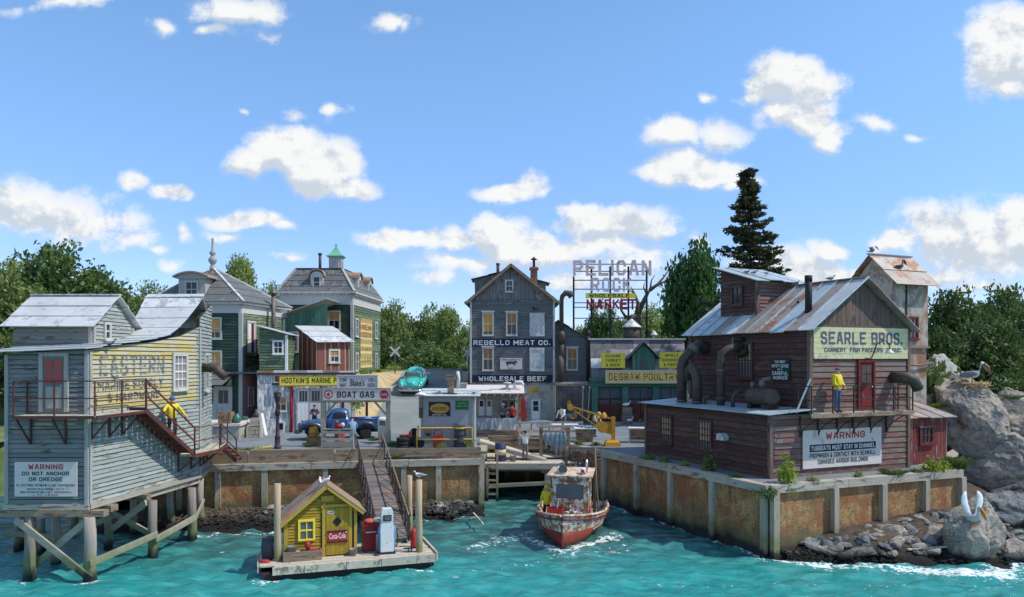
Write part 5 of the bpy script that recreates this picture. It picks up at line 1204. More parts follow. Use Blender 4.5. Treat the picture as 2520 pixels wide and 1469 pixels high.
# ------------------------------------------------------------------ green houses and the marine paint garage
def build_turret_house():
 O=V3(-18.26,52,0);th=thing('turret_house','dark green clapboard house with hipped slate roof and turned finial','house',O)
 b=QZ;ez=11.2;wd=6.0;u=V3(.176,.984,0).normalized();n=V3(u.y,-u.x,0);L=6.65
 A=V3(-wd,0,0);oa=[(0,b),(wd,b),(wd,ez),(0,ez)];ob=[(0,b),(L,b),(L,ez),(0,ez)]
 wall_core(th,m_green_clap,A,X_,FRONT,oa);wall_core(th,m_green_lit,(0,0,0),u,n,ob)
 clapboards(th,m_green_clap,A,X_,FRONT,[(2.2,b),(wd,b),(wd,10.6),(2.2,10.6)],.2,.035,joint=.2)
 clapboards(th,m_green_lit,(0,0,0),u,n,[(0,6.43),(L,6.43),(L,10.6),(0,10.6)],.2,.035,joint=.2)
 # pink brick ground floor on the side
 mb=MB();ub(mb,(0,0,0),u,n,0,L,b,6.42,.0,.02);pw=mb.obj('pink_wall',m_mortar,th)
 z=b;r_=0
 while z<6.3:
  s=-.2*(r_ % 2)
  while s<2.9:
   mb=MB();ub(mb,(0,0,0),u,n,max(s,0)+.005,s+.39,z+.006,z+.168,.02,.034+rng.uniform(0,.006));mb.obj('brick',m_pink,th);s += .4
  z += .175;r_ += 1
 window(th,n*.02,u,n,.95,4.35,.62,1.15,2,2,m_white,m_pane,trim=.08,proud=.06)
 for (o_,u_,n_,l) in ((A,X_,FRONT,wd),(V3(0,0,0),u,n,L)):
  mb=MB();ub(mb,o_,u_,n_,0,l,10.6,ez,.0,.06);mb.obj('frieze',m_trim_w,th)
  mb=MB();ub(mb,o_,u_,n_,-.25,l+.25,ez,ez+.14,-.1,.28);mb.obj('cornice',m_trim_w,th)
 for dx in (0,): mb=MB();mb.box(-.14,.12,-.06,.12,b,10.6);mb.obj('corner_post',m_trim_w,th)
 # hipped roof
 P=[V3(-wd-.3,-.3,ez+.14),V3(.3,-.3,ez+.14),u*(L+.3)+n*.3+Z*(ez+.14),V3(-wd-.3,L,ez+.14)];ap=V3(-3.1,3.1,14.0)
 for (a,c) in ((0,1),(1,2),(2,3),(3,0)):
  k=5
  for i in range(k):
   t0,t1=i/k,(i+1)/k;q=[P[a].lerp(ap,t0),P[c].lerp(ap,t0),P[c].lerp(ap,t1),P[a].lerp(ap,t1)]
   if i==k-1: q[2]=ap+(P[c]-ap)*.02;q[3]=ap+(P[a]-ap)*.02
   nn=(q[1]-q[0]).cross(q[3]-q[0]).normalized();mb=MB();dn=(q[0]-q[3]).normalized()*.04
   mb.hexa([q[0]+dn+nn*.02,q[1]+dn+nn*.02,q[2],q[3],q[0]+dn+nn*.06,q[1]+dn+nn*.06,q[2]+nn*.03,q[3]+nn*.03]);mb.obj('roof_sheet',m_slate,th)
 for a in (0,1,2): mb=MB();mb.beam(P[a]+Z*.05,ap+Z*.05,.16,.1);mb.obj('hip_cap',m_tin,th)
 mb=MB();mb.lathe([(.3,-.15),(.22,.05),(.12,.2),(.2,.32),(.3,.5),(.3,.62),(.16,.8),(.12,.9),(.22,1.0),(.22,1.12),(.1,1.25),(.07,1.9),(.09,2.05),(.05,2.15)],ap,14);mb.obj('finial',m_trim,th)
 # curved dormer on the front slope
 x0,x1,y0,zz=-4.35,-2.55,.35,11.55
 mb=MB();mb.box(x0,x1,y0,2.6,zz,13.05);dm=mb.obj('dormer',m_trim,th)
 window(th,(x0,y0-.01,0),X_,FRONT,.55,11.75,.7,.95,2,2,m_trim_w,m_pane,trim=.1,name='dormer_window')
 mb=MB();pts=[]
 for i in range(9):
  t=i/8;pts.append((x0-.3+(x1-x0+.6)*t,13.02+.34*math.sin(math.pi*t)**.8))
 for (p,q) in zip(pts[:-1],pts[1:]): mb.hexa([(p[0],y0-.3,p[1]),(q[0],y0-.3,q[1]),(q[0],3.2,q[1]),(p[0],3.2,p[1]),(p[0],y0-.3,p[1]+.1),(q[0],y0-.3,q[1]+.1),(q[0],3.2,q[1]+.1),(p[0],3.2,p[1]+.1)])
 mb.obj('dormer_roof',m_copper_rust,th)
 mb=MB();mb.prism([(x0-.1,12.95),(x1+.1,12.95)]+[(p[0],p[1]) for p in pts[::-1]],(0,0,0),X_,Z,FRONT,-y0-.1,-y0+.12);mb.obj('dormer_pediment',m_trim,th,fix=True)
 for z_ in (8.95,6.72): window(th,A+V3(0,-.03,0),X_,FRONT,wd-2.1,z_,.72,1.25,2,2,m_trim_w,m_pane,trim=.12,blind=(.72,m_blind))
 # loading door and iron platform on the side
 dd=door(th,n*.035,u,n,.8,7.95,.92,2.05,m_trim_w,m_white,trim=.13,handle=False,name='loading_door')
 mb=MB();ub(mb,n*.035,u,n,1.25,1.6,7.98,9.95,.036,.05);mb.obj('door_gap',m_darkred,dd)
 mb=MB();ub(mb,(0,0,0),u,n,.55,3.2,7.75,7.85,.05,.85);mb.obj('platform',m_iron,th)
 def Q(s,k,z): return u*s+n*k+Z*z
 railing(th,[Q(.6,.1,7.85),Q(.6,.82,7.85),Q(3.15,.82,7.85)],.95,m_dark_iron,(),1.0,.022)
 for i in range(3):
  a=.6+i*.85;mb=MB();mb.beam(Q(a,.82,7.87),Q(a+.85,.82,8.78),.03,.03);mb.beam(Q(a+.85,.82,7.87),Q(a,.82,8.78),.03,.03);mb.obj('cross_rail',m_dark_iron,th)
 brackets(th,[(Q(s,.75,7.72),Q(s,.06,7.72),.8) for s in (.7,2.9)],m_dark_iron)
 mb=MB();q=Q(3.6,.5,8.2);mb.tube([q,q+Z*4.0],.15,10);mb.lathe([(.3,4.0),(.3,4.04),(.06,4.35),(.03,4.5)],q,10);mb.tube([q+V3(.0,.5,-.2),q+Z*.02],.15,10);mb.obj('stove_pipe',m_galv,th)
 # porch with double doors
 roof_courses(th,m_slate,(A.x+2.2,-1.35,5.78),(-.75,-1.35,5.78),(-.35,-.04,6.5),(A.x+2.2,-.04,6.5),2)
 mb=MB();mb.prism([(0,5.75),(1.3,5.75),(0,6.45)],(-.42,-.03,0),FRONT,Z,RIGHT,-.08,0);mb.obj('porch_cheek',m_green_clap,th,fix=True)
 for i,s in enumerate((3.35,4.35)):
  door(th,A+V3(0,-.03,0),X_,FRONT,s,3.05,.98,2.5,m_trim_w if i==1 else None,m_trim_w,panes=(2,1,.58),mp=m_pane,trim=.12,handle=i==0)
build_turret_house()
GA=R(13);GO=V3(-16.4,49.7,0)
def build_garage():
 th=thing('paint_garage','garage with peeling white plaster front and yellow signboard','garage',GO,GA)
 w=6.2;b=QZ;tz=6.62
 mb=MB();mb.box(0,w,0,2.2,b,tz);mb.obj('wall',m_white_peel,th)
 mb=MB();mb.prism([(-2.2,0),(6.1,0),(4.2,10),(-3.5,9)],(0,2.15,0),X_,Y_,Z,tz-.1,tz+.02);mb.obj('flat_roof',m_slate,th,fix=True)
 for i in range(6):
  x=i*1.03;mb=MB();mb.box(x,x+1.02,-.22,.25,tz+.002,tz+.12+rng.uniform(-.02,.04));mb.obj('parapet_slab',m_oldwhite if i % 2 else m_tin_rust,th)
 mb=MB();mb.box(-.06,w+.06,-.14,-.002,tz-.14,tz-.01);mb.obj('cornice',m_darkboard,th)
 F=V3(0,0,0)
 for (x,m_,ww) in ((.02,m_trim_w,.1),(2.02,m_redpaint,.2),(4.05,M('turquoise_paint',lin(134,190,190),wear=lin(190,190,184),wear_amt=.35),.38)):
  mb=MB();mb.box(x,x+ww,-.06,-.002,b,tz-.15);mb.obj('pilaster',m_,th)
 window(th,F,X_,FRONT,1.15,4.2,.62,.8,2,2,m_trim_w,m_pane,trim=.1,blind=(.45,m_blind))
 mb=MB();ub(mb,F,X_,FRONT,.9,1.7,5.85,5.95,.0,.12);mb.obj('ledge',m_dark_iron,th)
 window(th,F,X_,FRONT,1.1,6.02,.45,.4,1,1,m_trim_w,m_pane_red,trim=.07,sill=False)
 for (s,mm) in ((2.5,m_white),(3.28,m_oldwhite)):
  d=door(th,F,X_,FRONT,s,b+.05,.74,2.75,m_trim_w,mm,panes=(3,1,.7),mp=m_pane,trim=.06,planks=3,handle=(s>3))
 for s in (4.6,5.3): d=door(th,F,X_,FRONT,s,b+.05,.66,2.6,m_trim_w,m_oldwhite,panes=(2,1,.7),mp=m_pane,trim=.05,planks=3,handle=False)
 mb=MB();mb.tube([(2.12,-.12,b),(2.12,-.12,tz-.2)],.07,8);mb.obj('drain_pipe',m_redpaint,th)
 sg=signboard('paint_sign','yellow marine paint signboard above the garage doors',(GA,GO),(0,0,0),X_,FRONT,1.42,5.85,5.82,6.42,m_yellow_sign,[("HOOTKIN'S MARINE PAINT",.5,.62,.95,m_letb)],n0=.3,t=.06,frame=m_brownbeam)
 # green lean-to room on the roof with a small window
 a=thing('roof_room','small green clapboard room on the garage roof next to the rusty flue','shed',V3(-16.75,51.2,0),R(4))
 o_=[(0,tz),(1.75,tz),(1.75,9.15),(0,9.62)]
 wall_core(a,m_green_lit,(0,0,0),X_,FRONT,o_);clapboards(a,m_green_lit,(0,0,0),X_,FRONT,o_,.19,.04,joint=0)
 mb=MB();mb.prism([(0,tz),(2.6,tz),(2.6,9.15),(0,9.15)],(1.75,0,0),Y_,Z,RIGHT,-.1,0);mb.obj('wall',m_green_lit,a,fix=True);clapboards(a,m_green_lit,(1.75,0,0),Y_,RIGHT,[(0,tz),(2.6,tz),(2.6,9.15),(0,9.15)],.19,.04,joint=0)
 roof_sheets(a,m_tin,(-.25,-.25,9.72),(-.25,2.8,9.72),(2.05,2.8,9.1),(2.05,-.25,9.1),3,rib=.02)
 window(a,(0,-.035,0),X_,FRONT,.98,7.92,.5,.72,2,2,m_white,m_pane,trim=.11)
 mb=MB();mb.box(1.68,1.84,-.06,.08,tz,9.12);mb.obj('corner_post',m_white,a)
 # teal boarded wing with shed roof
 t=thing('boarded_wing','teal vertical board wing with tin shed roof leaning on the mansard house','shed',V3(-17.1,58,0))
 o2=[(0,tz),(3.2,tz),(3.2,11.7),(0,10.55)]
 wall_core(t,m_teal_board,(0,0,0),X_,FRONT,o2);vboards(t,m_teal_board,(0,0,0),X_,FRONT,o2,.28,.04)
 mb=MB();mb.box(-.12,.06,-.08,.1,tz,10.5);mb.obj('corner_post',m_white,t)
 mb=MB();mb.box(-1.6,-.1,1.2,1.3,tz,10.3);mb.obj('wall',m_green_clap,t)
 roof_sheets(t,m_tin,(-1.7,-.4,10.25),(-1.7,4,10.25),(3.3,4,12.0),(3.3,-.4,12.0),4,rib=.03)
 window(t,(0,-.045,0),X_,FRONT,.42,8.1,.55,1.35,2,4,m_trim_w,m_pane,trim=.11)
 mb=MB();mb.tube([(.5,-.7,tz),(.5,-.7,7.7),(.55,-.75,7.95),(.8,-.85,8.0),(.95,-.9,7.85)],.13,10);mb.obj('vent_pipe',m_galv,t)
 # maroon board shed on the roof
 r_=thing('roof_shed','maroon board and batten shed with slanting tin roof standing on the garage roof','shed',W(781,880,53)*1.0-V3(0,0,7.6),R(42))
 wf=2.45;dp=2.7;o3=[(0,tz),(wf,tz),(wf,8.72),(0,8.66)];o4=[(0,tz),(dp,tz),(dp,8.66),(0,9.75)]
 wall_core(r_,m_maroon_board,(0,0,0),X_,FRONT,o3);vboards(r_,m_maroon_board,(0,0,0),X_,FRONT,o3,.52,.03,batten=m_palewood)
 wall_core(r_,m_maroon_board,(0,dp,0),-Y_,LEFT,o4);vboards(r_,m_maroon_board,(0,dp,0),-Y_,LEFT,o4,.7,.03,batten=m_palewood)
 roof_courses(r_,m_tin,(-.25,-.3,8.62),(wf+.3,-.3,8.68),(wf+.3,dp+.2,9.9),(-.25,dp+.2,9.86),3)
 window(r_,(0,-.035,0),X_,FRONT,.95,7.35,.62,.72,2,2,m_trim_w,m_pane,trim=.13,blind=(.5,m_blind2))
build_garage()
m_adyellow=M('faded_advert_yellow',lin(182,154,78),grain='h',var=.25,wear=lin(120,124,92),wear_amt=.4,wear_scale=2.5)
def build_mansard():
 O=V3(-18.66,62,0);th=thing('mansard_house','tall dark green house with slate mansard roof and copper topped cupola','house',O)
 w=5.84;b=6.2;ez=12.75;u=V3(.056,1,0).normalized();n=V3(u.y,-u.x,0);L=9.8;c=V3(w,0,0)
 oa=[(0,b),(w,b),(w,ez),(0,ez)];ob=[(0,b),(L,b),(L,ez),(0,ez)]
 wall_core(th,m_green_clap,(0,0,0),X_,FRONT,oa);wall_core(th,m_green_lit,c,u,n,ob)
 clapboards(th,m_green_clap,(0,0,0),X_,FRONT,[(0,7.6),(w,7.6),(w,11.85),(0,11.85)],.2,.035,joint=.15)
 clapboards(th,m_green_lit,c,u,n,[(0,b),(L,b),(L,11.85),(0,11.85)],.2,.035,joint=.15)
 for (o_,u_,n_,l) in ((V3(0,0,0),X_,FRONT,w),(c,u,n,L)):
  mb=MB();ub(mb,o_,u_,n_,0,l,11.85,ez,.0,.06);mb.obj('frieze',m_trim_w,th)
  mb=MB();ub(mb,o_,u_,n_,-.3,l+.3,ez,ez+.12,-.1,.35);mb.obj('cornice',m_trim_w,th)
  k=int(l/.6)
  for i in range(k): mb=MB();ub(mb,o_,u_,n_,.2+i*l/k,.36+i*l/k,ez-.16,ez-.005,.062,.28);mb.obj('bracket',m_trim_w,th)
 mb=MB();mb.box(w-.14,w+.1,-.08,.14,b,11.85);mb.obj('corner_post',m_trim_w,th);mb=MB();mb.box(-.1,.14,-.08,.14,10,11.85);mb.obj('corner_post',m_trim_w,th)
 z0,z1=ez+.12,14.8
 B=[V3(-.2,-.2,z0),V3(w+.2,-.2,z0),c+u*(L+.2)+n*.2+Z*z0,V3(-.2,L,z0)];T=[V3(1.0,1.1,z1),V3(w-1.05,1.1,z1),c+u*(L-1.1)-n*1.05+Z*z1,V3(1.0,L-1.1,z1)]
 for a,e in ((0,1),(1,2),(3,0),(2,3)): roof_courses(th,m_slate,B[a],B[e],T[e],T[a],4,wav=.03)
 for a in (0,1,2): mb=MB();mb.beam(B[a]+Z*.05,T[a]+Z*.05,.2,.12);mb.obj('hip_cap',m_trim,th)
 mb=MB();mb.add([v+Z*.03 for v in T]+[v+Z*.12+(v-(T[0]+T[2])/2).normalized()*.12 for v in T],[(0,1,2,3),(4,5,6,7),(0,1,5,4),(1,2,6,5),(2,3,7,6),(3,0,4,7)]);mb.obj('roof_deck',m_slate,th,fix=True)
 def dormer(o_,u_,n_,s):
  mb=MB();ub(mb,o_,u_,n_,s,s+1.0,z0,14.2,-1.2,-.12);d=mb.obj('dormer',m_trim_w,th)
  window(th,Vector(o_)-n_*.12,u_,n_,s+.28,13.25,.44,.82,1,2,m_trim_w,m_pane,trim=.09,name='dormer_window')
  mb=MB();N_=8
  for i in range(N_):
   p,q=[(s+.5-.62*math.cos(math.pi*t/N_),14.15+.5*math.sin(math.pi*t/N_)) for t in (i,i+1)]
   f=lambda a,k,dz=0: Vector(o_)+u_*a[0]+n_*k+Z*(a[1]+dz)
   mb.hexa([f(p,.05),f(q,.05),f(q,-1.3),f(p,-1.3),f(p,.05,.09),f(q,.05,.09),f(q,-1.3,.09),f(p,-1.3,.09)])
  mb.obj('dormer_roof',m_copper_rust,th)
  mb=MB();mb.prism([(s+.5-.52*math.cos(math.pi*i/8),14.14+.42*math.sin(math.pi*i/8)) for i in range(9)],o_,u_,Z,n_,-.3,-.1);mb.obj('dormer_pediment',m_trim_w,th,fix=True)
 dormer(V3(0,0,0),X_,FRONT,2.45)
 for s in (2.2,5.9): dormer(c,u,n,s)
 window(th,(0,-.035,0),X_,FRONT,4.0,9.95,.78,1.3,2,2,m_trim_w,m_pane,trim=.13,blind=(.5,m_blind))
 for s in (.8,7.6):
  for z_ in (9.4,6.6): window(th,c+n*.035,u,n,s,z_,.75,1.3,2,2,m_trim_w,m_pane_grey,trim=.12)
 # painted advertisement on the side wall
 ad=thing('wall_advertisement','faded yellow painted advertisement with red lettering on the green side wall','sign',c+O)
 for i in range(21):
  mb=MB();ub(mb,(0,0,0),u,n,2.4,6.5,6.75+i*.2,6.945+i*.2,.04,.052);mb.obj('painted_board',m_adyellow if i % 3 else m_paleyellow,ad)
 for t_,z_,h_,m_ in (('NEW',10.2,.5,m_letrw),('COCOA',9.55,.5,m_letrw),('IT COSTS',8.3,.26,m_letghost2),('LESS',7.4,.4,m_letghost2)):
  lettering(ad,t_,m_,(0,0,0),u,n,4.45,z_,3.2,h_,.056,bold=.03)
 # cupola and flue
 cp=V3(3.95,2.6,z1+.1);mb=MB();mb.box(cp.x-.5,cp.x+.5,cp.y-.5,cp.y+.5,cp.z,cp.z+1.05);cu=mb.obj('cupola',m_trim,th)
 for (o_,u_,n_) in ((cp+V3(-.5,-.5,0),X_,FRONT),(cp+V3(.5,-.5,0),Y_,RIGHT)):
  mb=MB();ub(mb,o_,u_,n_,.15,.85,.15,.85,.0,.03);mb.obj('louvre_frame',m_trim_w,cu)
  for i in range(4): mb=MB();ub(mb,o_,u_,n_,.22,.78,.2+i*.16,.3+i*.16,.03,.06);mb.obj('louvre',m_trim,cu)
 mb=MB();mb.box(cp.x-.62,cp.x+.62,cp.y-.62,cp.y+.62,cp.z+1.05,cp.z+1.15)
 rings=[]
 for (r,z) in ((.7,1.15),(.46,1.35),(.26,1.6),(.1,1.9),(.05,2.0)): rings.append([cp+V3(a*r,b_*r,z) for a,b_ in ((-1,-1),(1,-1),(1,1),(-1,1))])
 mb.loft(rings,smooth=False);mb.lathe([(.04,2.0),(.09,2.1),(.02,2.3)],cp,8);mb.obj('cupola_roof',m_copper,th)
 mb=MB();q=V3(2.75,2.0,z1);mb.tube([q,q+Z*1.35],.12,10);mb.lathe([(.2,1.35),(.2,1.4),(.08,1.5)],q,10);mb.obj('stove_pipe',M('brown_flue',lin(92,74,76),rough=.6,var=.3),th)
build_mansard()
# ------------------------------------------------------------------ meat store, its annex, poultry store
def build_meat_store():
 O=V3(-3.14,58,0);th=thing('meat_store','tall narrow charcoal clapboard store with steep front gable','store',O)
 w=6.34;b=QZ;ez=11.95;ap=(3.05,14.55)
 o_=[(0,b),(w,b),(w,ez),(0,ez)]
 mb=MB();mb.box(0,w,.02,9,b,ez);mb.obj('wall',m_greyclap_dark,th)
 g=[(0,ez),(w,ez),ap];wall_core(th,m_greyboard,(0,0,0),X_,FRONT,g,name='gable_wall')
 clapboards(th,m_greyclap_dark,(0,0,0),X_,FRONT,[(0,5.65),(w,5.65),(w,ez),(0,ez)],.165,.035,joint=.5)
 vboards(th,m_greyboard,(0,0,0),X_,FRONT,[(.1,ez),(w-.1,ez),(ap[0],ap[1]-.08)],.27,.045)
 mb=MB();mb.box(0,w,-.06,-.001,b,5.6);mb.obj('ground_floor_wall',m_stucco,th)
 mb=MB();mb.box(-.05,w+.05,-.1,-.0,5.58,5.72);mb.obj('ledge',m_brownbeam,th)
 for x in (-.02,w-.13): mb=MB();mb.box(x,x+.15,-.08,.1,b if x>3 else 5.7,ez);mb.obj('corner_board',m_trim_w,th)
 # eaves and roof
 s0=(ap[1]-ez)/ap[0];s1=(ap[1]-ez)/(w-ap[0]);k=.38
 roof_sheets(th,m_slate,(-k,-.4,ez-k*s0+.05),(-k,9.2,ez-k*s0+.05),(ap[0],9.2,ap[1]+.05),(ap[0],-.4,ap[1]+.05),4,rib=.02)
 roof_sheets(th,m_slate,(w+k,9.2,ez-k*s1+.05),(w+k,-.4,ez-k*s1+.05),(ap[0],-.4,ap[1]+.05),(ap[0],9.2,ap[1]+.05),4,rib=.02)
 for a,e in (((-k,ez-k*s0),ap),((w+k,ez-k*s1),ap)):
  mb=MB();mb.beam((a[0],-.3,a[1]-.02),(e[0],-.3,e[1]-.02),.28,.2,up=(0,0,1));mb.obj('rake_board',m_brownbeam,th)
  mb=MB();sx=1 if a[0]<3 else -1;mb.beam((a[0]-.02*sx,-.42,a[1]+.12),(a[0]+.35*sx,-.42,a[1]+.12),.2,.12);mb.obj('eave_return',m_brownbeam,th)
 # dormers behind the gable
 mb=MB();mb.prism([(.3,12.2),(2.6,13.9),(2.4,14.15),(.25,13.62)],(0,1.4,0),X_,Z,FRONT,-2.5,0);mb.obj('dormer',m_greyboard,th,fix=True)
 vboards(th,m_greyboard,(0,1.4,0),X_,FRONT,[(.3,12.25),(2.3,13.75),(2.3,14.08),(.3,13.6)],.22,.04,jit=0)
 roof_courses(th,m_slate,(.05,1.1,13.58),(.05,4.2,13.58),(2.7,4.2,14.28),(2.7,1.1,14.28),2)
 mb=MB();mb.prism([(4.9,13.0),(5.75,12.3),(5.75,13.35),(4.9,13.6)],(0,1.6,0),X_,Z,FRONT,-2,0);mb.obj('dormer',m_greyboard,th,fix=True)
 roof_courses(th,m_slate,(6.0,4,13.3),(6.0,1.3,13.3),(4.7,1.3,13.68),(4.7,4,13.68),1)
 # chimney of brick, two metal flues
 cx,cy=4.82,1.2;z=12.9;j=0
 while z<14.25:
  for i in range(2):
   mb=MB();off=.0 if j % 2 else .12;x0=cx-.27+i*.27;mb.box(x0+.005,x0+.262,cy-.27-.0,cy+.27,z+.005,z+.105);mb.obj('brick',m_brick,th)
  z += .11;j += 1
 mb=MB();mb.box(cx-.36,cx+.36,cy-.36,cy+.36,z,z+.1);mb.box(cx-.3,cx+.3,cy-.3,cy+.3,z+.1,z+.2);mb.obj('chimney_cap',m_brick,th)
 mb=MB();q=V3(cx,cy,z+.15);mb.tube([q,q+Z*.75],.1,8);mb.lathe([(.26,.62),(.24,.66),(.05,.82),(.02,.86)],q,10);mb.obj('flue',m_steel,th)
 mb=MB();q=V3(2.05,1.8,13.9);mb.tube([q,q+Z*1.0],.12,8);mb.tube([q+Z*.85,q+Z*1.02],.15,8);mb.obj('flue',M('brown_flue',(.1,.08,.08)),th)
 # openings
 kw=dict(trim=.11,head=True,proud=.07)
 window(th,(0,-.03,0),X_,FRONT,1.02,9.35,.64,1.55,2,2,m_trim_w,m_pane,blind=(.86,m_blind),**kw)
 window(th,(0,-.03,0),X_,FRONT,2.8,9.35,.64,1.55,2,2,m_trim_w,m_pane,blind=(.5,m_blind2),**kw)
 window(th,(0,-.03,0),X_,FRONT,1.02,6.72,.64,1.55,2,2,m_trim_w,m_pane,blind=(.5,m_blind2),**kw)
 window(th,(0,-.045,0),X_,FRONT,2.72,12.62,.42,.72,2,2,m_trim_w,m_pane,trim=.11)
 for z_ in (9.3,6.68):
  mb=MB();ub(mb,(0,-.03,0),X_,FRONT,4.62,5.42,z_,z_+1.5,.0,.035);d=mb.obj('boarded_opening',m_boardedup,th)
  mb=MB()
  for (a,e,c,f) in ((4.46,4.62,z_-.1,z_+1.66),(5.42,5.58,z_-.1,z_+1.66),(4.62,5.42,z_+1.5,z_+1.66),(4.62,5.42,z_-.1,z_)): ub(mb,(0,-.03,0),X_,FRONT,a,e,c,f,.0,.07)
  mb.obj('frame',m_boardedup,d)
 mb=MB();mb.tube([(4.85,-.05,11.35),(4.85,-.4,11.35),(4.85,-.46,11.2)],.13,8);mb.obj('vent',m_dark_iron,th)
 door(th,(0,-.06,0),X_,FRONT,4.62,b+.2,.6,1.5,m_trim_w,m_white,panes=(1,2,.42),mp=m_pane,trim=.07)
 # painted bands
 for (z0,z1,tx,a,e,nm,lb) in ((8.42,9.03,'REBELLO MEAT CO.',.25,6.0,'name_band','upper navy band with white meat company lettering across the charcoal store'),(5.72,6.32,'WHOLESALE BEEF',.62,5.72,'name_band','lower navy band with white wholesale beef lettering on the charcoal store')):
  s=thing(nm,lb,'sign',O)
  for i in range(3):
   h_=(z1-z0)/3;mb=MB();ub(mb,(0,0,0),X_,FRONT,.14,w-.14,z0+i*h_,z0+(i+1)*h_-.005,.04,.062);mb.obj('plank',m_navy,s)
  lettering(s,tx,m_letw,(0,0,0),X_,FRONT,(a+e)/2,(z0+z1)/2,e-a,.38,.066,bold=.035,spacing=1.15)
 signboard('steer_poster','small pale poster with a steer on the charcoal meat store',(0,O),(0,0,0),X_,FRONT,2.25,3.9,6.72,7.58,m_oldwhite,[('HIGH QUALITY',.84,.16,.86,m_letbw),('BEEF',.12,.13,.3,m_letrw)],n0=.045,t=.03)
 ps=[o for o in bpy.data.objects if o.name.startswith('steer_poster')][-1]
 cow=[(-.42,.12),(-.34,.2),(-.1,.22),(.2,.2),(.34,.26),(.48,.16),(.46,.06),(.34,.06),(.3,-.02),(.28,-.22),(.2,-.22),(.2,-.03),(-.2,-.05),(-.24,-.22),(-.32,-.22),(-.34,.0)]
 mb=MB();mb.prism([(3.07+a,7.15+c*.8) for a,c in cow],(0,0,0),X_,Z,FRONT,.077,.08);mb.obj('steer_picture',m_letbw,ps,fix=True)
 sb=signboard('door_sign','small yellow faded sign over the meat store door',(0,O),(0,0,0),X_,FRONT,4.4,5.2,4.95,5.4,M('ochre_sign',lin(176,150,70),var=.2),[('DELIVERY',.7,.2,.8,m_letrw),('ENTRANCE',.3,.2,.8,m_letrw)],n0=.065,t=.02)
 # bottle shaped red sign
 bs=thing('bottle_sign','red bottle shaped hanging sign left of the meat store door','sign',O+V3(3.95,-.2,0));mb=MB()
 mb.prism([(-.24,2.95),(.24,2.95),(.26,3.6),(.16,4.0),(.24,4.2),(.1,4.55),(.07,4.75),(-.07,4.75),(-.1,4.55),(-.24,4.2),(-.16,4.0),(-.26,3.6)],(0,0,0),X_,Z,FRONT,0,.08);mb.obj('bottle_board',m_redpaint,bs,fix=True)
 mb=MB();mb.beam((-.3,-.05,4.88),(.35,-.05,4.88),.05,.05);mb.beam((0,.15,4.88),(0,-.05,4.88),.05,.05);mb.beam((0,-.04,4.74),(0,-.04,4.9),.03,.03);mb.obj('hanger',m_dark_iron,bs)
 # ventilator between the store and its annex
 mb=MB();q=V3(6.85,-.1,9.6);mb.tube([q,q+Z*2.3,q+V3(.06,0,2.6),q+V3(.3,0,2.85),q+V3(.62,0,2.8),q+V3(.78,0,2.55)],[.17,.17,.18,.22,.26,.26],10);mb.tube([q-Z*.9,q-Z*.2,q],[.28,.28,.17],10);mb.tube([q-Z*2.2,q-Z*.9],[.16,.2],10);mb.obj('ventilator',m_darkpipe,th)
 mb=MB();q=V3(6.75,-.4,5.9);mb.tube([q,q+Z*1.4,q+V3(.0,.2,1.8)],[.27,.28,.15],10);mb.obj('ventilator',m_darkpipe,th)
 # annex
 an=thing('store_annex','grey clapboard annex with sloping roof beside the charcoal meat store','store',V3(3.25,58.6,0))
 oa=[(0,5.7),(2.45,5.7),(2.45,9.0),(.6,10.15),(0,10.15)]
 wall_core(an,m_greyclap_dark,(0,0,0),X_,FRONT,oa);clapboards(an,m_greyclap_dark,(0,0,0),X_,FRONT,oa,.165,.035,joint=.2)
 roof_courses(an,m_slate,(2.75,6,8.85),(2.75,-.3,8.85),(.2,-.3,10.45),(.2,6,10.45),3)
 window(an,(0,-.03,0),X_,FRONT,.98,6.75,.66,1.5,2,2,m_trim_w,m_pane,blind=(.5,m_blind2),trim=.11,head=True)
 mb=MB();mb.box(-.05,2.65,-1.3,.1,5.5,5.66);mb.obj('ledge_roof',m_brownbeam,an)
 for i in range(3): mb=MB();mb.box(.1+i*.5,2.3+i*.1,-1.2+i*.3,-1.0+i*.3,5.67,5.74+.03*i);mb.obj('loose_plank',m_deck,an)
 ol=[(0,b),(2.6,b),(2.6,5.5),(0,5.5)]
 wall_core(an,m_darkboard,(0,-1.2,0),X_,FRONT,ol);vboards(an,m_darkboard,(0,-1.2,0),X_,FRONT,ol,.27,.04)
 window(an,(0,-1.24,0),X_,FRONT,1.15,4.2,.55,.75,2,2,m_darkboard,m_pane,trim=.12)
 door(an,(0,-1.23,0),X_,FRONT,1.9,b,.5,1.9,m_darkboard,m_darkboard,trim=.06,handle=False)
 mb=MB();q=V3(2.5,-.2,5.7);mb.tube([q,q+Z*3.9],.13,10);mb.tube([q+Z*3.6,q+Z*3.95],.2,10);mb.obj('stove_pipe',m_blackpipe,an)
build_meat_store()
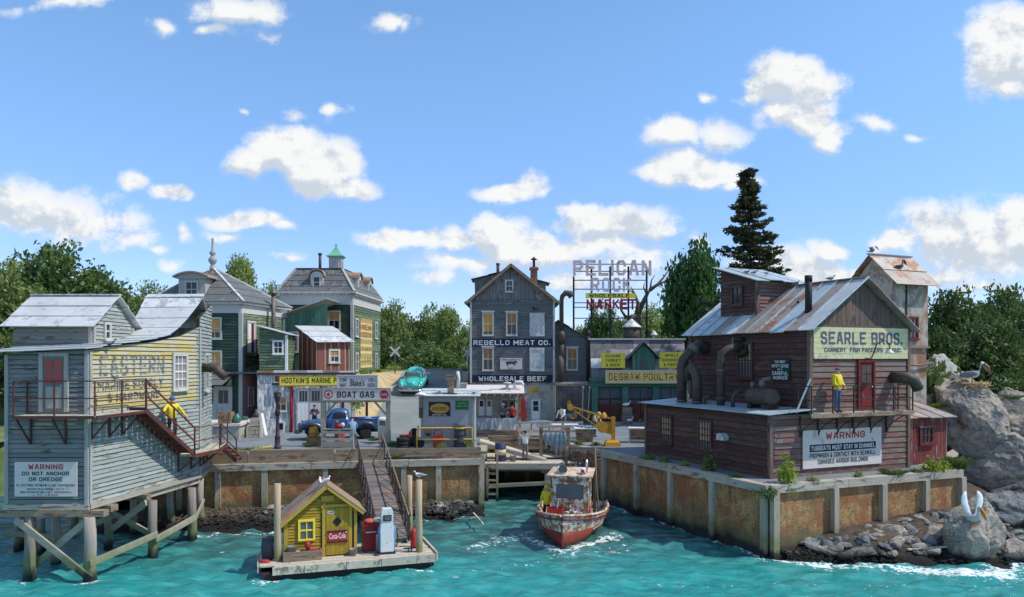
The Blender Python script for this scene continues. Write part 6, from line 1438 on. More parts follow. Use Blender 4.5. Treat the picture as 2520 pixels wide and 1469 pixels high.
def build_poultry():
 O=V3(5.85,57,0);th=thing('poultry_store','poultry store with patched tin mansard front and green posts','store',O)
 w=7.1;b=QZ+.12
 mb=MB();mb.box(0,w,.3,6,b,6.0);mb.obj('wall',m_darkboard,th)
 mb=MB();mb.box(-.1,11,-1.1,6,QZ,b);mb.obj('pavement_step',m_stucco,th)
 # mansard front of odd sheets
 nrow,e0,e1=4,V3(0,-.15,6.1),V3(0,1.2,8.95)
 patch=[m_tin,m_slate,M('pinkish_sheet',lin(156,140,146),rough=.6,var=.25,wear=lin(120,112,120),wear_amt=.3,rand=.15),m_tin,m_slate]
 for j in range(nrow):
  a,e=e0.lerp(e1,j/nrow),e0.lerp(e1,(j+1)/nrow);x=0
  while x<w-.01:
   xe=min(w,x+rng.uniform(.9,1.7));xe=w if w-xe<.4 else xe;mb=MB();lift=rng.uniform(0,.03)
   nn=V3(0,-(e1.z-e0.z),(e1.y-e0.y)).normalized()
   P=[V3(x+.01,a.y,a.z-.04),V3(xe-.01,a.y,a.z-.04),V3(xe-.01,e.y,e.z),V3(x+.01,e.y,e.z)];mb.hexa([p+nn*(.02+(lift if i<2 else 0)) for i,p in enumerate(P)]+[p+nn*(.05+(lift if i<2 else 0)) for i,p in enumerate(P)]);mb.obj('roof_sheet',rng.choice(patch),th);x=xe
 mb=MB();mb.prism([(-.1,6.0),(6,6.0),(6,8.9),(1.2,8.9)],(0,0,0),Y_,Z,RIGHT,0.02,w-.02);mb.obj('attic_wall',m_darkboard,th,fix=True)
 mb=MB();mb.box(-.1,w+.1,.95,1.5,8.93,9.05);mb.obj('roof_edge',m_tin,th)
 # green front: lintel, posts, panels and doors
 mb=MB();mb.box(-.15,w+.1,-.25,.28,5.85,6.12);mb.obj('lintel',m_greentrim,th);mb=MB();mb.box(-.1,w,-.1,.28,5.45,5.84);mb.obj('lintel',m_greentrim,th)
 for x in (.25,2.5,4.75,6.85):
  mb=MB();mb.box(x-.22,x+.22,-.2,.27,b,5.44);p=mb.obj('post',m_greentrim,th)
  mb=MB();mb.box(x-.26,x+.26,-.23,.27,4.55,4.68);mb.obj('post_band',m_greentrim,p)
 for a in (.5,2.75,5.0):
  for i in range(2):
   x0=a+i*.92;mb=MB();mb.box(x0,x0+.88,.2,.29,4.6,5.4);mb.obj('transom_panel',M('grey_green_panel',lin(86,94,96),var=.3,rand=.1),th)
   d=MB().box(x0,x0+.88,.18,.29,b,4.52).obj('door',m_reddoor,th)
   for (c,f) in ((b+.1,3.55),(3.65,4.15)): MB().box(x0+.08,x0+.8,.15,.178,c,f).obj('door_panel',m_reddoor,d)
   MB().box(x0+.08,x0+.8,.15,.178,4.2,4.46).obj('pane',m_pane_grey,d)
 # little gabled dormer like a bird house
 x0,x1=2.98,4.62;g=[(x0,6.35),(x1,6.35),(x1,7.75),((x0+x1)/2,8.6),(x0,7.75)]
 mb=MB();mb.prism(g,(0,-.35,0),X_,Z,FRONT,-1.4,0);mb.obj('dormer',m_greentrim,th,fix=True);vboards(th,m_greentrim,(0,-.35,0),X_,FRONT,g,.2,.03,jit=0)
 xm=(x0+x1)/2
 for sx in (-1,1):
  roof_courses(th,m_slate,(xm+sx*1.15,1.0 if sx<0 else -.65,7.5),(xm+sx*1.15,-.65 if sx<0 else 1.0,7.5),(xm,-.65 if sx<0 else 1.0,8.72),(xm,1.0 if sx<0 else -.65,8.72),1)
 arch=[(xm-.32,6.55),(xm+.32,6.55)]+[(xm+.32*math.cos(t),7.15+.34*math.sin(t)) for t in [i*math.pi/8 for i in range(9)]]
 MB().prism(arch,(0,-.35,0),X_,Z,FRONT,.045,.06).obj('arched_pane',m_pane_grey,th,fix=True)
 mb=MB();ub(mb,(0,-.35,0),X_,FRONT,xm-.02,xm+.02,6.55,7.48,.06,.08);ub(mb,(0,-.35,0),X_,FRONT,xm-.32,xm-.02,7.0,7.04,.06,.078);ub(mb,(0,-.35,0),X_,FRONT,xm+.02,xm+.32,7.0,7.04,.06,.078);mb.obj('sash',m_greentrim,th)
 fr=(0,O)
 signboard('turkey_sign','yellow ground turkey and duck sign on the tin front, left of the green dormer',fr,(0,-.2,0),X_,FRONT,.7,2.45,6.85,7.95,m_yellow_sign,[('GROUND',.8,.2,.62,m_letbw),('TURKEY',.5,.2,.66,m_letb),('& DUCK',.2,.2,.6,m_letb)],n0=.05,t=.05)
 signboard('chicken_sign','yellow whole chickens and parts sign on the tin front, right of the green dormer',fr,(0,-.2,0),X_,FRONT,4.98,6.8,6.85,8.0,m_yellow_sign,[('WHOLE',.8,.2,.56,m_letbw),('CHICKENS',.5,.2,.8,m_letb),('& PARTS',.2,.2,.66,m_letb)],n0=.05,t=.05)
 signboard('poultry_sign','long yellow sign with red poultry lettering in a cream frame',fr,(0,-.4,0),X_,FRONT,1.05,6.55,5.78,6.62,M('aged_yellow_sign',lin(214,196,110),var=.2,wear=lin(196,176,130),wear_amt=.4),[('DEGRAW POULTRY',.5,.66,.93,m_letrw)],n0=.05,t=.06,frame=m_oldwhite)
 # round vents on the roof
 q=V3(3.35,2.4,8.7);mb=MB();mb.tube([q,q+Z*1.25],.62,14);vt=mb.obj('roof_tank',m_darkpipe,th);mb=MB();mb.lathe([(.78,1.22),(.76,1.28),(.1,1.85),(.03,1.9)],q,14);mb.obj('tank_cap',m_tin,vt)
 q=V3(5.05,2.2,8.9);mb=MB();mb.tube([q,q+Z*.45],.1,8);mb.lathe([(.3,.42),(.28,.46),(.03,.8)],q,10);mb.obj('roof_vent',m_tin,th)
build_poultry()
def build_roof_sign():
 D=61.5;f=D/F;P=lambda px,py: V3((px-CX)*f,0,H-(py-CY)*f)
 th=thing('roof_sign','tall steel framed rooftop sign spelling the harbour market name in tin letters','sign',(0,D,0))
 for px in (1412,1456,1502,1547,1592):
  a=P(px,655 if px>1412 else 680);mb=MB();mb.beam(V3(a.x,.12,5.6),a+V3(0,.12,0),.14,.14);mb.obj('steel_post',m_steel,th)
 for py,a,e in ((650,1412,1592),(667.5,1412,1592),(689.5,1412,1592),(711.5,1412,1592),(745,1412,1592),(756,1412,1592),(783,1412,1592)):
  mb=MB();mb.beam(P(a,py)+V3(0,.02,0),P(e,py)+V3(0,.02,0),.06,.07);mb.obj('steel_rail',m_steel,th)
 def word(s,x0,x1,y0,y1,mat,gaps=None,bold=.035,dep=.12):
  a,e=P(x0,y1),P(x1,y0);n=len(s);W_=e.x-a.x;ws=[(.4 if c=='I' else 1.25 if c in 'WM' else 1) for c in s];tot=sum(ws);x=a.x
  for c,k in zip(s,ws):
   cw=W_*k/tot;lettering(th,c,mat,(0,-.06,0),X_,FRONT,x+cw/2,(a.z+e.z)/2,cw*(.8 if c != 'I' else .5),e.z-a.z,0,thick=dep,bold=bold,name='letter');x += cw
 word('PELICAN',1407,1606,640,679,m_pelletters,bold=.045);word('ROCK',1452,1556,683,719,m_pelletters,bold=.045)
 a,e=P(1441,734),P(1564,721.5);MB().box(a.x,e.x,-.14,-.04,a.z,e.z).obj('yellow_board',m_yellow_sign,th)
 lettering(th,'WHOLESALE',m_letb,(0,-.14,0),X_,FRONT,(a.x+e.x)/2-.1,(a.z+e.z)/2,(e.x-a.x)*.8,(e.z-a.z)*.72,.002,bold=.03,spacing=1.25)
 word('MARKET',1440,1566,736,762,m_redletters,bold=.05)
build_roof_sign()
def build_lunch_shack():
 O=V3(-2.6,47.2,0);th=thing('lunch_shack','small open weathered lunch shack with white plank roof at the head of the inlet','shack',O)
 w=3.15;b=QZ
 MB().box(0,w,0,.2,b,3.9).obj('counter_wall',m_white_peel,th)
 for j in range(2): MB().box(-.05,w+.1,-.16,-.005,b-.1+j*.28,b+.16+j*.28).obj('plank',m_brownbeam,th)
 MB().box(0,w,1.5,1.6,b,5.4).obj('back_wall',m_stucco,th)
 for (x,ww) in ((.5,.36),(.98,.36)): door(th,(0,1.5,0),X_,FRONT,x,3.95,ww,1.0,None,m_white,panes=(1,1,.55),mp=m_pane,handle=False)
 window(th,(0,1.5,0),X_,FRONT,2.0,4.45,.8,.48,2,1,m_trim_w,m_pane,trim=.07,sill=False)
 for x in (.05,w-.1): MB().box(x-.06,x+.08,-.05,.1,3.9,5.4).obj('post',m_brownbeam,th)
 for (x,s) in ((.1,1),(w-.1,-1)): mb=MB();mb.beam((x,.0,4.75),(x+s*.5,.0,5.3),.07,.07);mb.obj('knee_brace',m_brownbeam,th)
 MB().box(-.1,w+.1,-.12,.02,5.28,5.4).obj('header',m_brownbeam,th)
 for i in range(7): x=.1+i*.48;mb=MB();mb.beam((x,-.45,5.34),(x,1.7,5.72),.08,.1);mb.obj('rafter',m_oldwhite,th)
 for i in range(9):
  t0,t1=i/9,(i+1)/9;y0,y1=-.5+2.3*t0,-.5+2.3*t1;z0,z1=5.41+.42*t0,5.41+.42*t1
  mb=MB();mb.hexa([(-.25,y0,z0),(w+.2,y0,z0),(w+.2,y1-.01,z1),(-.25,y1-.01,z1),(-.25,y0,z0+.05),(w+.2,y0,z0+.05),(w+.2,y1-.01,z1+.05),(-.25,y1-.01,z1+.05)]);mb.obj('roof_plank',m_oldwhite,th)
 for i in range(3): mb=MB();x=.4+i*.8;mb.beam((x,.1+.3*i,5.62+.05*i),(x+1.0,.15+.3*i,5.62+.05*i),.1,.04);mb.obj('loose_plank',m_white,th)
 mb=MB();q=V3(2.75,.4,5.6);mb.tube([q,q+Z*.35,q+V3(.1,0,.5),q+V3(.45,-.05,.5),q+V3(.55,-.08,.3)],.09,8);mb.obj('white_pipe',m_white,th)
 mb=MB();q=V3(2.3,.5,5.6);mb.tube([q,q+Z*.4],.1,8);mb.lathe([(.28,.4),(.26,.46),(.1,.5)],q,10);mb.obj('roof_fan',m_tin,th)
build_lunch_shack()
def build_gas_hut():
 O=V3(-4.9,41.6,0);th=thing('gas_hut','small grey plaster hut with an oval oil poster beside the tyres','hut',O)
 w=2.85;b=QZ;tz=5.5
 hm=M('grey_plaster',lin(158,160,160),var=.2,wear=lin(176,174,168),wear_amt=.3,stain=lin(150,138,112),stain_amt=.2,bump=.2)
 MB().box(0,w,0,2.4,b,tz).obj('wall',hm,th);MB().box(-.02,w+.02,-.03,-.001,b,b+.25).obj('plinth',m_stucco,th)
 MB().box(-.02,.1,-.04,.1,b+.25,tz).obj('corner_post',m_trim,th);MB().box(w-.08,w+.03,-.04,.1,b+.25,tz).obj('corner_post',m_trim,th)
 roof_courses(th,m_tin,(-.2,-.3,tz+.0),(w+.35,-.3,tz-.02),(w+.3,2.6,tz+.3),(-.2,2.6,tz+.32),3)
 mb=MB();mb.tube([(.0,-.1,b+1.6),(.0,-.1,tz+.02),(.0,-.1,tz+.1)],.11,8);mb.obj('pipe',m_brownbeam,th)
 mb=MB();mb.lathe([(.3,0),(.3,.08),(.12,.14)],(0,-.1,tz+.08),10);mb.obj('pipe_cap',m_white,th)
 q=V3(1.55,.6,tz+.1);MB().box(q.x-.35,q.x+.35,q.y-.25,q.y+.25,q.z,q.z+.06).obj('chimney_base',m_steel,th)
 mb=MB();mb.box(q.x-.17,q.x+.17,q.y-.17,q.y+.17,q.z+.06,q.z+.8);mb.box(q.x-.26,q.x+.26,q.y-.26,q.y+.26,q.z+.8,q.z+1.05);mb.obj('chimney',m_brownbeam,th)
 mb=MB();mb.tube([q+V3(.38,.1,.3),q+V3(.42,.1,.9),q+V3(.36,.1,1.25)],.1,8);mb.obj('flue',m_whitewall,th)
 fr=(0,O);sg=signboard('oil_poster','square poster with yellow oval and red emblem on the grey hut',fr,(0,0,0),X_,FRONT,.42,1.58,4.45,5.22,M('brown_black_board',lin(58,48,42),var=.3),[],n0=.01,t=.03)
 MB().prism([(1.0+.52*math.cos(t),4.86+.27*math.sin(t)) for t in [i*math.pi/12 for i in range(24)]],(0,0,0),X_,Z,FRONT,.042,.046).obj('oval',M('mustard_print',lin(188,154,74),var=.2,wear=lin(140,100,60),wear_amt=.3),sg,fix=True)
 lettering(sg,'VEEDOL',worn_print('dark_red_lettering',lin(130,56,38),.38),(0,0,0),X_,FRONT,1.0,4.86,.84,.2,.048,bold=.02)
 lettering(sg,'MOTOR OIL',m_letw,(0,0,0),X_,FRONT,1.0,4.52,.8,.08,.042)
 signboard('green_notice','small green notice on the right of the oil poster',fr,(0,0,0),X_,FRONT,1.85,2.55,4.8,5.28,M('green_notice_paint',lin(44,112,60),var=.2),[('MARINE',.72,.2,.7,worn_print('pale_green_lettering',lin(130,180,130),.4)),('LUBRICANTS',.4,.2,.85,worn_print('pale_green_lettering',(.2,.4,.2)))],n0=.01,t=.025)
build_gas_hut()
def build_boat_gas_frame():
 D=42.0;O=V3(0,D,0);P=lambda px,py: V3((px-CX)*D/F,0,H-(py-CY)*D/F)
 th=thing('sign_gallows','timber gallows frame carrying the white boat fuel sign above the gangway','sign frame',O)
 a,e=P(796,0).x,P(950,0).x
 for x in (a-.12,e): MB().box(x,x+.24,-.1,.12,QZ,5.9).obj('post',m_brace,th)
 MB().box(a-.2,e+.3,-.14,.14,5.18,5.3).obj('beam',m_beam,th)
 for (x,s) in ((a+.1,1),(e,-1)): mb=MB();mb.beam((x,0,4.5),(x+s*.6,0,5.18),.1,.1);mb.obj('knee_brace',m_beam,th)
 sg=signboard('fuel_sign','long white boat fuel sign with red star and red disc',(0,O),(0,-.12,0),X_,FRONT,a+.05,e+.22,5.32,5.9,m_oldwhite,[('BOAT GAS',.49,.6,.57,worn_print('solid_black_lettering',lin(28,28,32),.2),.49,.03)],n0=.0,t=.07,frame=m_beam)
 cz=5.61;c1,c2=a+.32,e-.08
 def disc(cx,r,nm,mat,n0,n1): MB().prism([(cx+r*math.cos(t),cz+r*math.sin(t)) for t in [i*math.pi/14 for i in range(28)]],(0,-.12,0),X_,Z,FRONT,n0,n1).obj(nm,mat,sg,fix=True)
 rp=worn_print('red_emblem',lin(176,42,46),.22)
 disc(c1,.24,'red_ring',rp,.072,.075);disc(c1,.18,'white_disc',m_oldwhite,.077,.079);disc(c2,.24,'red_disc',rp,.072,.076)
 star=[(c1+(r*math.sin(i*math.pi/5)),cz+r*math.cos(i*math.pi/5)) for i in range(10) for r in ((.16 if i % 2==0 else .065),)]
 MB().prism(star,(0,-.12,0),X_,Z,FRONT,.081,.084).obj('star',rp,sg,fix=True)
 lettering(sg,'Coca-Cola',m_letw,(0,-.12,0),X_,FRONT,c2,cz,.38,.1,.078,bold=.01)
build_boat_gas_frame()
# ------------------------------------------------------------------ fuel float, gangway, dock, boat, crane, vehicles
FA=math.atan2(.317,.948);FO=V3(-8.55,26.17,0);FZ=.45;FL=6.07
def F2W(x,y,z=0): c,s=math.cos(FA),math.sin(FA);return V3(FO.x+x*c-y*s,FO.y+x*s+y*c,z)
def build_float():
 th=thing('fuel_float','pale plank fuel float moored in front of the gangway','float',FO,FA)
 MB().box(.05,FL-.05,.08,2.45,-.25,FZ-.24).obj('pontoon',M('wet_dark_timber',lin(52,46,42),var=.3,tide=False),th)
 for i in range(9):
  y=.0+i*.28;a=-.02 if i<99 else 0;MB().box((.45 if i==0 else .0)+rng.uniform(-.03,.03),FL+rng.uniform(-.03,.03),y+.005,y+.272,FZ-.055,FZ+rng.uniform(-.012,.012)).obj('deck_plank',m_deck,th)
 x=.4
 while x<FL-.1:
  e=min(FL,x+rng.uniform(1.0,1.7));MB().box(x+.01,e-.01,-.075,-.005,FZ-.26,FZ-.005+rng.uniform(0,.03)).obj('edge_board',m_deck,th);x=e
 MB().box(FL+.035,FL+.1,.0,2.5,FZ-.24,FZ+.08).obj('edge_board',m_deck,th);MB().box(-.08,-.035,.3,2.5,FZ-.24,FZ-.02).obj('edge_board',m_deck,th)
 # hut
 hx0,hx1,hy,hd=.85,3.35,1.02,1.35;xa=2.28;zl,zr,za=1.75,2.2,2.98
 h=thing('float_hut','small yellow clapboard hut with lopsided tin roof on the float','hut',FO,FA)
 o=[(hx0,FZ),(hx1,FZ),(hx1,zr),(xa,za),(hx0,zl)]
 wall_core(h,m_float,(0,hy,0),X_,FRONT,o,t=.06)
 clapboards(h,m_float,(0,hy,0),X_,FRONT,o,.105,.03,joint=0,segs=lambda z,zt: [(0,2.1,m_float)]+([] if z<2.0 else [(2.1,9,m_float)]))
 MB().prism([(0,FZ),(hd,FZ),(hd,zr),(0,zr)],(hx1-.0,hy,0),Y_,Z,RIGHT,-.06,.0).obj('wall',m_float,h,fix=True)
 clapboards(h,m_float,(hx1,hy,0),Y_,RIGHT,[(0,FZ),(hd,FZ),(hd,zr),(0,zr)],.105,.03,joint=0)
 MB().box(hx0,hx1,hy+hd-.06,hy+hd,FZ,zl).obj('wall',m_float,h);MB().box(hx0,hx0+.06,hy+.02,hy+hd,FZ,zl).obj('wall',m_float,h)
 for (a,e,z1) in ((hx0-.03,hx0+.1,zl),(2.14,2.26,2.35),(3.08,3.2,2.35),(hx1-.08,hx1+.03,zr-.05)): MB().box(a,e,hy-.07,hy-.001,FZ,z1).obj('trim_board',m_float_trim,h)
 MB().box(2.1,3.24,hy-.085,hy-.001,2.2,2.3).obj('door_head',m_float_trim,h)
 d=door(h,(0,hy-.03,0),X_,FRONT,2.27,FZ+.03,.8,1.7,None,m_float,handle=True,planks=0)
 for i in range(5): MB().box(2.28+i*.158,2.43+i*.158,hy-.085,hy-.066,FZ+.04,2.15).obj('plank',m_float,d)
 MB().prism([(2.67,1.5),(2.84,1.68),(2.67,1.86),(2.5,1.68)],(0,hy-.085,0),X_,Z,FRONT,.0,.012).obj('diamond_window',m_black,d,fix=True)
 window(h,(0,hy-.03,0),X_,FRONT,1.38,1.12,.44,.62,2,2,m_float_win,m_pane_grey,trim=.075,proud=.06,sill=False,mun=.035)
 MB().box(2.1,2.55,hy-.06,hy-.031,2.42,2.62).obj('louvre',m_float_trim,h)
 def edge(p,q,n,y0,y1,mat):
  roof_sheets(h,mat,(p[0],y0,p[1]),(p[0],y1,p[1]),(q[0],y1,q[1]),(q[0],y0,q[1]),n,rib=.02,jit=.02)
 edge((hx0-.22,zl-.08),(xa,za+.06),3,hy-.28,hy+hd+.25,[m_float_roof,m_tin_rust]);edge((hx1+.28,zr-.2),(xa,za+.06),3,hy-.28,hy+hd+.25,[m_float_roof,m_copper_rust])
 for p,q in (((hx0-.2,zl-.13),(xa,za-.0)),((hx1+.26,zr-.25),(xa,za))): mb=MB();mb.beam((p[0],hy-.24,p[1]),(q[0],hy-.24,q[1]),.05,.12);mb.obj('rake_board',m_float_trim,h)
 # things on the float
 sg=signboard('drink_sign','red soft drink sign on the yellow hut door',(FA,FO),(0,hy-.085,0),X_,FRONT,2.33,3.02,.98,1.32,M('red_sign_paint',lin(178,40,46),var=.12,wear=lin(200,160,150),wear_amt=.12,bump=.05),[('Coca-Cola',.55,.62,.86,m_letw)],n0=.002,t=.02)
 MB().box(2.31,3.04,hy-.125,hy-.086,1.325,1.36).obj('frame',m_dark_iron,sg);MB().box(2.31,3.04,hy-.125,hy-.086,.93,.975).obj('frame',m_dark_iron,sg)
 MB().prism([(2.33+.12+.13*math.cos(t),2.02+.07*math.sin(t)) for t in [i*math.pi/8 for i in range(16)]],(0,hy-.085,0),X_,Z,FRONT,0,.008).obj('sticker',m_oldwhite,d,fix=True)
 lettering(d,'ICE',m_letb,(0,hy-.085,0),X_,FRONT,2.45,2.02,.14,.06,.01)
 pb=thing('planter_box','low grey plank box under the yellow sash window','box',FO,FA)
 for z in (0,.17): MB().box(.78,2.1,.52,.56,FZ+.01+z,FZ+.17+z).obj('plank',m_brownbeam,pb)
 MB().box(.78,2.1,.94,.98,FZ+.01,FZ+.33).obj('plank',m_brownbeam,pb);MB().box(.78,.82,.565,.935,FZ+.01,FZ+.33).obj('plank',m_brownbeam,pb);MB().box(2.06,2.1,.565,.935,FZ+.01,FZ+.33).obj('plank',m_brownbeam,pb);MB().box(.83,2.05,.565,.935,FZ+.2,FZ+.29).obj('lid',m_deck,pb)
 def lathe_thing(nm,lb,cat,x,y,z,prof,mat,n=14):
  o=thing(nm,lb,cat,F2W(x,y,z),FA);MB().lathe(prof,(0,0,0),n).obj('body',mat,o);return o
 k=lathe_thing('tub','round zinc tub standing in the plank box under the window','tub',1.08,.75,FZ+.29,[(.15,0),(.17,.2),(.19,.21),(.16,.22),(.14,.06)],m_tub)
 k=lathe_thing('bucket','zinc bucket beside the yellow hut door','bucket',3.2,.72,FZ+.01,[(.11,0),(.15,.24),(.165,.25),(.14,.24),(.1,.05)],m_tub)
 mb=MB();mb.tube([(-.15,0,.25),(-.1,-.05,.14),(.1,-.05,.14),(.15,0,.25)],.008,5);mb.obj('handle',m_steel,k)
 # red outboard motor lying on the box lid
 om=thing('outboard_motor','red outboard motor lying on the plank box','motor',F2W(1.62,.75,FZ+.29),FA)
 mb=MB();mb.ball((0,0,.2),.11,.12,.14,10,6);mb.obj('cowl',m_redpaint,om);mb=MB();mb.tube([(0,0,.1),(.12,0,.05),(.42,.02,.05)],[.05,.04,.03],8);mb.obj('shaft',m_redpaint,om)
 mb=MB()
 for a in range(3): t=a*2.09;mb.beam((.42,.02,.05),(.44,.02+.1*math.cos(t),.08+.06*math.sin(t)),.03,.015)
 mb.obj('propeller',m_steel,om);mb=MB();mb.box(-.06,.06,-.06,.06,.0,.07);mb.obj('clamp',m_dark_iron,om)
 # drinks cooler with junk on top
 co=thing('drinks_cooler','dark red drinks cooler between the yellow hut and the fuel pump','cooler',F2W(3.62,1.02,FZ),FA)
 mb=MB();mb.box(0,.78,0,.6,.05,.95);mb.obj('body',m_cooler,co);MB().box(-.02,.8,-.02,.62,.952,1.0).obj('lid',m_cooler,co)
 for a,b_ in ((.06,.06),(.7,.06),(.06,.54),(.7,.54)): MB().box(a-.03,a+.03,b_-.03,b_+.03,0,.05).obj('foot',m_steel,co)
 MB().box(.08,.7,-.012,-.001,.72,.76).obj('trim_strip',m_chrome,co)
 jb=thing('tarpaulin','crumpled grey and orange tarpaulin on the cooler lid','tarpaulin',F2W(3.62,1.02,FZ+1.0),FA);mb=MB();mb.ball((.25,.3,.08),.22,.2,.1,10,6);mb.obj('orange_fold',M('orange_cloth',lin(196,96,66),var=.3),jb);mb=MB();mb.ball((.55,.28,.1),.22,.2,.12,10,6);mb.obj('grey_fold',M('grey_cloth',lin(150,152,150),var=.3),jb)
 # fuel pump
 pu=thing('fuel_pump','white and blue fuel pump standing on the float','fuel pump',F2W(4.42,.72,FZ),FA)
 bl=M('pump_blue',lin(86,142,190),rough=.4,var=.12,wear=lin(170,180,184),wear_amt=.25);wh=M('pump_white',lin(212,214,212),rough=.4,var=.1,wear=lin(168,150,128),wear_amt=.25,wear_scale=4)
 prof=lambda w,z: [V3(-w,-.16,z),V3(w,-.16,z),V3(w,.16,z),V3(-w,.16,z)]
 MB().box(-.3,.3,-.2,.2,0,.08).obj('plinth',m_steel,pu);MB().loft([prof(.24,.08),prof(.25,.95),prof(.23,1.08),prof(.19,1.15)],False).obj('body',wh,pu)
 for s in (-1,1): MB().loft([[V3(s*.245,-.165,.1),V3(s*.3,-.1,.1),V3(s*.3,.12,.1),V3(s*.245,.165,.1)],[V3(s*.25,-.165,.98),V3(s*.31,-.1,.94),V3(s*.31,.12,.94),V3(s*.25,.165,.98)]],False).obj('side_panel',bl,pu,fix=True)
 MB().loft([prof(.2,1.152),prof(.22,1.3),prof(.21,1.56),prof(.17,1.64)],False).obj('head',wh,pu)
 MB().box(-.15,.15,-.185,-.165,1.2,1.42).obj('dial_frame',m_steel,pu);MB().box(-.11,.11,-.192,-.186,1.24,1.38).obj('dial',m_pane_grey,pu)
 mb=MB();mb.tube([(.3,-.02,.9),(.36,-.06,.85),(.4,-.08,.5),(.34,-.1,.22),(.29,-.12,.3)],.022,6);mb.obj('hose',m_rubber,pu);MB().box(.29,.34,-.08,.04,.84,1.0).obj('nozzle',m_chrome,pu)
 pb2=thing('grease_pump','thin dark hand pump left of the fuel pump','pump',F2W(4.02,.5,FZ),FA);mb=MB();mb.tube([(0,0,0),(0,0,.75)],.035,8);mb.lathe([(.12,0),(.1,.04)],n=10);mb.obj('column',m_darkpipe,pb2)
 # cleat, red can, buoy box
 cl=thing('mooring_cleat','black mooring cleat on the right of the float deck','cleat',F2W(5.25,.55,FZ),FA);mb=MB();mb.tube([(-.24,0,.16),(-.1,0,.15),(.1,0,.15),(.24,0,.16)],[.025,.035,.035,.025],8);mb.obj('horn',m_steel,cl);mb=MB();mb.box(-.07,-.03,-.03,.03,0,.14);mb.box(.03,.07,-.03,.03,0,.14);mb.obj('leg',m_steel,cl)
 rc=thing('gas_bottle','red fire bottle beside the front right mooring pile','gas bottle',F2W(5.55,1.35,FZ),FA);MB().lathe([(.12,0),(.13,.05),(.13,.55),(.07,.66),(.04,.68),(.04,.76)],n=12).obj('bottle',m_redpaint,rc);mb=MB();mb.tube([(0,0,.76),(.08,-.05,.78)],.025,6);mb.obj('valve',m_redpaint,rc)
 db=thing('dark_barrel','dark barrel behind the left mooring pile of the float','barrel',F2W(.35,1.3,FZ),FA);MB().lathe([(.26,0),(.3,.3),(.3,.45),(.26,.75),(.22,.76)],n=14).obj('body',m_darkbarrel,db)
 rg=thing('red_rag','red cloth lying on the left end of the float','cloth',F2W(.18,.75,FZ));mb=MB();mb.ball((0,0,.04),.2,.12,.07,10,5);mb.obj('cloth',m_redcloth,rg)
 # mooring piles
 for (px,py0,py1,r,lb) in ((683,1190,1412,.125,'left mooring pile of the float, in front of the yellow hut'),(1008,1170,1330,.12,'rear mooring pile between the gangway and the float edge'),(1031,1180,1388,.13,'front right mooring pile with a gull on top')):
  p=WZ(px,py1,0);top=H-(py0-CY)*p.y/F
  mb=MB();mb.tube([(0,0,-1),(.02,0,.3),(-.01,0,top*.6),(0,0,top)],[r*1.05,r,r*.97,r*.92],12);o=mb.obj('mooring_pile',M('tan_pile',lin(176,154,124),grain='v',var=.3,tide=True,bump=.4));o.location=p;tag(o,lb,'pile','mooring piles of the float')
build_float()
def build_gangway():
 a,b=V3(-7.15,38.6,2.85),V3(-4.6,29.7,.62)
 th=thing('gangway','long plank gangway with iron truss rails down to the float','gangway',b)
 A=a-b;d=A.normalized();s=d.cross(Z).normalized();s=s if s.x>0 else -s;w=.6;L=A.length
 n=46
 for i in range(n):
  p=d*(L*(i+.5)/n);q=.5*L/n-.01;nn=s.cross(d);nn=nn if nn.z>0 else -nn;lift=rng.uniform(0,.02)
  mb=MB();vs=[p-s*w-d*q,p+s*w-d*q,p+s*w+d*q,p-s*w+d*q];mb.hexa([v+nn*(lift-.04) for v in vs]+[v+nn*lift for v in vs]);mb.obj('plank',m_gangdeck,th)
 for sx in (-1,1):
  o=s*(w+.05)*sx;mb=MB();mb.beam(o-Z*.05,A+o-Z*.05,.07,.16);mb.obj('stringer',m_dark_iron,th)
  mb=MB();mb.beam(o+Z*.85,A+o+Z*.95,.05,.05);mb.obj('handrail',m_brownbeam if sx>0 else m_dark_iron,th)
  k=9
  for i in range(k+1):
   p=A*(i/k)+o;mb=MB();mb.beam(p,p+Z*.9,.04,.04);mb.obj('railing_post',m_dark_iron,th)
   if i<k: q=A*((i+1)/k)+o;mb=MB();mb.beam(p,q+Z*.88,.028,.028);mb.obj('diagonal',m_dark_iron,th)
  for i in (2,4,6): p=A*(i/9)+o;mb=MB();mb.beam(p+Z*.0,p+s*sx*.38-Z*.05,.035,.035);mb.beam(p+Z*.85,p+s*sx*.38-Z*.05,.03,.03);mb.obj('outrigger',m_dark_iron,th)
 for sx in (-1,1): mb=MB();mb.cyl(s*sx*.5+V3(0,0,-.1)-s*.06,s*sx*.5+V3(0,0,-.1)+s*.06,.1,n=10);mb.obj('roller',m_rubber,th)
build_gangway()
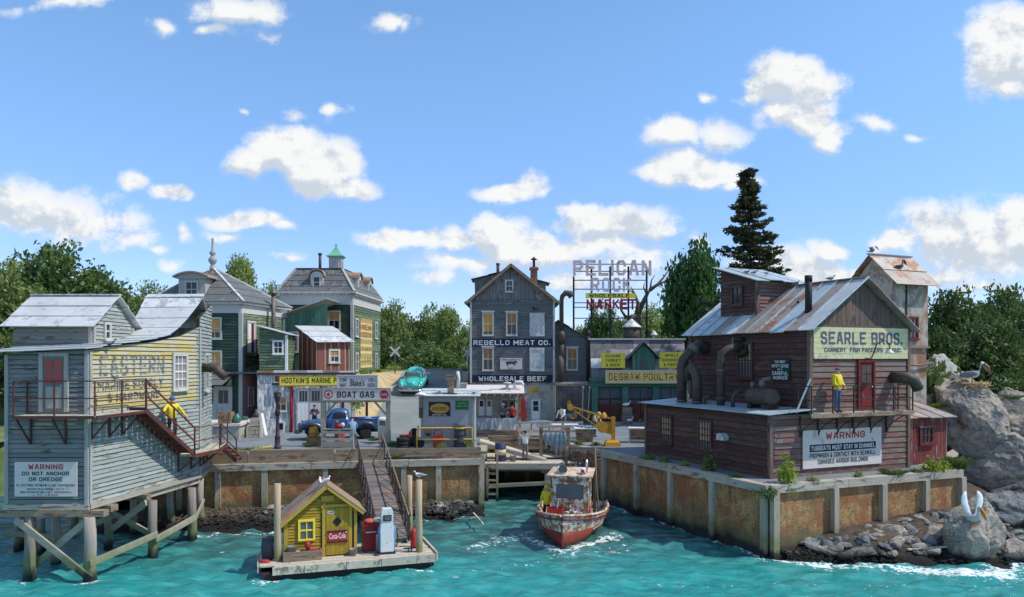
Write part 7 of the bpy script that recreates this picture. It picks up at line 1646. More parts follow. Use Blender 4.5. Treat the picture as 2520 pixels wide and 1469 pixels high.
def build_dock():
 th=thing('fish_dock','low plank fish dock across the mouth of the inlet','dock',(-1.45,41,0));w=5.55;dz=1.98
 for i in range(14): y=i*.33;MB().box(.0,w-i*.14,y,y+.32,dz-.07,dz+rng.uniform(-.012,.012)).obj('deck_plank',m_deck,th)
 MB().box(-.05,w,-.09,-.005,dz-.3,dz+.01).obj('fascia',m_beam,th);MB().box(.05,w-.05,.1,.35,dz-.42,dz-.08).obj('cross_beam',m_brownbeam,th)
 for x in (.08,3.35,5.2):
  mb=MB();mb.box(x-.16,x+.16,.02,.3,-1,dz-.42);mb.obj('pile',m_post,th)
 MB().box(3.0,3.7,-.03,.36,dz-.5,dz-.31).obj('pile_cap',m_brownbeam,th)
 mb=MB();mb.beam((.1,-.03,.78),(3.5,-.03,.95),.08,.2);mb.obj('waler',m_brace,th);mb=MB();mb.beam((3.1,-.06,.55),(5.3,-.04,.68),.08,.2);mb.obj('waler',m_brace,th)
 ld=thing('dock_ladder','pale wooden ladder from the water up to the fish dock','ladder',(-1.3,40.8,0))
 for x in (0,.52): MB().box(x-.05,x+.05,-.05,.05,-.3,1.75 if x==0 else 2.55).obj('rail',m_post,ld)
 for i in range(6): MB().box(.055,.465,-.04,.04,-.02+i*.36,.09+i*.36).obj('rung',m_beam,ld)
 rp=thing('dock_ramp','pale plank ramp sloping down from the quay to the fish dock','ramp',(-1.5,43.6,0));A,B=V3(-.3,0,2.95),V3(3.35,-.9,2.05);d=(B-A).normalized()
 for i in range(4): mb=MB();o=V3(0,-.55+i*.26,0);mb.beam(A+o,B+o,.25,.05);mb.obj('plank',m_deck,rp)
 mb=MB();mb.beam(A+V3(0,-.72,-.12),B+V3(0,-.72,-.1),.07,.2);mb.obj('stringer',m_deck,rp);MB().box(.75,.9,-.75,-.6,2.0,2.7).obj('post',m_post,rp)
 # rail on the quay edge over the inlet
 rl=thing('quay_railing','grey timber railing along the quay edge above the fish dock','railing',(.45,45.6,QZ))
 for x in (0,1.25,2.55,3.55): MB().box(x-.07,x+.07,-.06,.06,-.3,1.05).obj('post',m_beam,rl)
 for z in (.12,.52,1.02): MB().box(-.12,3.75,-.1,-.062,z-.06,z+.06).obj('rail',m_beam,rl)
 qb=thing('quay_timbers','stacked grey timbers facing the quay above the orange inlet wall','timber',(-1.45,45.9,0))
 for j in range(3): MB().box(.02,3.55-.1*j,-.34+.02*j,-.08,QZ-.56+j*.27,QZ-.31+j*.27).obj('beam',m_brownbeam,qb)
 # fish rack
 fr=thing('fish_rack','timber rack for hanging the catch on the fish dock','rack',(1.62,43.0,dz))
 for x in (0,1.5): MB().box(x-.1,x+.1,-.09,.09,0,1.72).obj('post',m_brownbeam,fr)
 MB().box(-.2,1.7,-.11,.11,1.722,1.86).obj('beam',m_beam,fr);mb=MB();mb.tube([(-.1,-.13,1.5),(1.6,-.13,1.5)],.025,6);mb.obj('hanging_rail',m_iron,fr);MB().box(-.15,1.65,-.2,.2,.0,.05).obj('foot',m_dark_iron,fr)
 for i,(x,L,lb) in enumerate(((.28,.85,'hanging fish at the left end of the rack'),(.58,.95,'hanging fish, second from the left on the rack'),(.85,1.35,'long fish with a pale tail in the middle of the rack'),(1.08,1.3,'long hanging fish just right of the middle of the rack'),(1.3,.95,'hanging fish at the right end of the rack'))):
  f=thing('hanging_fish','blue grey ' + lb,'fish',(1.62+x,42.87,dz+1.5),rng.uniform(-.3,.3),'fish hanging on the dock rack')
  ring=lambda z,a,b_: [V3(a*math.cos(t),b_*math.sin(t),z) for t in [k*math.pi/5 for k in range(10)]]
  MB().loft([ring(-.02,.03,.02),ring(-.12,.1,.06),ring(-L*.35,.15,.08),ring(-L*.6,.11,.06),ring(-L*.85,.05,.03),ring(-L*.92,.035,.02)]).obj('body',m_fish,f)
  MB().prism([(0,-L*.9),(.14,-L-.12),(.03,-L-.05),(-.03,-L-.05),(-.14,-L-.12)],(0,0,0),X_,Z,FRONT,-.012,.012).obj('tail',m_fish,f,fix=True)
  MB().prism([(.1,-L*.3),(.24,-L*.5),(.12,-L*.45)],(0,0,0),X_,Z,FRONT,-.01,.01).obj('fin',m_fish,f,fix=True)
 db=thing('dock_drum','navy oil drum with a cream band on the fish dock','drum',(-.62,41.9,dz));MB().lathe([(.3,0),(.31,.04),(.3,.32),(.315,.34),(.3,.36)],n=16).obj('lower_body',m_bluebarrel,db);MB().lathe([(.3,.362),(.3,.66)],n=16).obj('cream_band',M('cream_band_paint',lin(206,188,160),var=.2),db);MB().lathe([(.3,.662),(.315,.68),(.3,.7),(.31,.98),(.28,1.0),(.1,.98)],n=16).obj('upper_body',m_bluebarrel,db)
 bk=thing('dock_bucket','small grey bucket right of the navy drum on the fish dock','bucket',(.05,41.8,dz));MB().lathe([(.13,0),(.18,.3),(.19,.31),(.16,.3),(.12,.05)],n=12).obj('body',m_tub,bk);mb=MB();mb.tube([(-.18,0,.3),(0,-.04,.4),(.18,0,.3)],.01,5);mb.obj('handle',m_steel,bk)
build_dock()
def build_crane():
 O=V3(5.5,42.4,QZ);th=thing('quay_crane','small ochre yellow jib crane with hook on the quay edge','crane',O)
 MB().loft([[V3(-.42,-.35,0),V3(.42,-.35,0),V3(.42,.35,0),V3(-.42,.35,0)],[V3(-.4,-.33,.22),V3(.4,-.33,.22),V3(.4,.33,.22),V3(-.4,.33,.22)],[V3(-.28,-.25,.32),V3(.28,-.25,.32),V3(.28,.25,.32),V3(-.28,.25,.32)]],False).obj('base',m_crane,th)
 MB().box(-.04,.16,-.1,.1,.32,1.6).obj('mast',m_crane,th)
 tip=V3(-2.3,-.1,2.15)
 for dy in (-.12,.12):
  mb=MB();mb.beam((-.05,dy,1.5),tip+V3(0,dy*.5,.04),.06,.08);mb.obj('boom',m_crane,th);mb=MB();mb.beam((-.4,dy,.78),tip+V3(.1,dy*.5,-.12),.05,.06);mb.obj('boom',m_crane,th)
 for t in (.25,.5,.75):
  p=V3(-.05,0,1.5).lerp(tip,t);q=V3(-.4,0,.78).lerp(tip,t);mb=MB();mb.beam(p,q,.2,.05);mb.obj('boom_web',m_crane,th)
 mb=MB();mb.cyl(tip+V3(0,-.14,-.03),tip+V3(0,.14,-.03),.17,n=12);mb.obj('sheave',m_crane,th)
 mb=MB();mb.cyl((-.55,-.2,1.05),(-.55,.2,1.05),.24,n=14);mb.cyl((-.55,-.22,1.05),(-.55,-.2,1.05),.32,n=14);mb.obj('winch_drum',m_crane,th)
 MB().prism([(-.62,.8),(-.05,.62),(-.05,1.35),(-.4,1.2)],(0,-.06,0),X_,Z,FRONT,-.12,0).obj('winch_frame',m_crane,th,fix=True)
 mb=MB();mb.lathe([(.2,1.5),(.2,1.58),(.1,1.78),(.03,1.85)],(-.45,0,0),12);mb.obj('motor_cap',m_crane,th)
 hk=tip+V3(.12,0,-.2);mb=MB();mb.tube([hk+V3(0,0,.2),hk+V3(.03,0,-.1)],.015,5);mb.obj('cable',m_steel,th)
 mb=MB();mb.tube([hk+V3(.03+(.16*math.sin(t)),0,-.26+.16*math.cos(t)) for t in [i*.55 for i in range(10)]],[.05]*8+[.04,.02],8);mb.obj('hook',m_crane,th)
build_crane()
def build_boat():
 O=V3(2.0,30.75,0);th=thing('fishing_boat','small rusty white fishing boat with red bottom under way','boat',O,math.atan2(-.18,.98))
 st=[(-.12,.03,.02,1.30),(.25,.42,.2,1.26),(.8,.86,.55,1.18),(1.7,1.26,.98,1.08),(3.0,1.5,1.25,.95),(4.6,1.55,1.3,.86),(6.1,1.42,1.15,.84)]
 def zsp(y): return .62-.05*y
 def up(s):
  y,ht,hw,zs=s;zc=zsp(y);yb=y+(.12 if y<.3 else 0);m_=(zc-0)/(zs) ;hc=hw+(ht-hw)*m_
  return [V3(-ht,y,zs),V3(-(ht*.55+hc*.45),y,zs*.55+zc*.45),V3(-hc,yb,zc),V3(hc,yb,zc),V3(ht*.55+hc*.45,y,zs*.55+zc*.45),V3(ht,y,zs),V3(ht-.07 if ht>.1 else 0,y+.02,zs),V3(0,y+.05,zs-.25 if ht>.5 else zs-.02),V3(-ht+.07 if ht>.1 else 0,y+.02,zs)]
 def side(s,sg):
  y,ht,hw,zs=s;zc=zsp(y);yb=y+(.1 if y<.3 else 0);m_=zc/zs;hc=hw+(ht-hw)*m_
  return V3(sg*hc,yb,zc),V3(sg*(ht*.5+hc*.5)*1.02,y,(zs+zc)/2),V3(sg*ht,y,zs),V3(sg*max(ht-.06,.0),y+.03,zs),V3(sg*max(hc-.12,0),yb+.05,zc)
 mb=MB()
 for sg in (-1,1):
  R_=[side(s,sg) for s in st];n=5;o=len(mb.v)
  for r in R_: mb.v += [tuple(p) for p in r]
  for i in range(len(R_)-1):
   for k in range(4): a=o+i*n+k;mb.f.append((a,a+1,a+n+1,a+n));mb.s.append(True)
 y,ht,hw,zs=st[-1];mb.add([V3(-ht,y,zs),V3(ht,y,zs),V3(hw,y,zsp(y)),V3(-hw,y,zsp(y))],[(0,1,2,3)])
 mb.obj('hull',m_boatwhite,th,fix=True)
 mb=MB();rings=[]
 for s in st:
  y,ht,hw,zs=s;zc=zsp(y);yb=y+(.1 if y<.3 else 0);hc=hw+(ht-hw)*zc/zs;y2=y+(.3 if y<.3 else 0)
  rings.append([V3(-hc*1.012,yb-.005,zc),V3(-hw*.92,(yb+y2)/2,.15),V3(-hw*.4,y2,-.45),V3(hw*.4,y2,-.45),V3(hw*.92,(yb+y2)/2,.15),V3(hc*1.012,yb-.005,zc)])
 mb.loft(rings,cap=True);mb.obj('hull_bottom',m_boatred,th,fix=True)
 for sg in (-1,1):
  mb=MB();mb.tube([V3(sg*s[1],s[0]-.02,s[3]+.02) for s in st],.055,6);mb.obj('gunwale',m_boatroof,th)
  mb=MB();mb.tube([V3(sg*(s[1]*1.01+.01),s[0]-.03,s[3]-.14) for s in st],.035,6);mb.obj('rubbing_strake',m_boatred,th)
 mb=MB();mb.prism([(-s[1]*.97,s[0]) for s in st if s[0]<1.9]+[(s[1]*.97,s[0]) for s in st[::-1] if s[0]<1.9],(0,0,1.0),X_,Y_,Z,-.05,.03);mb.obj('foredeck',m_boatwhite,th,fix=True)
 mb=MB();mb.prism([(-1.1,1.72),(1.1,1.72),(1.4,3.0),(1.4,6.0),(-1.4,6.0),(-1.4,3.0)],(0,0,.45),X_,Y_,Z,-.05,.02);mb.obj('deck',M('worn_boat_deck',lin(150,144,136),var=.3,local=True),th,fix=True)
 # wheelhouse
 cx,y0,cw,cd=.12,1.74,.77,1.6;zt=2.58
 fr=[(cx-cw,.5),(cx+cw,.5),(cx+cw,zt),(cx-cw,zt)]
 MB().box(cx-cw,cx+cw,y0+.005,y0+cd,.5,zt).obj('wheelhouse',m_boatwhite,th)
 wn=window(th,(cx,y0,0),X_,FRONT,-.58,1.68,1.16,.6,1,1,m_boatwhite,m_pane_grey,trim=.1,proud=.06,sill=True)
 window(th,(cx+cw,y0,0),Y_,RIGHT,.3,1.68,.7,.62,1,1,m_boatwhite,m_pane_grey,trim=.08,proud=.05,sill=False)
 for x in (-.72,-.02,.55): MB().box(cx+x,cx+x+.1,y0-.045,y0-.001,.7,1.52).obj('stiffener',m_boatwhite,th)
 mb=MB();mb.loft([[V3(cx-cw-.2,y0-.26,zt+.03),V3(cx+cw+.2,y0-.26,zt+.03),V3(cx+cw+.16,y0+cd+.2,zt+.1),V3(cx-cw-.16,y0+cd+.2,zt+.1)],[V3(cx-cw-.2,y0-.26,zt+.09),V3(cx+cw+.2,y0-.26,zt+.09),V3(cx+cw+.16,y0+cd+.2,zt+.16),V3(cx-cw-.16,y0+cd+.2,zt+.16)],[V3(cx-cw+.1,y0+.1,zt+.16),V3(cx+cw-.1,y0+.1,zt+.16),V3(cx+cw-.1,y0+cd-.1,zt+.22),V3(cx-cw+.1,y0+cd-.1,zt+.22)]],False);mb.obj('wheelhouse_roof',m_boatroof,th,fix=True)
 sl=MB().cyl((cx-.28,y0-.12,zt+.34),(cx-.28,y0+.12,zt+.34),.19,.15,14).obj('searchlight',m_boatwhite,th);mb=MB();mb.cyl((cx-.28,y0-.135,zt+.34),(cx-.28,y0-.122,zt+.34),.155,n=14);mb.obj('lens',m_pane_grey,sl);MB().box(cx-.31,cx-.25,y0-.03,y0+.03,zt+.1,zt+.2).obj('bracket',m_dark_iron,sl)
 mb=MB();mb.cyl((cx-.52,y0+.2,zt+.15),(cx-.42,y0+.2,zt+.38),.1,n=8);mb.obj('horn',m_white,th)
 lt=MB().cyl((cx+.55,y0+.05,zt+.18),(cx+.55,y0+.05,zt+.4),.12,.1,10).obj('navigation_light',m_white,th);mb=MB();mb.cyl((cx+.55,y0-.06,zt+.22),(cx+.55,y0-.08,zt+.34),.07,n=8);mb.obj('lens',m_redpaint,lt)
 mb=MB();mb.tube([(cx+.68,y0+.3,zt+.15),(cx+.68,y0+.3,zt+.7)],.05,8);mb.obj('exhaust',m_chrome,th)
 # net gallows with fishing net
 for x in (-.35,.95): mb=MB();mb.tube([(x,4.3,.5),(x+.02,4.3,2.6),(x+.05,4.3,3.55)],.07,7);mb.obj('gallows_post',m_deadwood,th)
 for z in (2.95,3.5): mb=MB();mb.beam((-.5,4.3,z),(1.35,4.3,z+.03),.08,.08);mb.obj('gallows_beam',m_deadwood,th)
 nm=M('brown_net',lin(92,78,66),var=.4);mb=MB()
 for i in range(150):
  p=V3(rng.uniform(-.3,.9),4.3+rng.uniform(-.12,.12),rng.uniform(2.6,3.5));q=p+V3(rng.uniform(-.35,.35),rng.uniform(-.1,.1),rng.uniform(-.35,.2));r_=(p+q)/2+V3(0,-.1,-.12);mb.tube([p,r_,q],.014,3,cap=False)
 mb.obj('fishing_net',nm,th)
 mb=MB();mb.tube([(1.15,3.4,.5),(1.2,3.3,1.1),(1.1,3.4,2.2),(1.0,4.2,3.4)],.04,6);mb.obj('stay',m_deadwood,th)
 bx=thing('fish_box','red wooden fish box left of the wheelhouse front','box',O+V3(-.2,1.35,1.03),-.18)
 for (a,e,c,f) in ((-.32,.32,-.2,-.17),(-.32,.32,.17,.2),(-.32,-.29,-.165,.165),(.29,.32,-.165,.165)): MB().box(a,e,c,f,0,.34).obj('side',m_redpaint,bx)
 mb=MB();mb.beam((.0,0,.05),(.12,.05,.6),.09,.04);mb.obj('stick',m_deck,bx);MB().box(-.28,.28,-.16,.16,.01,.04).obj('bottom',m_redpaint,bx)
 rb_=thing('red_float','red net float hanging on the right of the wheelhouse','float',O+V3(1.22,1.95,.98));MB().lathe([(.08,0),(.11,.05),(.11,.35),(.06,.42),(.03,.44)],n=10).obj('body',m_redpaint,rb_)
build_boat()
def wheel(parent,x,y,z,r,w,hub=True,mt=None):
 mb=MB();pr=[(r*.62,-w/2),(r*.92,-w/2),(r,-w*.3),(r,w*.3),(r*.92,w/2),(r*.62,w/2)]
 s0=len(mb.v);mb.lathe(pr,n=20);Mx=Matrix.Translation((x,y,z)) @ Matrix.Rotation(R(90),4,'X');mb.xf(Mx);t=mb.obj('wheel',m_rubber,parent)
 sg=-1 if y<0 else 1
 mb=MB();mb.lathe([(r*.61,-w*.4),(r*.6,w*.3),(r*.5,w*.34),(r*.42,w*.2),(r*.25,w*.3),(r*.05,w*.42)],n=16);mb.xf(Matrix.Translation((x,y,z)) @ Matrix.Rotation(R(-90 if sg>0 else 90),4,'X'));mb.obj('rim',mt or m_whitewall,t)
def sering(cx,cy,z,a,b,p=3.0,n=20):
 out=[]
 for i in range(n):
  t=2*math.pi*i/n;c,s=math.cos(t),math.sin(t)
  out.append(V3(cx+a*math.copysign(abs(c)**(2/p),c),cy+b*math.copysign(abs(s)**(2/p),s),z))
 return out
def vring(x,w,z0,z1,p=3.2,n=16):
 out=[];zc,h=(z0+z1)/2,(z1-z0)/2
 for i in range(n):
  t=2*math.pi*i/n;c,s=math.cos(t),math.sin(t)
  out.append(V3(x,w*math.copysign(abs(c)**(2/p),c),zc+h*math.copysign(abs(s)**(2/p),s)))
 return out
def build_truck():
 th=thing('pickup_truck','old blue pickup truck with dark fenders parked beside the gas hut','truck',(-10.35,46.3,QZ),R(180+17))
 MB().box(-2.3,2.0,-.4,.4,.38,.55).obj('chassis',m_steel,th)
 MB().loft([vring(.72,.62,.55,1.24,3.4),vring(1.3,.56,.55,1.2,3),vring(1.9,.46,.55,1.14,2.8),vring(2.25,.38,.52,1.06,2.6),vring(2.38,.3,.5,.95,2.4)]).obj('hood',m_truck,th,fix=True)
 MB().loft([sering(.1,0,.5,.72,.74,5),sering(.1,0,.95,.74,.76,5),sering(.1,0,1.2,.72,.75,5),sering(.08,0,1.24,.68,.71,4.5),sering(.02,0,1.52,.58,.64,4),sering(-.02,0,1.7,.5,.56,3.4),sering(-.04,0,1.8,.36,.4,3),sering(-.04,0,1.83,.12,.14,3)]).obj('cab',m_truck,th,fix=True)
 for s in (-1,1):
  d=MB().prism([(-.38,.56),(.5,.56),(.5,1.2),(-.38,1.2)],(0,s*.745,0),X_,Z,V3(0,s,0),.0,.022).obj('door',m_truck,th,fix=True)
  P=[(-.36,1.25),(.48,1.25),(.36,1.6),(.1,1.66),(-.3,1.6)];mb=MB();mb.add([V3(a,s*(.735-(z-1.22)*.24),z) for a,z in P]+[V3(a,s*(.70-(z-1.22)*.24),z) for a,z in P],[tuple(range(5)),(9,8,7,6,5)]+[(i,(i+1) % 5,5+(i+1) % 5,5+i) for i in range(5)]);mb.obj('side_window',m_pane,th,fix=True)
  mb=MB();mb.beam((-.25,s*.78,1.05),(-.1,s*.78,1.05),.02,.02);mb.obj('handle',m_chrome,d)
  mb=MB();mb.tube([(2.3,s*.62,.5),(2.18,s*.68,.82),(1.75,s*.72,.98),(1.3,s*.72,.88),(.95,s*.72,.6),(.75,s*.72,.48)],[.08,.14,.16,.15,.12,.08],12);mb.obj('front_fender',m_fender,th)
  mb=MB();mb.tube([(-.75,s*.82,.48),(-.95,s*.84,.78),(-1.35,s*.85,.98),(-1.8,s*.84,.9),(-2.15,s*.82,.55)],[.08,.13,.15,.13,.07],12);mb.obj('rear_fender',m_fender,th)
  MB().box(-.72,.75,s*.78-.14,s*.78+.14,.42,.47).obj('running_board',m_fender,th)
  mb=MB();mb.ball((2.12,s*.5,.98),.13,.12,.12,12,8);hl=mb.obj('headlight',m_truck,th);mb=MB();mb.cyl((2.22,s*.5,.98),(2.26,s*.5,.98),.105,n=12);mb.obj('lens',m_lampglass,hl)
  for x in (1.55,-1.45): wheel(th,x,s*.76,.36,.36,.2)
 P=[(.69,-.55,1.26),(.69,.55,1.26),(.55,.48,1.6),(.55,-.48,1.6)];MB().add([V3(*p)+V3(.05,0,0) for p in P]+[V3(*p) for p in P],[(0,1,2,3),(7,6,5,4),(0,4,5,1),(1,5,6,2),(2,6,7,3),(3,7,4,0)]).obj('windscreen',m_pane,th,fix=True)
 for i in range(7): MB().box(2.36,2.43,-.24,.24,.55+i*.055,.575+i*.055).obj('grille_bar',m_chrome,th)
 mb=MB();mb.tube([(2.35,-.85,.48),(2.55,-.5,.46),(2.6,0,.46),(2.55,.5,.46),(2.35,.85,.48)],.06,8);mb.obj('front_bumper',m_fender,th)
 MB().box(-2.5,-.68,-.66,.66,.62,.68).obj('bed_floor',m_truck,th)
 for s in (-1,1): MB().box(-2.5,-.68,s*.68-.03,s*.68+.03,.62,1.18).obj('bed_side',m_truck,th);mb=MB();mb.tube([(-2.5,s*.7,1.19),(-.68,s*.7,1.19)],.035,6);mb.obj('bed_rail',m_truck,th)
 MB().box(-.67,-.62,-.66,.66,.6,1.22).obj('headboard',m_truck,th);MB().box(-2.56,-2.505,-.66,.66,.62,1.2).obj('tailgate',m_truck,th)
 for (p,r_,mt) in ((V3(-1.1,.1,.8),.18,m_redpaint),(V3(-1.7,-.2,.85),.22,M('blue_tarp',lin(120,150,190),var=.3)),(V3(-1.4,.3,.8),.15,m_crate)):
  o=thing('truck_load',{m_redpaint: 'red can in the bed of the blue pickup',m_crate: 'wooden keg in the bed of the blue pickup'}.get(mt,'pale blue bundle in the bed of the blue pickup'),'cargo',(0,0,0));mb=MB();mb.ball((0,0,0),r_*1.4,r_,r_*1.5,10,6);o.location=Matrix.Translation((-10.35,46.3,QZ)) @ Matrix.Rotation(R(197),4,'Z') @ (p+V3(0,0,.12));mb.obj('bundle',mt,o)
build_truck()
def build_sedan():
 y=58.9;th=thing('teal_sedan','teal forties sedan driving down the hill road','car',(-7.4,y,hill_z(-7.3,y)+.1));th.rotation_euler=(0,R(11.5),math.atan2(-1,-.03));th.scale=(.94,)*3
 b=m_teal_car
 MB().loft([vring(2.35,.62,.38,.82,3),vring(2.15,.82,.32,.92,3),vring(1.5,.9,.28,1.0,3.2),vring(.6,.93,.27,1.04,3.4),vring(-.6,.93,.27,1.04,3.4),vring(-1.5,.9,.28,1.0,3.2),vring(-2.2,.8,.34,.86,3),vring(-2.45,.6,.42,.72,3)]).obj('body',b,th,fix=True)
 MB().loft([vring(2.28,.22,.8,.96,2.4),vring(1.9,.38,.8,1.1,2.4),vring(1.3,.52,.8,1.17,2.4),vring(.7,.6,.8,1.2,2.6)]).obj('hood',b,th,fix=True)
 MB().loft([sering(-.55,0,1.0,1.5,.8,3.2),sering(-.5,0,1.1,1.38,.77,3.2),sering(-.45,0,1.35,1.1,.68,3.2),sering(-.42,0,1.52,.88,.58,3),sering(-.42,0,1.6,.6,.42,2.8),sering(-.42,0,1.63,.2,.15,2.4)]).obj('roof',b,th,fix=True)
 for s in (-1,1):
  P=[V3(.86,s*.04,1.14),V3(.74,s*.62,1.12),V3(.5,s*.54,1.44),V3(.58,s*.04,1.46)];MB().add([p+V3(.045,0,.01) for p in P]+[p-V3(.05,0,.02) for p in P],[(0,1,2,3),(7,6,5,4),(0,4,5,1),(1,5,6,2),(2,6,7,3),(3,7,4,0)]).obj('windscreen',glass('green_tint_glass',(.08,.10,.09),.1),th,fix=True)
  for (x0,x1,x2,x3) in ((.5,-.12,-.12,.3),(-.2,-.9,-.75,-.2)): MB().prism([(x0,1.12),(x1,1.12),(x2,1.42),(x3,1.42)],(0,s*.70,0),X_,V3(0,-s*.26,1).normalized(),V3(0,s,0),.28*s*s+.0,.31).obj('side_window',m_pane,th,fix=True) if False else MB().add([V3(a,s*(.79-(z-1.1)*.36),z) for a,z in ((x0,1.12),(x1,1.12),(x2,1.4),(x3,1.4))]+[V3(a,s*(.75-(z-1.1)*.36),z) for a,z in ((x0,1.12),(x1,1.12),(x2,1.4),(x3,1.4))],[(0,1,2,3),(7,6,5,4),(0,4,5,1),(1,5,6,2),(2,6,7,3),(3,7,4,0)]).obj('side_window',m_pane,th,fix=True)
  mb=MB();mb.tube([(2.25,s*.7,.62),(2.0,s*.76,.84),(1.5,s*.82,.92),(.9,s*.86,.86),(.3,s*.88,.72)],[.14,.2,.2,.16,.06],12);mb.obj('front_fender',b,th);mb=MB();mb.tube([(-.8,s*.86,.5),(-1.1,s*.88,.78),(-1.6,s*.86,.82),(-2.1,s*.78,.6)],[.08,.16,.17,.1],12);mb.obj('rear_fender',b,th)
  mb=MB();mb.cyl((2.2,s*.68,.78),(2.34,s*.68,.77),.12,.11,12);hl=mb.obj('headlight',m_chrome,th);mb=MB();mb.cyl((2.341,s*.68,.77),(2.36,s*.68,.77),.1,n=12);mb.obj('lens',m_lampglass,hl)
  for x in (1.45,-1.4): wheel(th,x,s*.78,.34,.34,.2)
  mb=MB();mb.beam((1.9,s*.955,.66),(-1.4,s*.965,.66),.02,.03);mb.obj('chrome_strip',m_chrome,th)
 for i in range(4): MB().box(2.36,2.42,-.5+i*.03,.5-i*.03,.46+i*.07,.495+i*.07).obj('grille_bar',m_chrome,th)
 mb=MB();mb.tube([(2.2,-.95,.45),(2.48,-.7,.43),(2.56,0,.43),(2.48,.7,.43),(2.2,.95,.45)],.075,8);mb.obj('bumper',m_chrome,th);MB().box(2.5,2.53,-.18,.18,.5,.6).obj('number_plate',m_oldwhite,th)
 mb=MB();mb.beam((2.3,0,.95),(.9,0,1.2),.03,.04);mb.obj('hood_strip',m_chrome,th)
build_sedan()
# ------------------------------------------------------------------ people
BASE=dict(pelvis=(0,0,.95),spine=(0,.01,1.14),chest=(0,.01,1.34),neck=(0,.0,1.49),head0=(0,-.015,1.56),head1=(0,-.025,1.64),head2=(0,-.015,1.73),
  lsh=(.185,.01,1.41),lel=(.26,.02,1.14),lwr=(.27,-.06,.9),lha=(.265,-.09,.82),rsh=(-.185,.01,1.41),rel=(-.26,.02,1.14),rwr=(-.27,-.06,.9),rha=(-.265,-.09,.82),
  lhip=(.095,0,.9),lkn=(.11,-.02,.5),lan=(.115,.02,.09),lto=(.13,-.15,.045),rhip=(-.095,0,.9),rkn=(-.11,-.02,.5),ran=(-.115,.02,.09),rto=(-.13,-.15,.045))
RAD=dict(pelvis=.15,spine=.14,chest=.155,neck=.06,head0=.07,head1=.098,head2=.07,lsh=.075,lel=.05,lwr=.036,lha=.042,lhip=.095,lkn=.065,lan=.048,lto=.042)
for k in list(RAD):
 if k[0]=='l': RAD['r' + k[1:]]=RAD[k]
BONES=[('pelvis','spine','top'),('spine','chest','top'),('chest','neck','top'),('neck','head0','skin'),('head0','head1','skin'),('head1','head2','skin')]
for s in 'lr': BONES += [('chest',s+'sh','top'),(s+'sh',s+'el','top'),(s+'el',s+'wr','sleeve'),(s+'wr',s+'ha','skin'),('pelvis',s+'hip','hip'),(s+'hip',s+'kn','leg'),(s+'kn',s+'an','leg'),(s+'an',s+'to','boot')]
PEOPLE=[]
def person(label,loc,rot,pose,cols,hat=None,bulk=1.0,scale=1.0,group=None,hip_top=False,drop=()):
 J={k: Vector(v) for k,v in BASE.items()}
 for k,v in pose.items(): J[k]=Vector(v)
 me=bpy.data.meshes.new('skeleton');ks=list(J);ix={k: i for i,k in enumerate(ks)}
 me.from_pydata([J[k] for k in ks],[(ix[a],ix[b]) for a,b,_ in BONES],[]);ob=bpy.data.objects.new('skeleton',me);COL.objects.link(ob)
 ob.modifiers.new('skin','SKIN');ss=ob.modifiers.new('sub','SUBSURF');ss.levels=2;ss.render_levels=2
 for k in ks:
  r=RAD[k]*(bulk if k in ('pelvis','spine','chest','lsh','rsh','lel','rel') else 1.0);d=me.skin_vertices[0].data[ix[k]];d.radius=(r,r);d.use_root=(k=='pelvis')
 PEOPLE.append((ob,J,label,loc,rot,cols,hat,scale,group,hip_top))
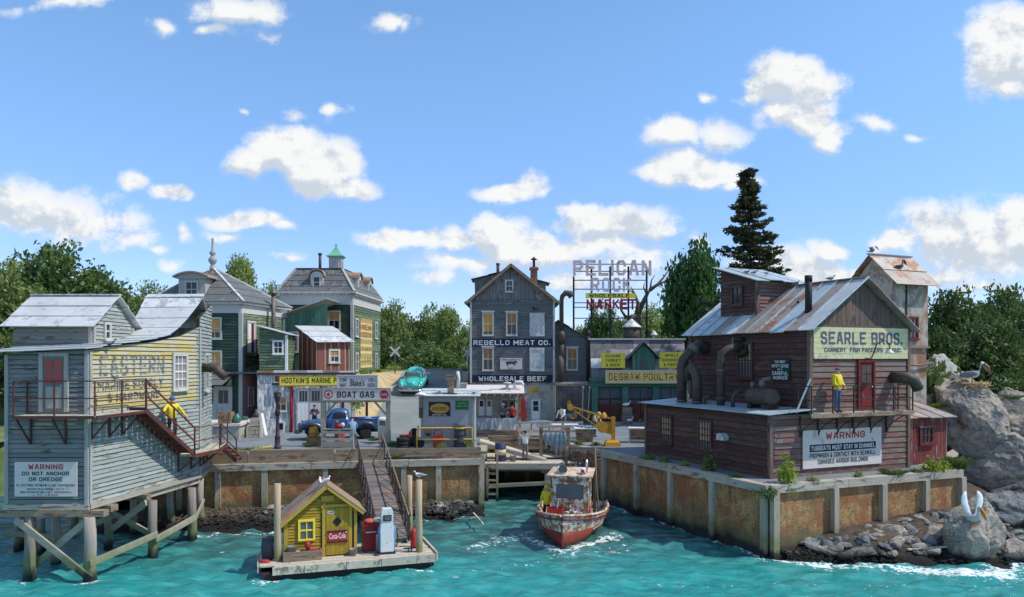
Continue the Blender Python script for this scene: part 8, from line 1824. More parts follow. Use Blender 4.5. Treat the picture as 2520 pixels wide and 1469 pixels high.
def finish_people():
 dg=bpy.context.evaluated_depsgraph_get()
 for (ob,J,label,loc,rot,cols,hat,scale,group,hip_top) in PEOPLE:
  me=bpy.data.meshes.new_from_object(ob.evaluated_get(dg));me.name='body'
  keys=['skin','top','sleeve','leg','boot'];mats=[cols.get(k) or cols['top'] for k in keys]
  me.materials.clear()
  for m in mats: me.materials.append(m)
  me.materials.append(m_hair)
  segs=[(J[a],J[b],('top' if hip_top else 'leg') if kk=='hip' else kk) for a,b,kk in BONES]
  for p in me.polygons:
   c=p.center;best=None
   for a,b,kk in segs:
    d=b-a;t=max(0,min(1,(c-a).dot(d)/d.length_squared));q=(c-a-d*t).length
    if best is None or q<best[0]: best=(q,kk,t)
   kk=best[1];p.use_smooth=True
   p.material_index=keys.index(kk)
   if kk=='top' and not hip_top and c.z<J['pelvis'].z-.0 : p.material_index=keys.index('leg')
  # fingers, nose and eyes grown into the same mesh
  mb=MB();nb0=0
  for s in 'lr':
   w,h=J[s+'wr'],J[s+'ha'];d=(h-w).normalized();side=d.cross(Vector((0,1,0)) if abs(d.y)<.8 else Z).normalized();fwd=side.cross(d)
   for i,L in enumerate((.055,.068,.072,.062)):
    o=h+side*(-.03+.02*i);mb.tube([o,o+d*L*.6+fwd*.008,o+d*L+fwd*.03],[.011,.010,.007],5)
   mb.tube([w.lerp(h,.55)+side*.03,h+side*.06+d*.01,h+side*.065+d*.04],[.013,.012,.008],5)
  f=(J['head1']-J['neck']).cross(Vector((1,0,0)));hd=J['head1'];up=(J['head2']-J['head0']).normalized();fw=Vector(cols.get('face',(0,-1,0)));rt=fw.cross(up).normalized()
  nf=len(mb.f);mb.ball(hd+fw*.098-up*.005,.016,.02,.022,6,4);mb.ball(hd+fw*.085-up*.055,.03,.012,.007,6,4)
  ne=len(mb.f)
  for s in (-1,1): mb.ball(hd+fw*.088+rt*.035*s+up*.022,.012,.01,.009,6,4)
  for s in (-1,1): mb.ball(hd+rt*.098*s-up*.005,.014,.022,.03,6,4)
  bm=bmesh.new();bm.from_mesh(me);vs=[bm.verts.new(v) for v in mb.v]
  for i,fc in enumerate(mb.f):
   try: q=bm.faces.new([vs[k] for k in fc]);q.smooth=True;q.material_index=5 if ne<=i<ne+2*26 and False else 0
   except ValueError: pass
  bm.to_mesh(me);bm.free()
  th=thing('person',label,'person',loc,rot,group);th.scale=(scale,)*3
  b=bpy.data.objects.new('body',me);COL.objects.link(b);b.parent=th
  ht=J['head2'];hm=J['head1']
  if hat:
   kind,mat=hat;mb=MB();rm=up.to_track_quat('Z','Y').to_matrix().to_4x4()
   if kind=='knit': mb.lathe([(.108,-.02),(.112,.02),(.1,.075),(.06,.11),(.02,.12)],n=12)
   elif kind=='cap': mb.lathe([(.105,-.0),(.108,.03),(.09,.07),(.02,.09)],n=12);mb.box(-.07,.07,-.17,-.06,.0,.02)
   elif kind=='hair': mb.lathe([(.1,-.05),(.108,.0),(.1,.05),(.06,.085),(.02,.095)],n=12)
   mb.xf(Matrix.Translation(hm+up*.03) @ rm);mb.obj('hair' if kind=='hair' else 'hat',mat,th)
  bpy.data.objects.remove(ob)
YJ=dict(skin=m_skin,top=m_yjacket,sleeve=m_yjacket,leg=m_darkcloth,boot=m_boot)
pb_=V3(-13.52,30.7,4.28)
person('man in yellow jacket and blue knit cap coming down the rusty iron stair',pb_,R(40),dict(lel=(.36,-.02,1.2),lwr=(.5,-.1,.98),lha=(.54,-.12,.9),rel=(-.32,-.12,1.26),rwr=(-.42,-.34,1.2),rha=(-.44,-.42,1.18),lkn=(.1,-.14,.52),lan=(.1,-.02,.12),lto=(.1,-.17,.06)),dict(YJ),('knit',m_bluecap),1.22,1.0,hip_top=True)
person('man in yellow oilskin and blue jeans standing on the cannery balcony',S2W(3.15,-.42,5.33),SA+R(12),dict(lel=(.25,-.04,1.16),lwr=(.2,-.2,1.02),lha=(.16,-.24,.98),rel=(-.25,-.02,1.16),rwr=(-.22,-.18,1.0),rha=(-.2,-.22,.94)),dict(YJ,leg=m_jeans),('cap',m_greycap),1.3,1.06,hip_top=True)
person('man in white undershirt raising both arms on the fish dock',V3(.72,42.2,1.98),R(-8),dict(lel=(.34,-.04,1.52),lwr=(.3,-.06,1.78),lha=(.29,-.07,1.86),rel=(-.34,-.04,1.5),rwr=(-.33,-.06,1.76),rha=(-.33,-.07,1.84),lsh=(.19,.0,1.44),rsh=(-.19,.0,1.44)),dict(skin=m_skin,top=m_shirtw,sleeve=m_skin,leg=m_greycloth,boot=m_boot),('hair',m_hair),1.02,.93)
person('mechanic in pale blue overalls and cap leaning towards the blue pickup',W(868,1101,43.2),R(200),dict(pelvis=(0,.05,.95),spine=(0,.0,1.13),chest=(0,-.09,1.32),neck=(0,-.16,1.44),head0=(0,-.2,1.5),head1=(0,-.25,1.57),head2=(0,-.26,1.66),lsh=(.185,-.1,1.38),rsh=(-.185,-.1,1.38),lel=(.28,-.22,1.16),lwr=(.22,-.42,1.06),lha=(.2,-.5,1.04),rel=(-.28,-.2,1.14),rwr=(-.22,-.38,.98),rha=(-.2,-.45,.94),lhip=(.095,.05,.9),rhip=(-.095,.05,.9),rkn=(-.12,.0,.5),ran=(-.13,.12,.1),rto=(-.14,-.04,.05)),dict(skin=m_skin,top=m_overall,sleeve=m_overall,leg=m_overall,boot=m_boot),('cap',m_navycloth),1.08,.98)
person('worker in navy clothes with folded arms in front of the garage doors',W(774,1060,49.6),R(15),dict(lel=(.28,-.06,1.15),lwr=(.06,-.2,1.18),lha=(-.02,-.2,1.2),rel=(-.28,-.06,1.15),rwr=(-.06,-.21,1.14),rha=(.02,-.21,1.12)),dict(skin=m_skin,top=m_navycloth,sleeve=m_navycloth,leg=m_darkcloth,boot=m_boot),('cap',m_darkcloth),1.05,.95)
person('man in white shirt bending over beside the timber railing',W(1387,1061,47.5),R(-40),dict(spine=(0,-.08,1.12),chest=(0,-.2,1.26),neck=(0,-.32,1.33),head0=(0,-.37,1.37),head1=(0,-.43,1.42),head2=(0,-.47,1.49),lsh=(.185,-.22,1.3),rsh=(-.185,-.22,1.3),lel=(.26,-.3,1.04),lwr=(.18,-.44,.9),lha=(.16,-.5,.86),rel=(-.26,-.3,1.04),rwr=(-.18,-.44,.9),rha=(-.16,-.5,.86)),dict(skin=m_skin,top=m_shirtw,sleeve=m_shirtw,leg=m_greycloth,boot=m_boot),('hair',m_hair),1.05,1.0)
person('worker in a tan hat stooping at the fish tub behind the crane',W(1462,1076,46.0),R(50),dict(spine=(0,-.06,1.12),chest=(0,-.16,1.28),neck=(0,-.26,1.38),head0=(0,-.3,1.43),head1=(0,-.35,1.5),head2=(0,-.37,1.58),lsh=(.185,-.17,1.33),rsh=(-.185,-.17,1.33),lel=(.26,-.28,1.08),lwr=(.18,-.44,.95),lha=(.16,-.5,.9),rel=(-.26,-.28,1.08),rwr=(-.18,-.44,.95),rha=(-.16,-.5,.9)),dict(skin=m_skin,top=m_tan,sleeve=m_tan,leg=m_darkcloth,boot=m_boot),('cap',m_tan),1.05,.95)
person('cook in a white cap leaning on the lunch shack counter',V3(-.55,47.75,QZ+.35),R(10),dict(lel=(.3,-.16,1.16),lwr=(.2,-.36,1.12),lha=(.14,-.42,1.13),rel=(-.3,-.16,1.16),rwr=(-.2,-.36,1.12),rha=(-.14,-.42,1.13)),dict(skin=m_skin,top=m_greycloth,sleeve=m_greycloth,leg=m_darkcloth,boot=m_boot),('knit',m_white),1.05,.95)
person('person in a red shirt under the lunch shack roof',V3(.0,47.85,QZ+.35),R(-10),{},dict(skin=m_skin,top=m_redcloth,sleeve=m_redcloth,leg=m_darkcloth,boot=m_boot),('hair',m_hair),1.05,.93)
bq=Matrix.Translation((2.0,30.75,0)) @ Matrix.Rotation(math.atan2(-.18,.98),4,'Z')
person('fisherman in a yellow oilskin half hidden by the wheelhouse',bq @ V3(-.93,2.25,.48),R(-20),{},dict(YJ),('knit',m_yjacket),1.25,.93,hip_top=True)
finish_people()
# ------------------------------------------------------------------ birds
def bird(name,label,cat,loc,rot,s,mb_,mw,mh,mbill,kind='stand',neck=.0,group=None,legs=True):
 """Body with tail, neck and head in one mesh; wings, bill and legs are parts. Faces local -y."""
 th=thing(name,label,cat,loc,rot,group);th.scale=(s,)*3;hz=.34+neck
 mb=MB();mb.loft([[V3(a*math.cos(t),y+0,z+b*math.sin(t)) for t in [k*math.pi/5 for k in range(10)]] for (y,z,a,b) in
  ((.42,.2,.05,.015),(.28,.2,.07,.035),(.14,.2,.1,.085),(.0,.22,.125,.115),(-.12,.25,.105,.1),(-.18,.29,.065,.065),(-.2,hz-.02,.05,.05),(-.21,hz+.05,.06,.06),(-.24,hz+.09,.058,.052),(-.29,hz+.08,.03,.03))]);mb.obj('body',mb_,th)
 bl=.13 if mbill is not m_bill and mbill is not m_billpale else .3
 mb=MB();hd=V3(0,-.28,hz+.085)
 if kind=='pelican' or neck>.1: mb.tube([hd,hd+V3(0,-.12,-.1),hd+V3(0,-.2,-.3)],[.035,.03,.012],7);mb.obj('bill',mbill,th);mb=MB();mb.tube([hd+V3(0,0,-.05),hd+V3(0,-.06,-.16),hd+V3(0,-.17,-.28)],[.03,.04,.01],6);mb.obj('pouch',mbill,th)
 else: mb.tube([hd,hd+V3(0,-.1,-.02)],[.02,.006],6);mb.obj('bill',mbill,th)
 for s_ in (-1,1):
  mb=MB()
  if kind=='raised':
   pts=[(.07,.0,.26),(.17,.02,.42),(.25,.04,.66),(.25,.05,.86),(.2,.06,.98)];wd=[.06,.09,.11,.09,.03]
   mb.loft([[V3(s_*x+w*math.cos(t),y+.025*math.sin(t),z) for t in [k*math.pi/4 for k in range(8)]] for (x,y,z),w in zip(pts,wd)])
  elif kind=='spread':
   pts=[(.06,0,.28),(.3,.0,.5),(.55,.02,.46),(.72,.06,.3)];wd=[.12,.2,.18,.06]
   mb.loft([[V3(s_*x,y-w*.5,z),V3(s_*x,y,z+.02),V3(s_*x,y+w,z-.03),V3(s_*x,y,z-.02)] for (x,y,z),w in zip(pts,wd)])
  else: mb.ball((s_*.1,.1,.235),.035,.26,.09,10,6,Matrix.Rotation(R(6*s_),3,'Z') @ Matrix.Rotation(R(-8),3,'X'))
  mb.obj('wing',mw,th)
  if legs: mb=MB();mb.tube([(s_*.05,.0,.14),(s_*.05,.01,.01)],.012,5);mb.box(s_*.05-.025,s_*.05+.025,-.05,.02,0,.012);mb.obj('leg',mbill,th)
 return th
hr=F2W(2.28,.82,3.06)
g0=bird('gull','white gull on the peak of the yellow hut roof','gull',hr,R(150),.62,m_bird_w,m_bird_g,m_bird_w,m_gasyellow,group='gulls about the harbour')
def gull(label,loc,rot,s=.8): return dup(g0,loc,R(rot),s*.72,label,'gulls about the harbour')
gull('gull facing away just behind the first one on the yellow hut roof',F2W(2.1,1.3,2.98),200)
gull('gull perched on the front right mooring pile of the float',WZ(1031,1388,0)+V3(0,0,3.13),-60,.95)
gull('white gull left of the hip on the turret house cornice',V3(-19.5,51.85,11.35),120,.75);gull('white gull at the corner of the turret house cornice',V3(-18.5,51.85,11.35),80,.75);gull('white gull a little up the slate slope of the turret house',V3(-18.9,52.5,11.95),100,.8)
gull('gull on the right end of the grey hut roof',V3(-2.0,41.9,5.55),60,.85);gull('gull on the grey hut roof near the pipe cap',V3(-3.9,42.0,5.6),100,.8);gull('gull beside the fan on the lunch shack roof',V3(-.1,47.2,5.55),90,.8)
gull('gull with its tail to the bow on the boat foredeck, left one',bq @ V3(.05,1.15,1.05),70,.85);gull('gull on the boat foredeck, right one by the wheelhouse',bq @ V3(.45,1.2,1.05),-70,.85)
c0=bird('pigeon','dark pigeon on the low tin roof of the pile house','pigeon',V3(-14.2,27.3,7.98),R(110),.62,m_bird_d,m_bird_g,m_bird_d,m_dark_iron,group='dark pigeons on roofs and rails')
def pigeon(label,loc,rot,s=.8): return dup(c0,loc,R(rot),s*.62,label,'dark pigeons on roofs and rails')
pigeon('dark pigeon on the rusty balcony rail in front of the yellow wall',V3(-13.75,26.7,6.8),-110,.85)
pigeon('leftmost pigeon on the cannery dormer roof',S2W(3.4,5.3,11.62),60);pigeon('second pigeon on the cannery dormer roof',S2W(3.75,5.2,11.6),80);pigeon('rightmost pigeon on the cannery dormer roof',S2W(4.5,5.2,11.6),120)
pigeon('pigeon on the cannery ridge right of the dormer',S2W(4.92,3.7,11.0),60);pigeon('pigeon on the cannery ridge behind the black stack',S2W(4.92,2.9,11.0),100);pigeon('pigeon on the cannery ridge above the rusty panels',S2W(4.92,1.6,11.0),90,.95);pigeon('pigeon clinging to the tin slope left of the black stack',S2W(3.6,2.2,9.98),150,.95)
pigeon('pigeon on the curved dormer roof of the turret house',V3(-20.6,52.6,13.35),100);pigeon('pigeon on the sign behind the boat fuel board',V3(-8.6,46.9,6.6),60,.6)
hn=bird('hen','white hen on the crate stack in front of the green post','hen',V3(8.35,56.0,4.0),R(100),.95,m_bird_w,m_bird_w,m_bird_w,m_redpaint,neck=.03,group='white hens in front of the poultry store')
for lb,x,y,r_ in (('white hen at the foot of the crate stack',8.5,55.7,60),('left of two white hens on the pavement by the cannery wall',10.0,55.8,100),('right of two white hens on the pavement by the cannery wall',10.35,55.7,-80)): dup(hn,V3(x,y,QZ+.12),R(r_),.95,lb,'white hens in front of the poultry store')
hb=bird('hen','brown hen pecking between the crate stack and the white hens','hen',V3(9.35,55.7,QZ+.12),R(30),.9,M('brown_feathers',lin(112,82,60),var=.3),m_crate,m_crate,m_redpaint,neck=.02)
# pelicans
ROCKP=W(2395,1240,28.6)
bird('pelican','grey pelican with raised wings and orange head on the low rock','pelican',ROCKP,R(10),1.3,M('silver_feathers',lin(176,180,184),var=.2,local=True),m_bird_w,m_bird_w,m_bill,'raised',neck=.14)
NESTP=W(2393,938,40.0)
bird('pelican','white pelican with dark wing tips standing on the nest on the high rock','pelican',NESTP+V3(0,0,.1),R(65),1.75,m_bird_w,m_bird_g,m_bird_w,m_billpale,'pelican',neck=.14)
tw=V3(19.3,39,0);TR=Matrix.Translation(tw) @ Matrix.Rotation(SA,4,'Z')
bird('pelican','pelican stretching its wings on the ridge of the cement tower','pelican',TR @ V3(-.1,1.25,13.0),R(60),.66,m_bird_g,m_bird_g,m_bird_d,m_billpale,'spread',neck=.12)
bird('goose','grey goose resting on the slope of the cement tower roof','goose',TR @ V3(.95,.45,12.08),R(110),.95,m_bird_g,m_bird_d,m_bird_g,m_dark_iron,neck=.18,legs=False)
# ------------------------------------------------------------------ rocks, trees, plants
def big_rock(label,loc,r,seed,mat,group=None,sub=5,rough=.40,name='rock'):
 vs,fs=ico(sub);rr=random.Random(seed);P=[]
 cut=[(Vector((rr.uniform(-1,1),rr.uniform(-1,1),rr.uniform(-.6,1))).normalized(),rr.uniform(.62,.9)) for _ in range(20)]
 for v in vs:
  k=1+rough*mnoise.fractal(v*1.1+Vector((seed*3.3,1,0)),1,2,3);p=v*k
  for nn,dd in cut:
   e=p.dot(nn)-dd
   if e>0: p=p-nn*e*.85
  p=p*(1+.07*mnoise.fractal(v*4+Vector((seed,0,0)),1,2,5));P.append((p.x*r[0],p.y*r[1],p.z*r[2]))
 mb=MB();mb.add(P,fs,False);o=mb.obj(name,mat);o.location=loc;return tag(o,label,'rock',group)
big_rock('low rounded rock at the water with a pelican on top',(17.55,29.4,.8),(1.35,1.3,1.8),3,m_rock)
big_rock('flat stone slab leaning at the foot of the low pelican rock',(18.8,28.9,.25),(.9,.8,.7),9,m_rock)
G='rocks behind the cannery'
big_rock('high steep grey rock carrying the nest',(24.15,40.4,4.2),(2.3,2.0,2.45),5,m_rock,G)
big_rock('pale sunlit rock right of the nest rock',(26.9,41.0,4.2),(2.1,1.9,1.9),7,m_rock,G)
big_rock('massive brown cracked rock under the nest rock',(25.4,39.9,1.6),(3.5,2.3,2.6),11,m_rock,G)
big_rock('pale rock left of the nest rock, behind the red side shed',(22.0,41.5,4.0),(1.5,1.3,1.6),13,m_rock,G)
big_rock('dark wet boulder at the water right of the pelican rock',(22.6,35.2,.6),(1.6,1.2,.95),15,m_rock2,G)
big_rock('boulder at the right edge of the photo below the cracked rock',(25.6,37.6,.6),(2.2,1.6,1.3),17,m_rock2,G)
big_rock('pale block under the climbing bush beside the cement tower',(23.6,43.0,5.4),(1.6,1.3,2.6),19,m_stucco,G)
def leaves_mesh(name,lobes,n,size,seed,mat,flat_=False):
 """Leaf sized quads clumped through the volume of a few lobes (cx, cy, cz, rx, ry, rz)."""
 rs=np.random.RandomState(seed);vol=np.array([l[3]*l[4]*l[5] for l in lobes])**.7;pick=rs.choice(len(lobes),n // 44+1,p=vol/vol.sum());C=[]
 for k in pick:
  l=lobes[k];d=rs.normal(size=3);d /= np.linalg.norm(d);r=rs.uniform(.2,1.0)**.5
  C.append((l[0]+d[0]*l[3]*r,l[1]+d[1]*l[4]*r,l[2]+d[2]*l[5]*r))
 C=np.array(C);cl=rs.randint(0,len(C),n);off=rs.normal(size=(n,3))*size*1.9;off[:,2] *= .75;P=C[cl]+off
 a=rs.normal(size=(n,3));a /= np.linalg.norm(a,axis=1)[:,None];b=np.cross(a,rs.normal(size=(n,3)));b /= np.linalg.norm(b,axis=1)[:,None]
 s=size*rs.uniform(.55,1.25,n)[:,None];a=a*s;b=b*s*.6
 V=np.stack([P-a,P-b*.9+a*.1,P+a,P+b*.9+a*.1],1).reshape(-1,3)
 me=bpy.data.meshes.new(name);me.vertices.add(4*n);me.vertices.foreach_set('co',V.ravel());me.loops.add(4*n);me.loops.foreach_set('vertex_index',np.arange(4*n));me.polygons.add(n);me.polygons.foreach_set('loop_start',np.arange(0,4*n,4));me.update()
 sh=np.repeat(np.clip(rs.rand(len(C))[cl]*.8+rs.rand(n)*.4-.1,0,1),4);at=me.attributes.new('shade','FLOAT','POINT');at.data.foreach_set('value',sh.astype(np.float32));me.materials.append(mat);return me
LOBES=[[(0,0,0,.8,.8,.75),(-.45,0,-.1,.5,.55,.5),(.5,.1,-.15,.5,.5,.55),(.1,-.4,.1,.5,.5,.5),(.0,.1,.45,.5,.5,.5),(-.2,-.1,-.5,.65,.6,.4)],
         [(0,0,-.1,.75,.75,.7),(-.5,.1,.15,.45,.5,.5),(.35,-.1,.35,.5,.5,.5),(.55,.2,-.3,.45,.5,.5),(-.3,-.3,-.45,.55,.5,.45)],
         [(0,0,.1,.6,.6,.85),(.3,0,-.35,.55,.55,.5),(-.35,.1,-.3,.55,.5,.55),(.05,-.2,.55,.4,.4,.45)]]
LOBES.append([(0,0,-.1,.95,.9,.75),(-.42,0,.3,.5,.5,.45),(.42,0,.25,.5,.5,.45),(0,-.2,.5,.55,.5,.42),(-.1,-.3,-.4,.8,.6,.5)])
_cm={}
def crown_mesh(v,mat,n=19000,size=.042):
 k=(v,mat.name,n,size)
 if k not in _cm: _cm[k]=leaves_mesh('crown',LOBES[v % 4],n,size,31+v,mat)
 return _cm[k]
def tree(label,px,top,half_w,D,base,v,mat,group,name='broadleaf_tree',n=19000,size=.042,trunk=.3,squash=1.0):
 p=W(px,0,D);x=p.x;ztop=H-(top-CY)*D/F;rx=half_w*D/F;hh=ztop-base;rz=max(hh*.46*squash,.8)
 th=thing(name,label,'tree',(x,D,base),rng.uniform(0,6.28) if mat is not None else 0,group)
 mb=MB();mb.tube([(0,0,-.3),(.05,.02,hh*.3),(-.05,.05,hh*.6),(0,0,hh*.85)],[trunk,trunk*.8,trunk*.5,trunk*.15],8)
 for k in range(6):
  a=k*1.05+rng.uniform(-.3,.3);z0=hh*rng.uniform(.3,.6);mb.tube([(0,0,z0),(rx*.3*math.cos(a),rx*.3*math.sin(a),z0+hh*.12),(rx*.62*math.cos(a),rx*.62*math.sin(a),z0+hh*.25)],[trunk*.4,trunk*.28,trunk*.1],6)
 mb.obj('trunk',m_bark,th)
 c=bpy.data.objects.new('crown',crown_mesh(v,mat,n,size));COL.objects.link(c);c.parent=th;c.location=(0,0,hh-rz*1.0);c.scale=(rx*1.02,rx*.9,rz*1.02)
 return th
TG='trees behind the village'
for (lb,px,top,hw,D,bz,v,mat,sq) in (
 ('large dark round tree above the left tin roof',160,594,140,72,3.0,3,m_leaf_dark,1.05),('broad mid green tree at the left edge of the photo',10,640,130,66,2.5,3,m_leaf_mid,1.05),('dark tree filling the gap between the two tin roofs',285,715,90,80,3,2,m_leaf_dark,1.05),('mid green tree left of the turret house',385,688,75,95,3,0,m_leaf_mid,1.05),('low mid green tree behind the swept up tin roof',440,705,60,90,3,1,m_leaf_mid,1.05),('dark bush low behind the tin monitor roof',110,760,130,60,2,1,m_leaf_dark,1.1),
 ('light green tree behind the finial',590,640,62,92,4.5,2,m_leaf_mid,1.05),('green tree between the turret house and the mansard roof',655,690,55,88,4.5,0,m_leaf_mid,1.05),('small tree behind the flue of the turret house',700,700,40,95,4.5,1,m_leaf_dark,1.05),
 ('leftmost light green tree behind the hill road',958,735,62,100,3,0,m_leaf_mid,1.08),('tall light green tree over the teal car',1035,742,55,105,3,1,m_leaf_mid,1.08),('light green tree right of the teal car',1105,762,52,100,3,2,m_leaf_mid,1.08),('low tree against the left wall of the meat store',1150,785,40,95,3,0,m_leaf_mid,1.08),('dark hedge like tree low behind the crest of the road',1040,830,110,88,2,1,m_leaf_dark,1.1),('dark low tree behind the yellow wall advertisement',940,820,50,92,2,2,m_leaf_dark,1.1),
 ('dark green tree behind the roof sign, left part',1478,735,60,78,4,1,m_leaf_dark,1.08),('lighter tree behind the roof tank',1590,745,70,88,4,0,m_leaf_mid,1.08),('low green tree behind the right end of the poultry roof',1655,765,55,90,4,2,m_leaf_mid,1.08),('low tree between the annex and the roof sign',1420,800,40,90,4,0,m_leaf_mid,1.08),('low shaded tree behind the poultry roof vent',1540,790,70,84,3,2,m_leaf_dark,1.1),
 ('dark tree right of the cement tower',2345,704,95,70,2.5,3,m_leaf_dark,1.1),('tall dark tree at the right edge of the photo',2470,694,95,72,2.5,3,m_leaf_dark,1.1),('dark tree low behind the nest rock',2420,780,110,62,2,3,m_leaf_dark,1.12),('dark tree cut by the right edge of the photo',2545,720,80,66,2.5,1,m_leaf_dark,1.1),('low dark tree between the tower and the climbing bush',2300,800,70,64,2,0,m_leaf_dark,1.12)):
 tree(lb,px,top-4,hw*1.22,D,bz,v,mat,TG,squash=sq)
me=leaves_mesh('far_wood',[(x,y,2+h_*.5,w_,w_*.7,h_*.5) for x,y,h_,w_ in ((-52,62,11,6),(-62,70,12,8),(-75,66,12,9),(-46,54,7,5),(58,66,11,7),(70,70,12,8),(84,74,12,10),(62,58,7,5))],50000,.3,77,m_leaf_dark)
o=bpy.data.objects.new('far_wood',me);COL.objects.link(o);tag(o,'dark green wood closing the view at both edges of the harbour','wood');o['kind']='stuff'
tree('big leafy tree left of the tall spruce',1706,574,84,62,5.0,3,m_leaf_deep,None,n=12000,size=.058,trunk=.42,squash=1.0)
tree('dark leafy lower boughs of the tree beside the cannery roof',1735,690,70,60,4.0,0,m_leaf_deep,None,n=9000,size=.055,trunk=.3,squash=1.0)
def spruce():
 D=55;x=W(1842,0,D).x;base=4.0;top=H-(412-CY)*D/F;hh=top-base;th=thing('spruce_tree','tall dark spruce standing behind the cannery dormer','tree',(x,D,base))
 mb=MB();mb.tube([(0,0,0),(.05,0,hh*.5),(0,0,hh)],[.34,.22,.03],8);mb.obj('trunk',m_bark,th)
 rs=random.Random(4);V=[];Fc=[];S=[]
 def quad(p,d,s,sh):
  a=d.normalized()*s;b=a.orthogonal().normalized();b.rotate(Matrix.Rotation(rs.uniform(0,6.28),3,d.normalized()));b=b*s*.38;n=len(V);V.extend([p-a*.4,p+b,p+a,p-b]);Fc.append((n,n+1,n+2,n+3));S.extend([sh]*4)
 mbb=MB();z=hh*.3
 while z<hh-.15:
  t=(hh-z)/(hh*.7);R_=.35+3.5*t**.9
  for k in range(rs.randint(5,7)):
   a=rs.uniform(0,6.28);L=R_*rs.uniform(.6,1.08);d=Vector((math.cos(a),math.sin(a),0));pts=[Vector((0,0,z))+d*L*u+Z*(-.28*L*u+.30*L*u*u) for u in (0,.35,.7,1)];mbb.tube(pts,[.05,.04,.025,.01],4,cap=False)
   m_=int(7+L*9)
   for i in range(m_):
    u=rs.uniform(.12,1.02);j=min(2,int(u/.35));p=pts[j].lerp(pts[j+1],min(1,(u-.35*j)/.35));sd=Vector((-d.y,d.x,0))*rs.uniform(-.28,.28)*L*.55*(1.1-u)
    sh=rs.random()
    for q in range(5): quad(p+sd+Vector((rs.gauss(0,.09),rs.gauss(0,.09),rs.gauss(0,.07))),d+sd.normalized()*.6+Vector((rs.gauss(0,.5),rs.gauss(0,.5),rs.gauss(.15,.4))),rs.uniform(.13,.26),sh)
  z += rs.uniform(.32,.5)*(.55+.5*t)
 me=bpy.data.meshes.new('crown');me.from_pydata(V,[],Fc);at=me.attributes.new('shade','FLOAT','POINT');at.data.foreach_set('value',S);me.materials.append(m_needle);o=bpy.data.objects.new('crown',me);COL.objects.link(o);o.parent=th
 mbb.obj('branches',m_bark,th)
spruce()
def dead_tree():
 D=65;f=lambda px,py,dy=0: W(px,py,D+dy);th=thing('dead_tree','bare twisted dead tree behind the roof sign','tree',(0,0,0))
 mb=MB();mb.tube([f(1562,925),f(1560,850),f(1563,800),f(1566,775)],[.85,.72,.62,.5],10);mb.obj('trunk',m_deadwood,th)
 for pts,r in (([(1566,780),(1580,750),(1592,725),(1600,712)],.3),([(1598,715),(1618,700),(1632,684),(1648,662)],.17),([(1600,712),(1640,690),(1660,676)],.12),([(1556,782),(1538,778),(1528,762),(1526,742),(1532,730)],.16),([(1566,778),(1570,745),(1562,722),(1552,716)],.2),([(1592,726),(1584,708),(1586,694)],.1),([(1560,720),(1552,704)],.08),([(1600,712),(1603,690),(1612,676)],.09),([(1616,700),(1640,694)],.06)):
  mb=MB();n=len(pts);mb.tube([f(a,b,rng.uniform(-.3,.3)) for a,b in pts],[r*(1-.75*i/(n-1)) for i in range(n)],7);mb.obj('branch',m_deadwood,th)
dead_tree()
# low plants
WV={}
def weed_mesh(k,mat):
 key=(k,mat.name)
 if key not in WV:
  if k=='tuft': WV[key]=leaves_mesh('foliage',[(0,0,.35,.7,.7,.45),(.3,0,.3,.5,.4,.3),(-.3,.1,.3,.4,.4,.3)],420,.13,5,mat)
  elif k=='leafy': WV[key]=leaves_mesh('foliage',[(0,0,.35,.6,.5,.4),(.1,0,.9,.3,.3,.4),(-.3,0,.4,.4,.3,.3),(.4,.0,.3,.35,.3,.3)],260,.19,6,mat)
  else:
   rs=random.Random(3);V=[];Fc=[]
   for i in range(260):
    a=rs.uniform(0,6.28);r=rs.random()**.6*.8;p=Vector((r*math.cos(a),r*math.sin(a),0));d=Vector((math.cos(a)*.4+rs.gauss(0,.3),math.sin(a)*.4+rs.gauss(0,.3),1.0))*rs.uniform(.45,1.0);s=Vector((-math.sin(a),math.cos(a),0))*.035;n=len(V);V += [p-s,p+s,p+d*.6+s*.8,p+d+Vector((d.x*.4,d.y*.4,-.15))];Fc.append((n,n+1,n+2,n+3))
   me=bpy.data.meshes.new('foliage');me.from_pydata(V,[],Fc);at=me.attributes.new('shade','FLOAT','POINT');at.data.foreach_set('value',[rs.random() for _ in V]);me.materials.append(mat);WV[key]=me
 return WV[key]
def weed(label,loc,s,kind='tuft',mat=None,name='weed',sz=1.0,group='weeds along the sea walls'):
 o=bpy.data.objects.new(name,weed_mesh(kind,mat or m_weed));COL.objects.link(o);o.location=loc;o.rotation_euler=(0,0,rng.uniform(0,6.28));s *= .72;o.scale=(s,s,s*sz);return tag(o,label,'plant',group)
def on_wall(t,q=.25): p=RC+RU*t;return V3(p.x-.4*q*-1,p.y+.92*q,QZ)
def on_left_wall(t,q=.3): p=RC+RWd*t;n=V3(RWd.y,-RWd.x,0);n=n if n.x>0 else -n;return V3(p.x+n.x*q,p.y+n.y*q,QZ)
weed('dark green weed on the wall cap at the far corner of the red shed',on_left_wall(8.2,.2),.55,sz=.9);weed('second dark green weed on the cap below the shed windows',on_left_wall(7.2,.25),.55,sz=.8)
weed('low yellowish weed along the shed side',on_left_wall(5.6,.3),.4,'leafy',m_leaf_fresh,sz=.5);weed('tall mixed weed growing up the shed side',on_left_wall(3.9,.35),.5,'leafy',m_weed,sz=1.5);weed('low brown weed near the shed corner',on_left_wall(2.2,.3),.35,'grass',m_leaf_mid,sz=.5)
weed('green fern hanging over the corner of the sea wall',RC+V3(-.02,-.02,QZ-.4),.55,'tuft',m_weed,sz=1.1);weed('bright yellow green leafy plant against the cannery corner',on_wall(.75,.25),.62,'leafy',m_leaf_fresh,sz=1.45)
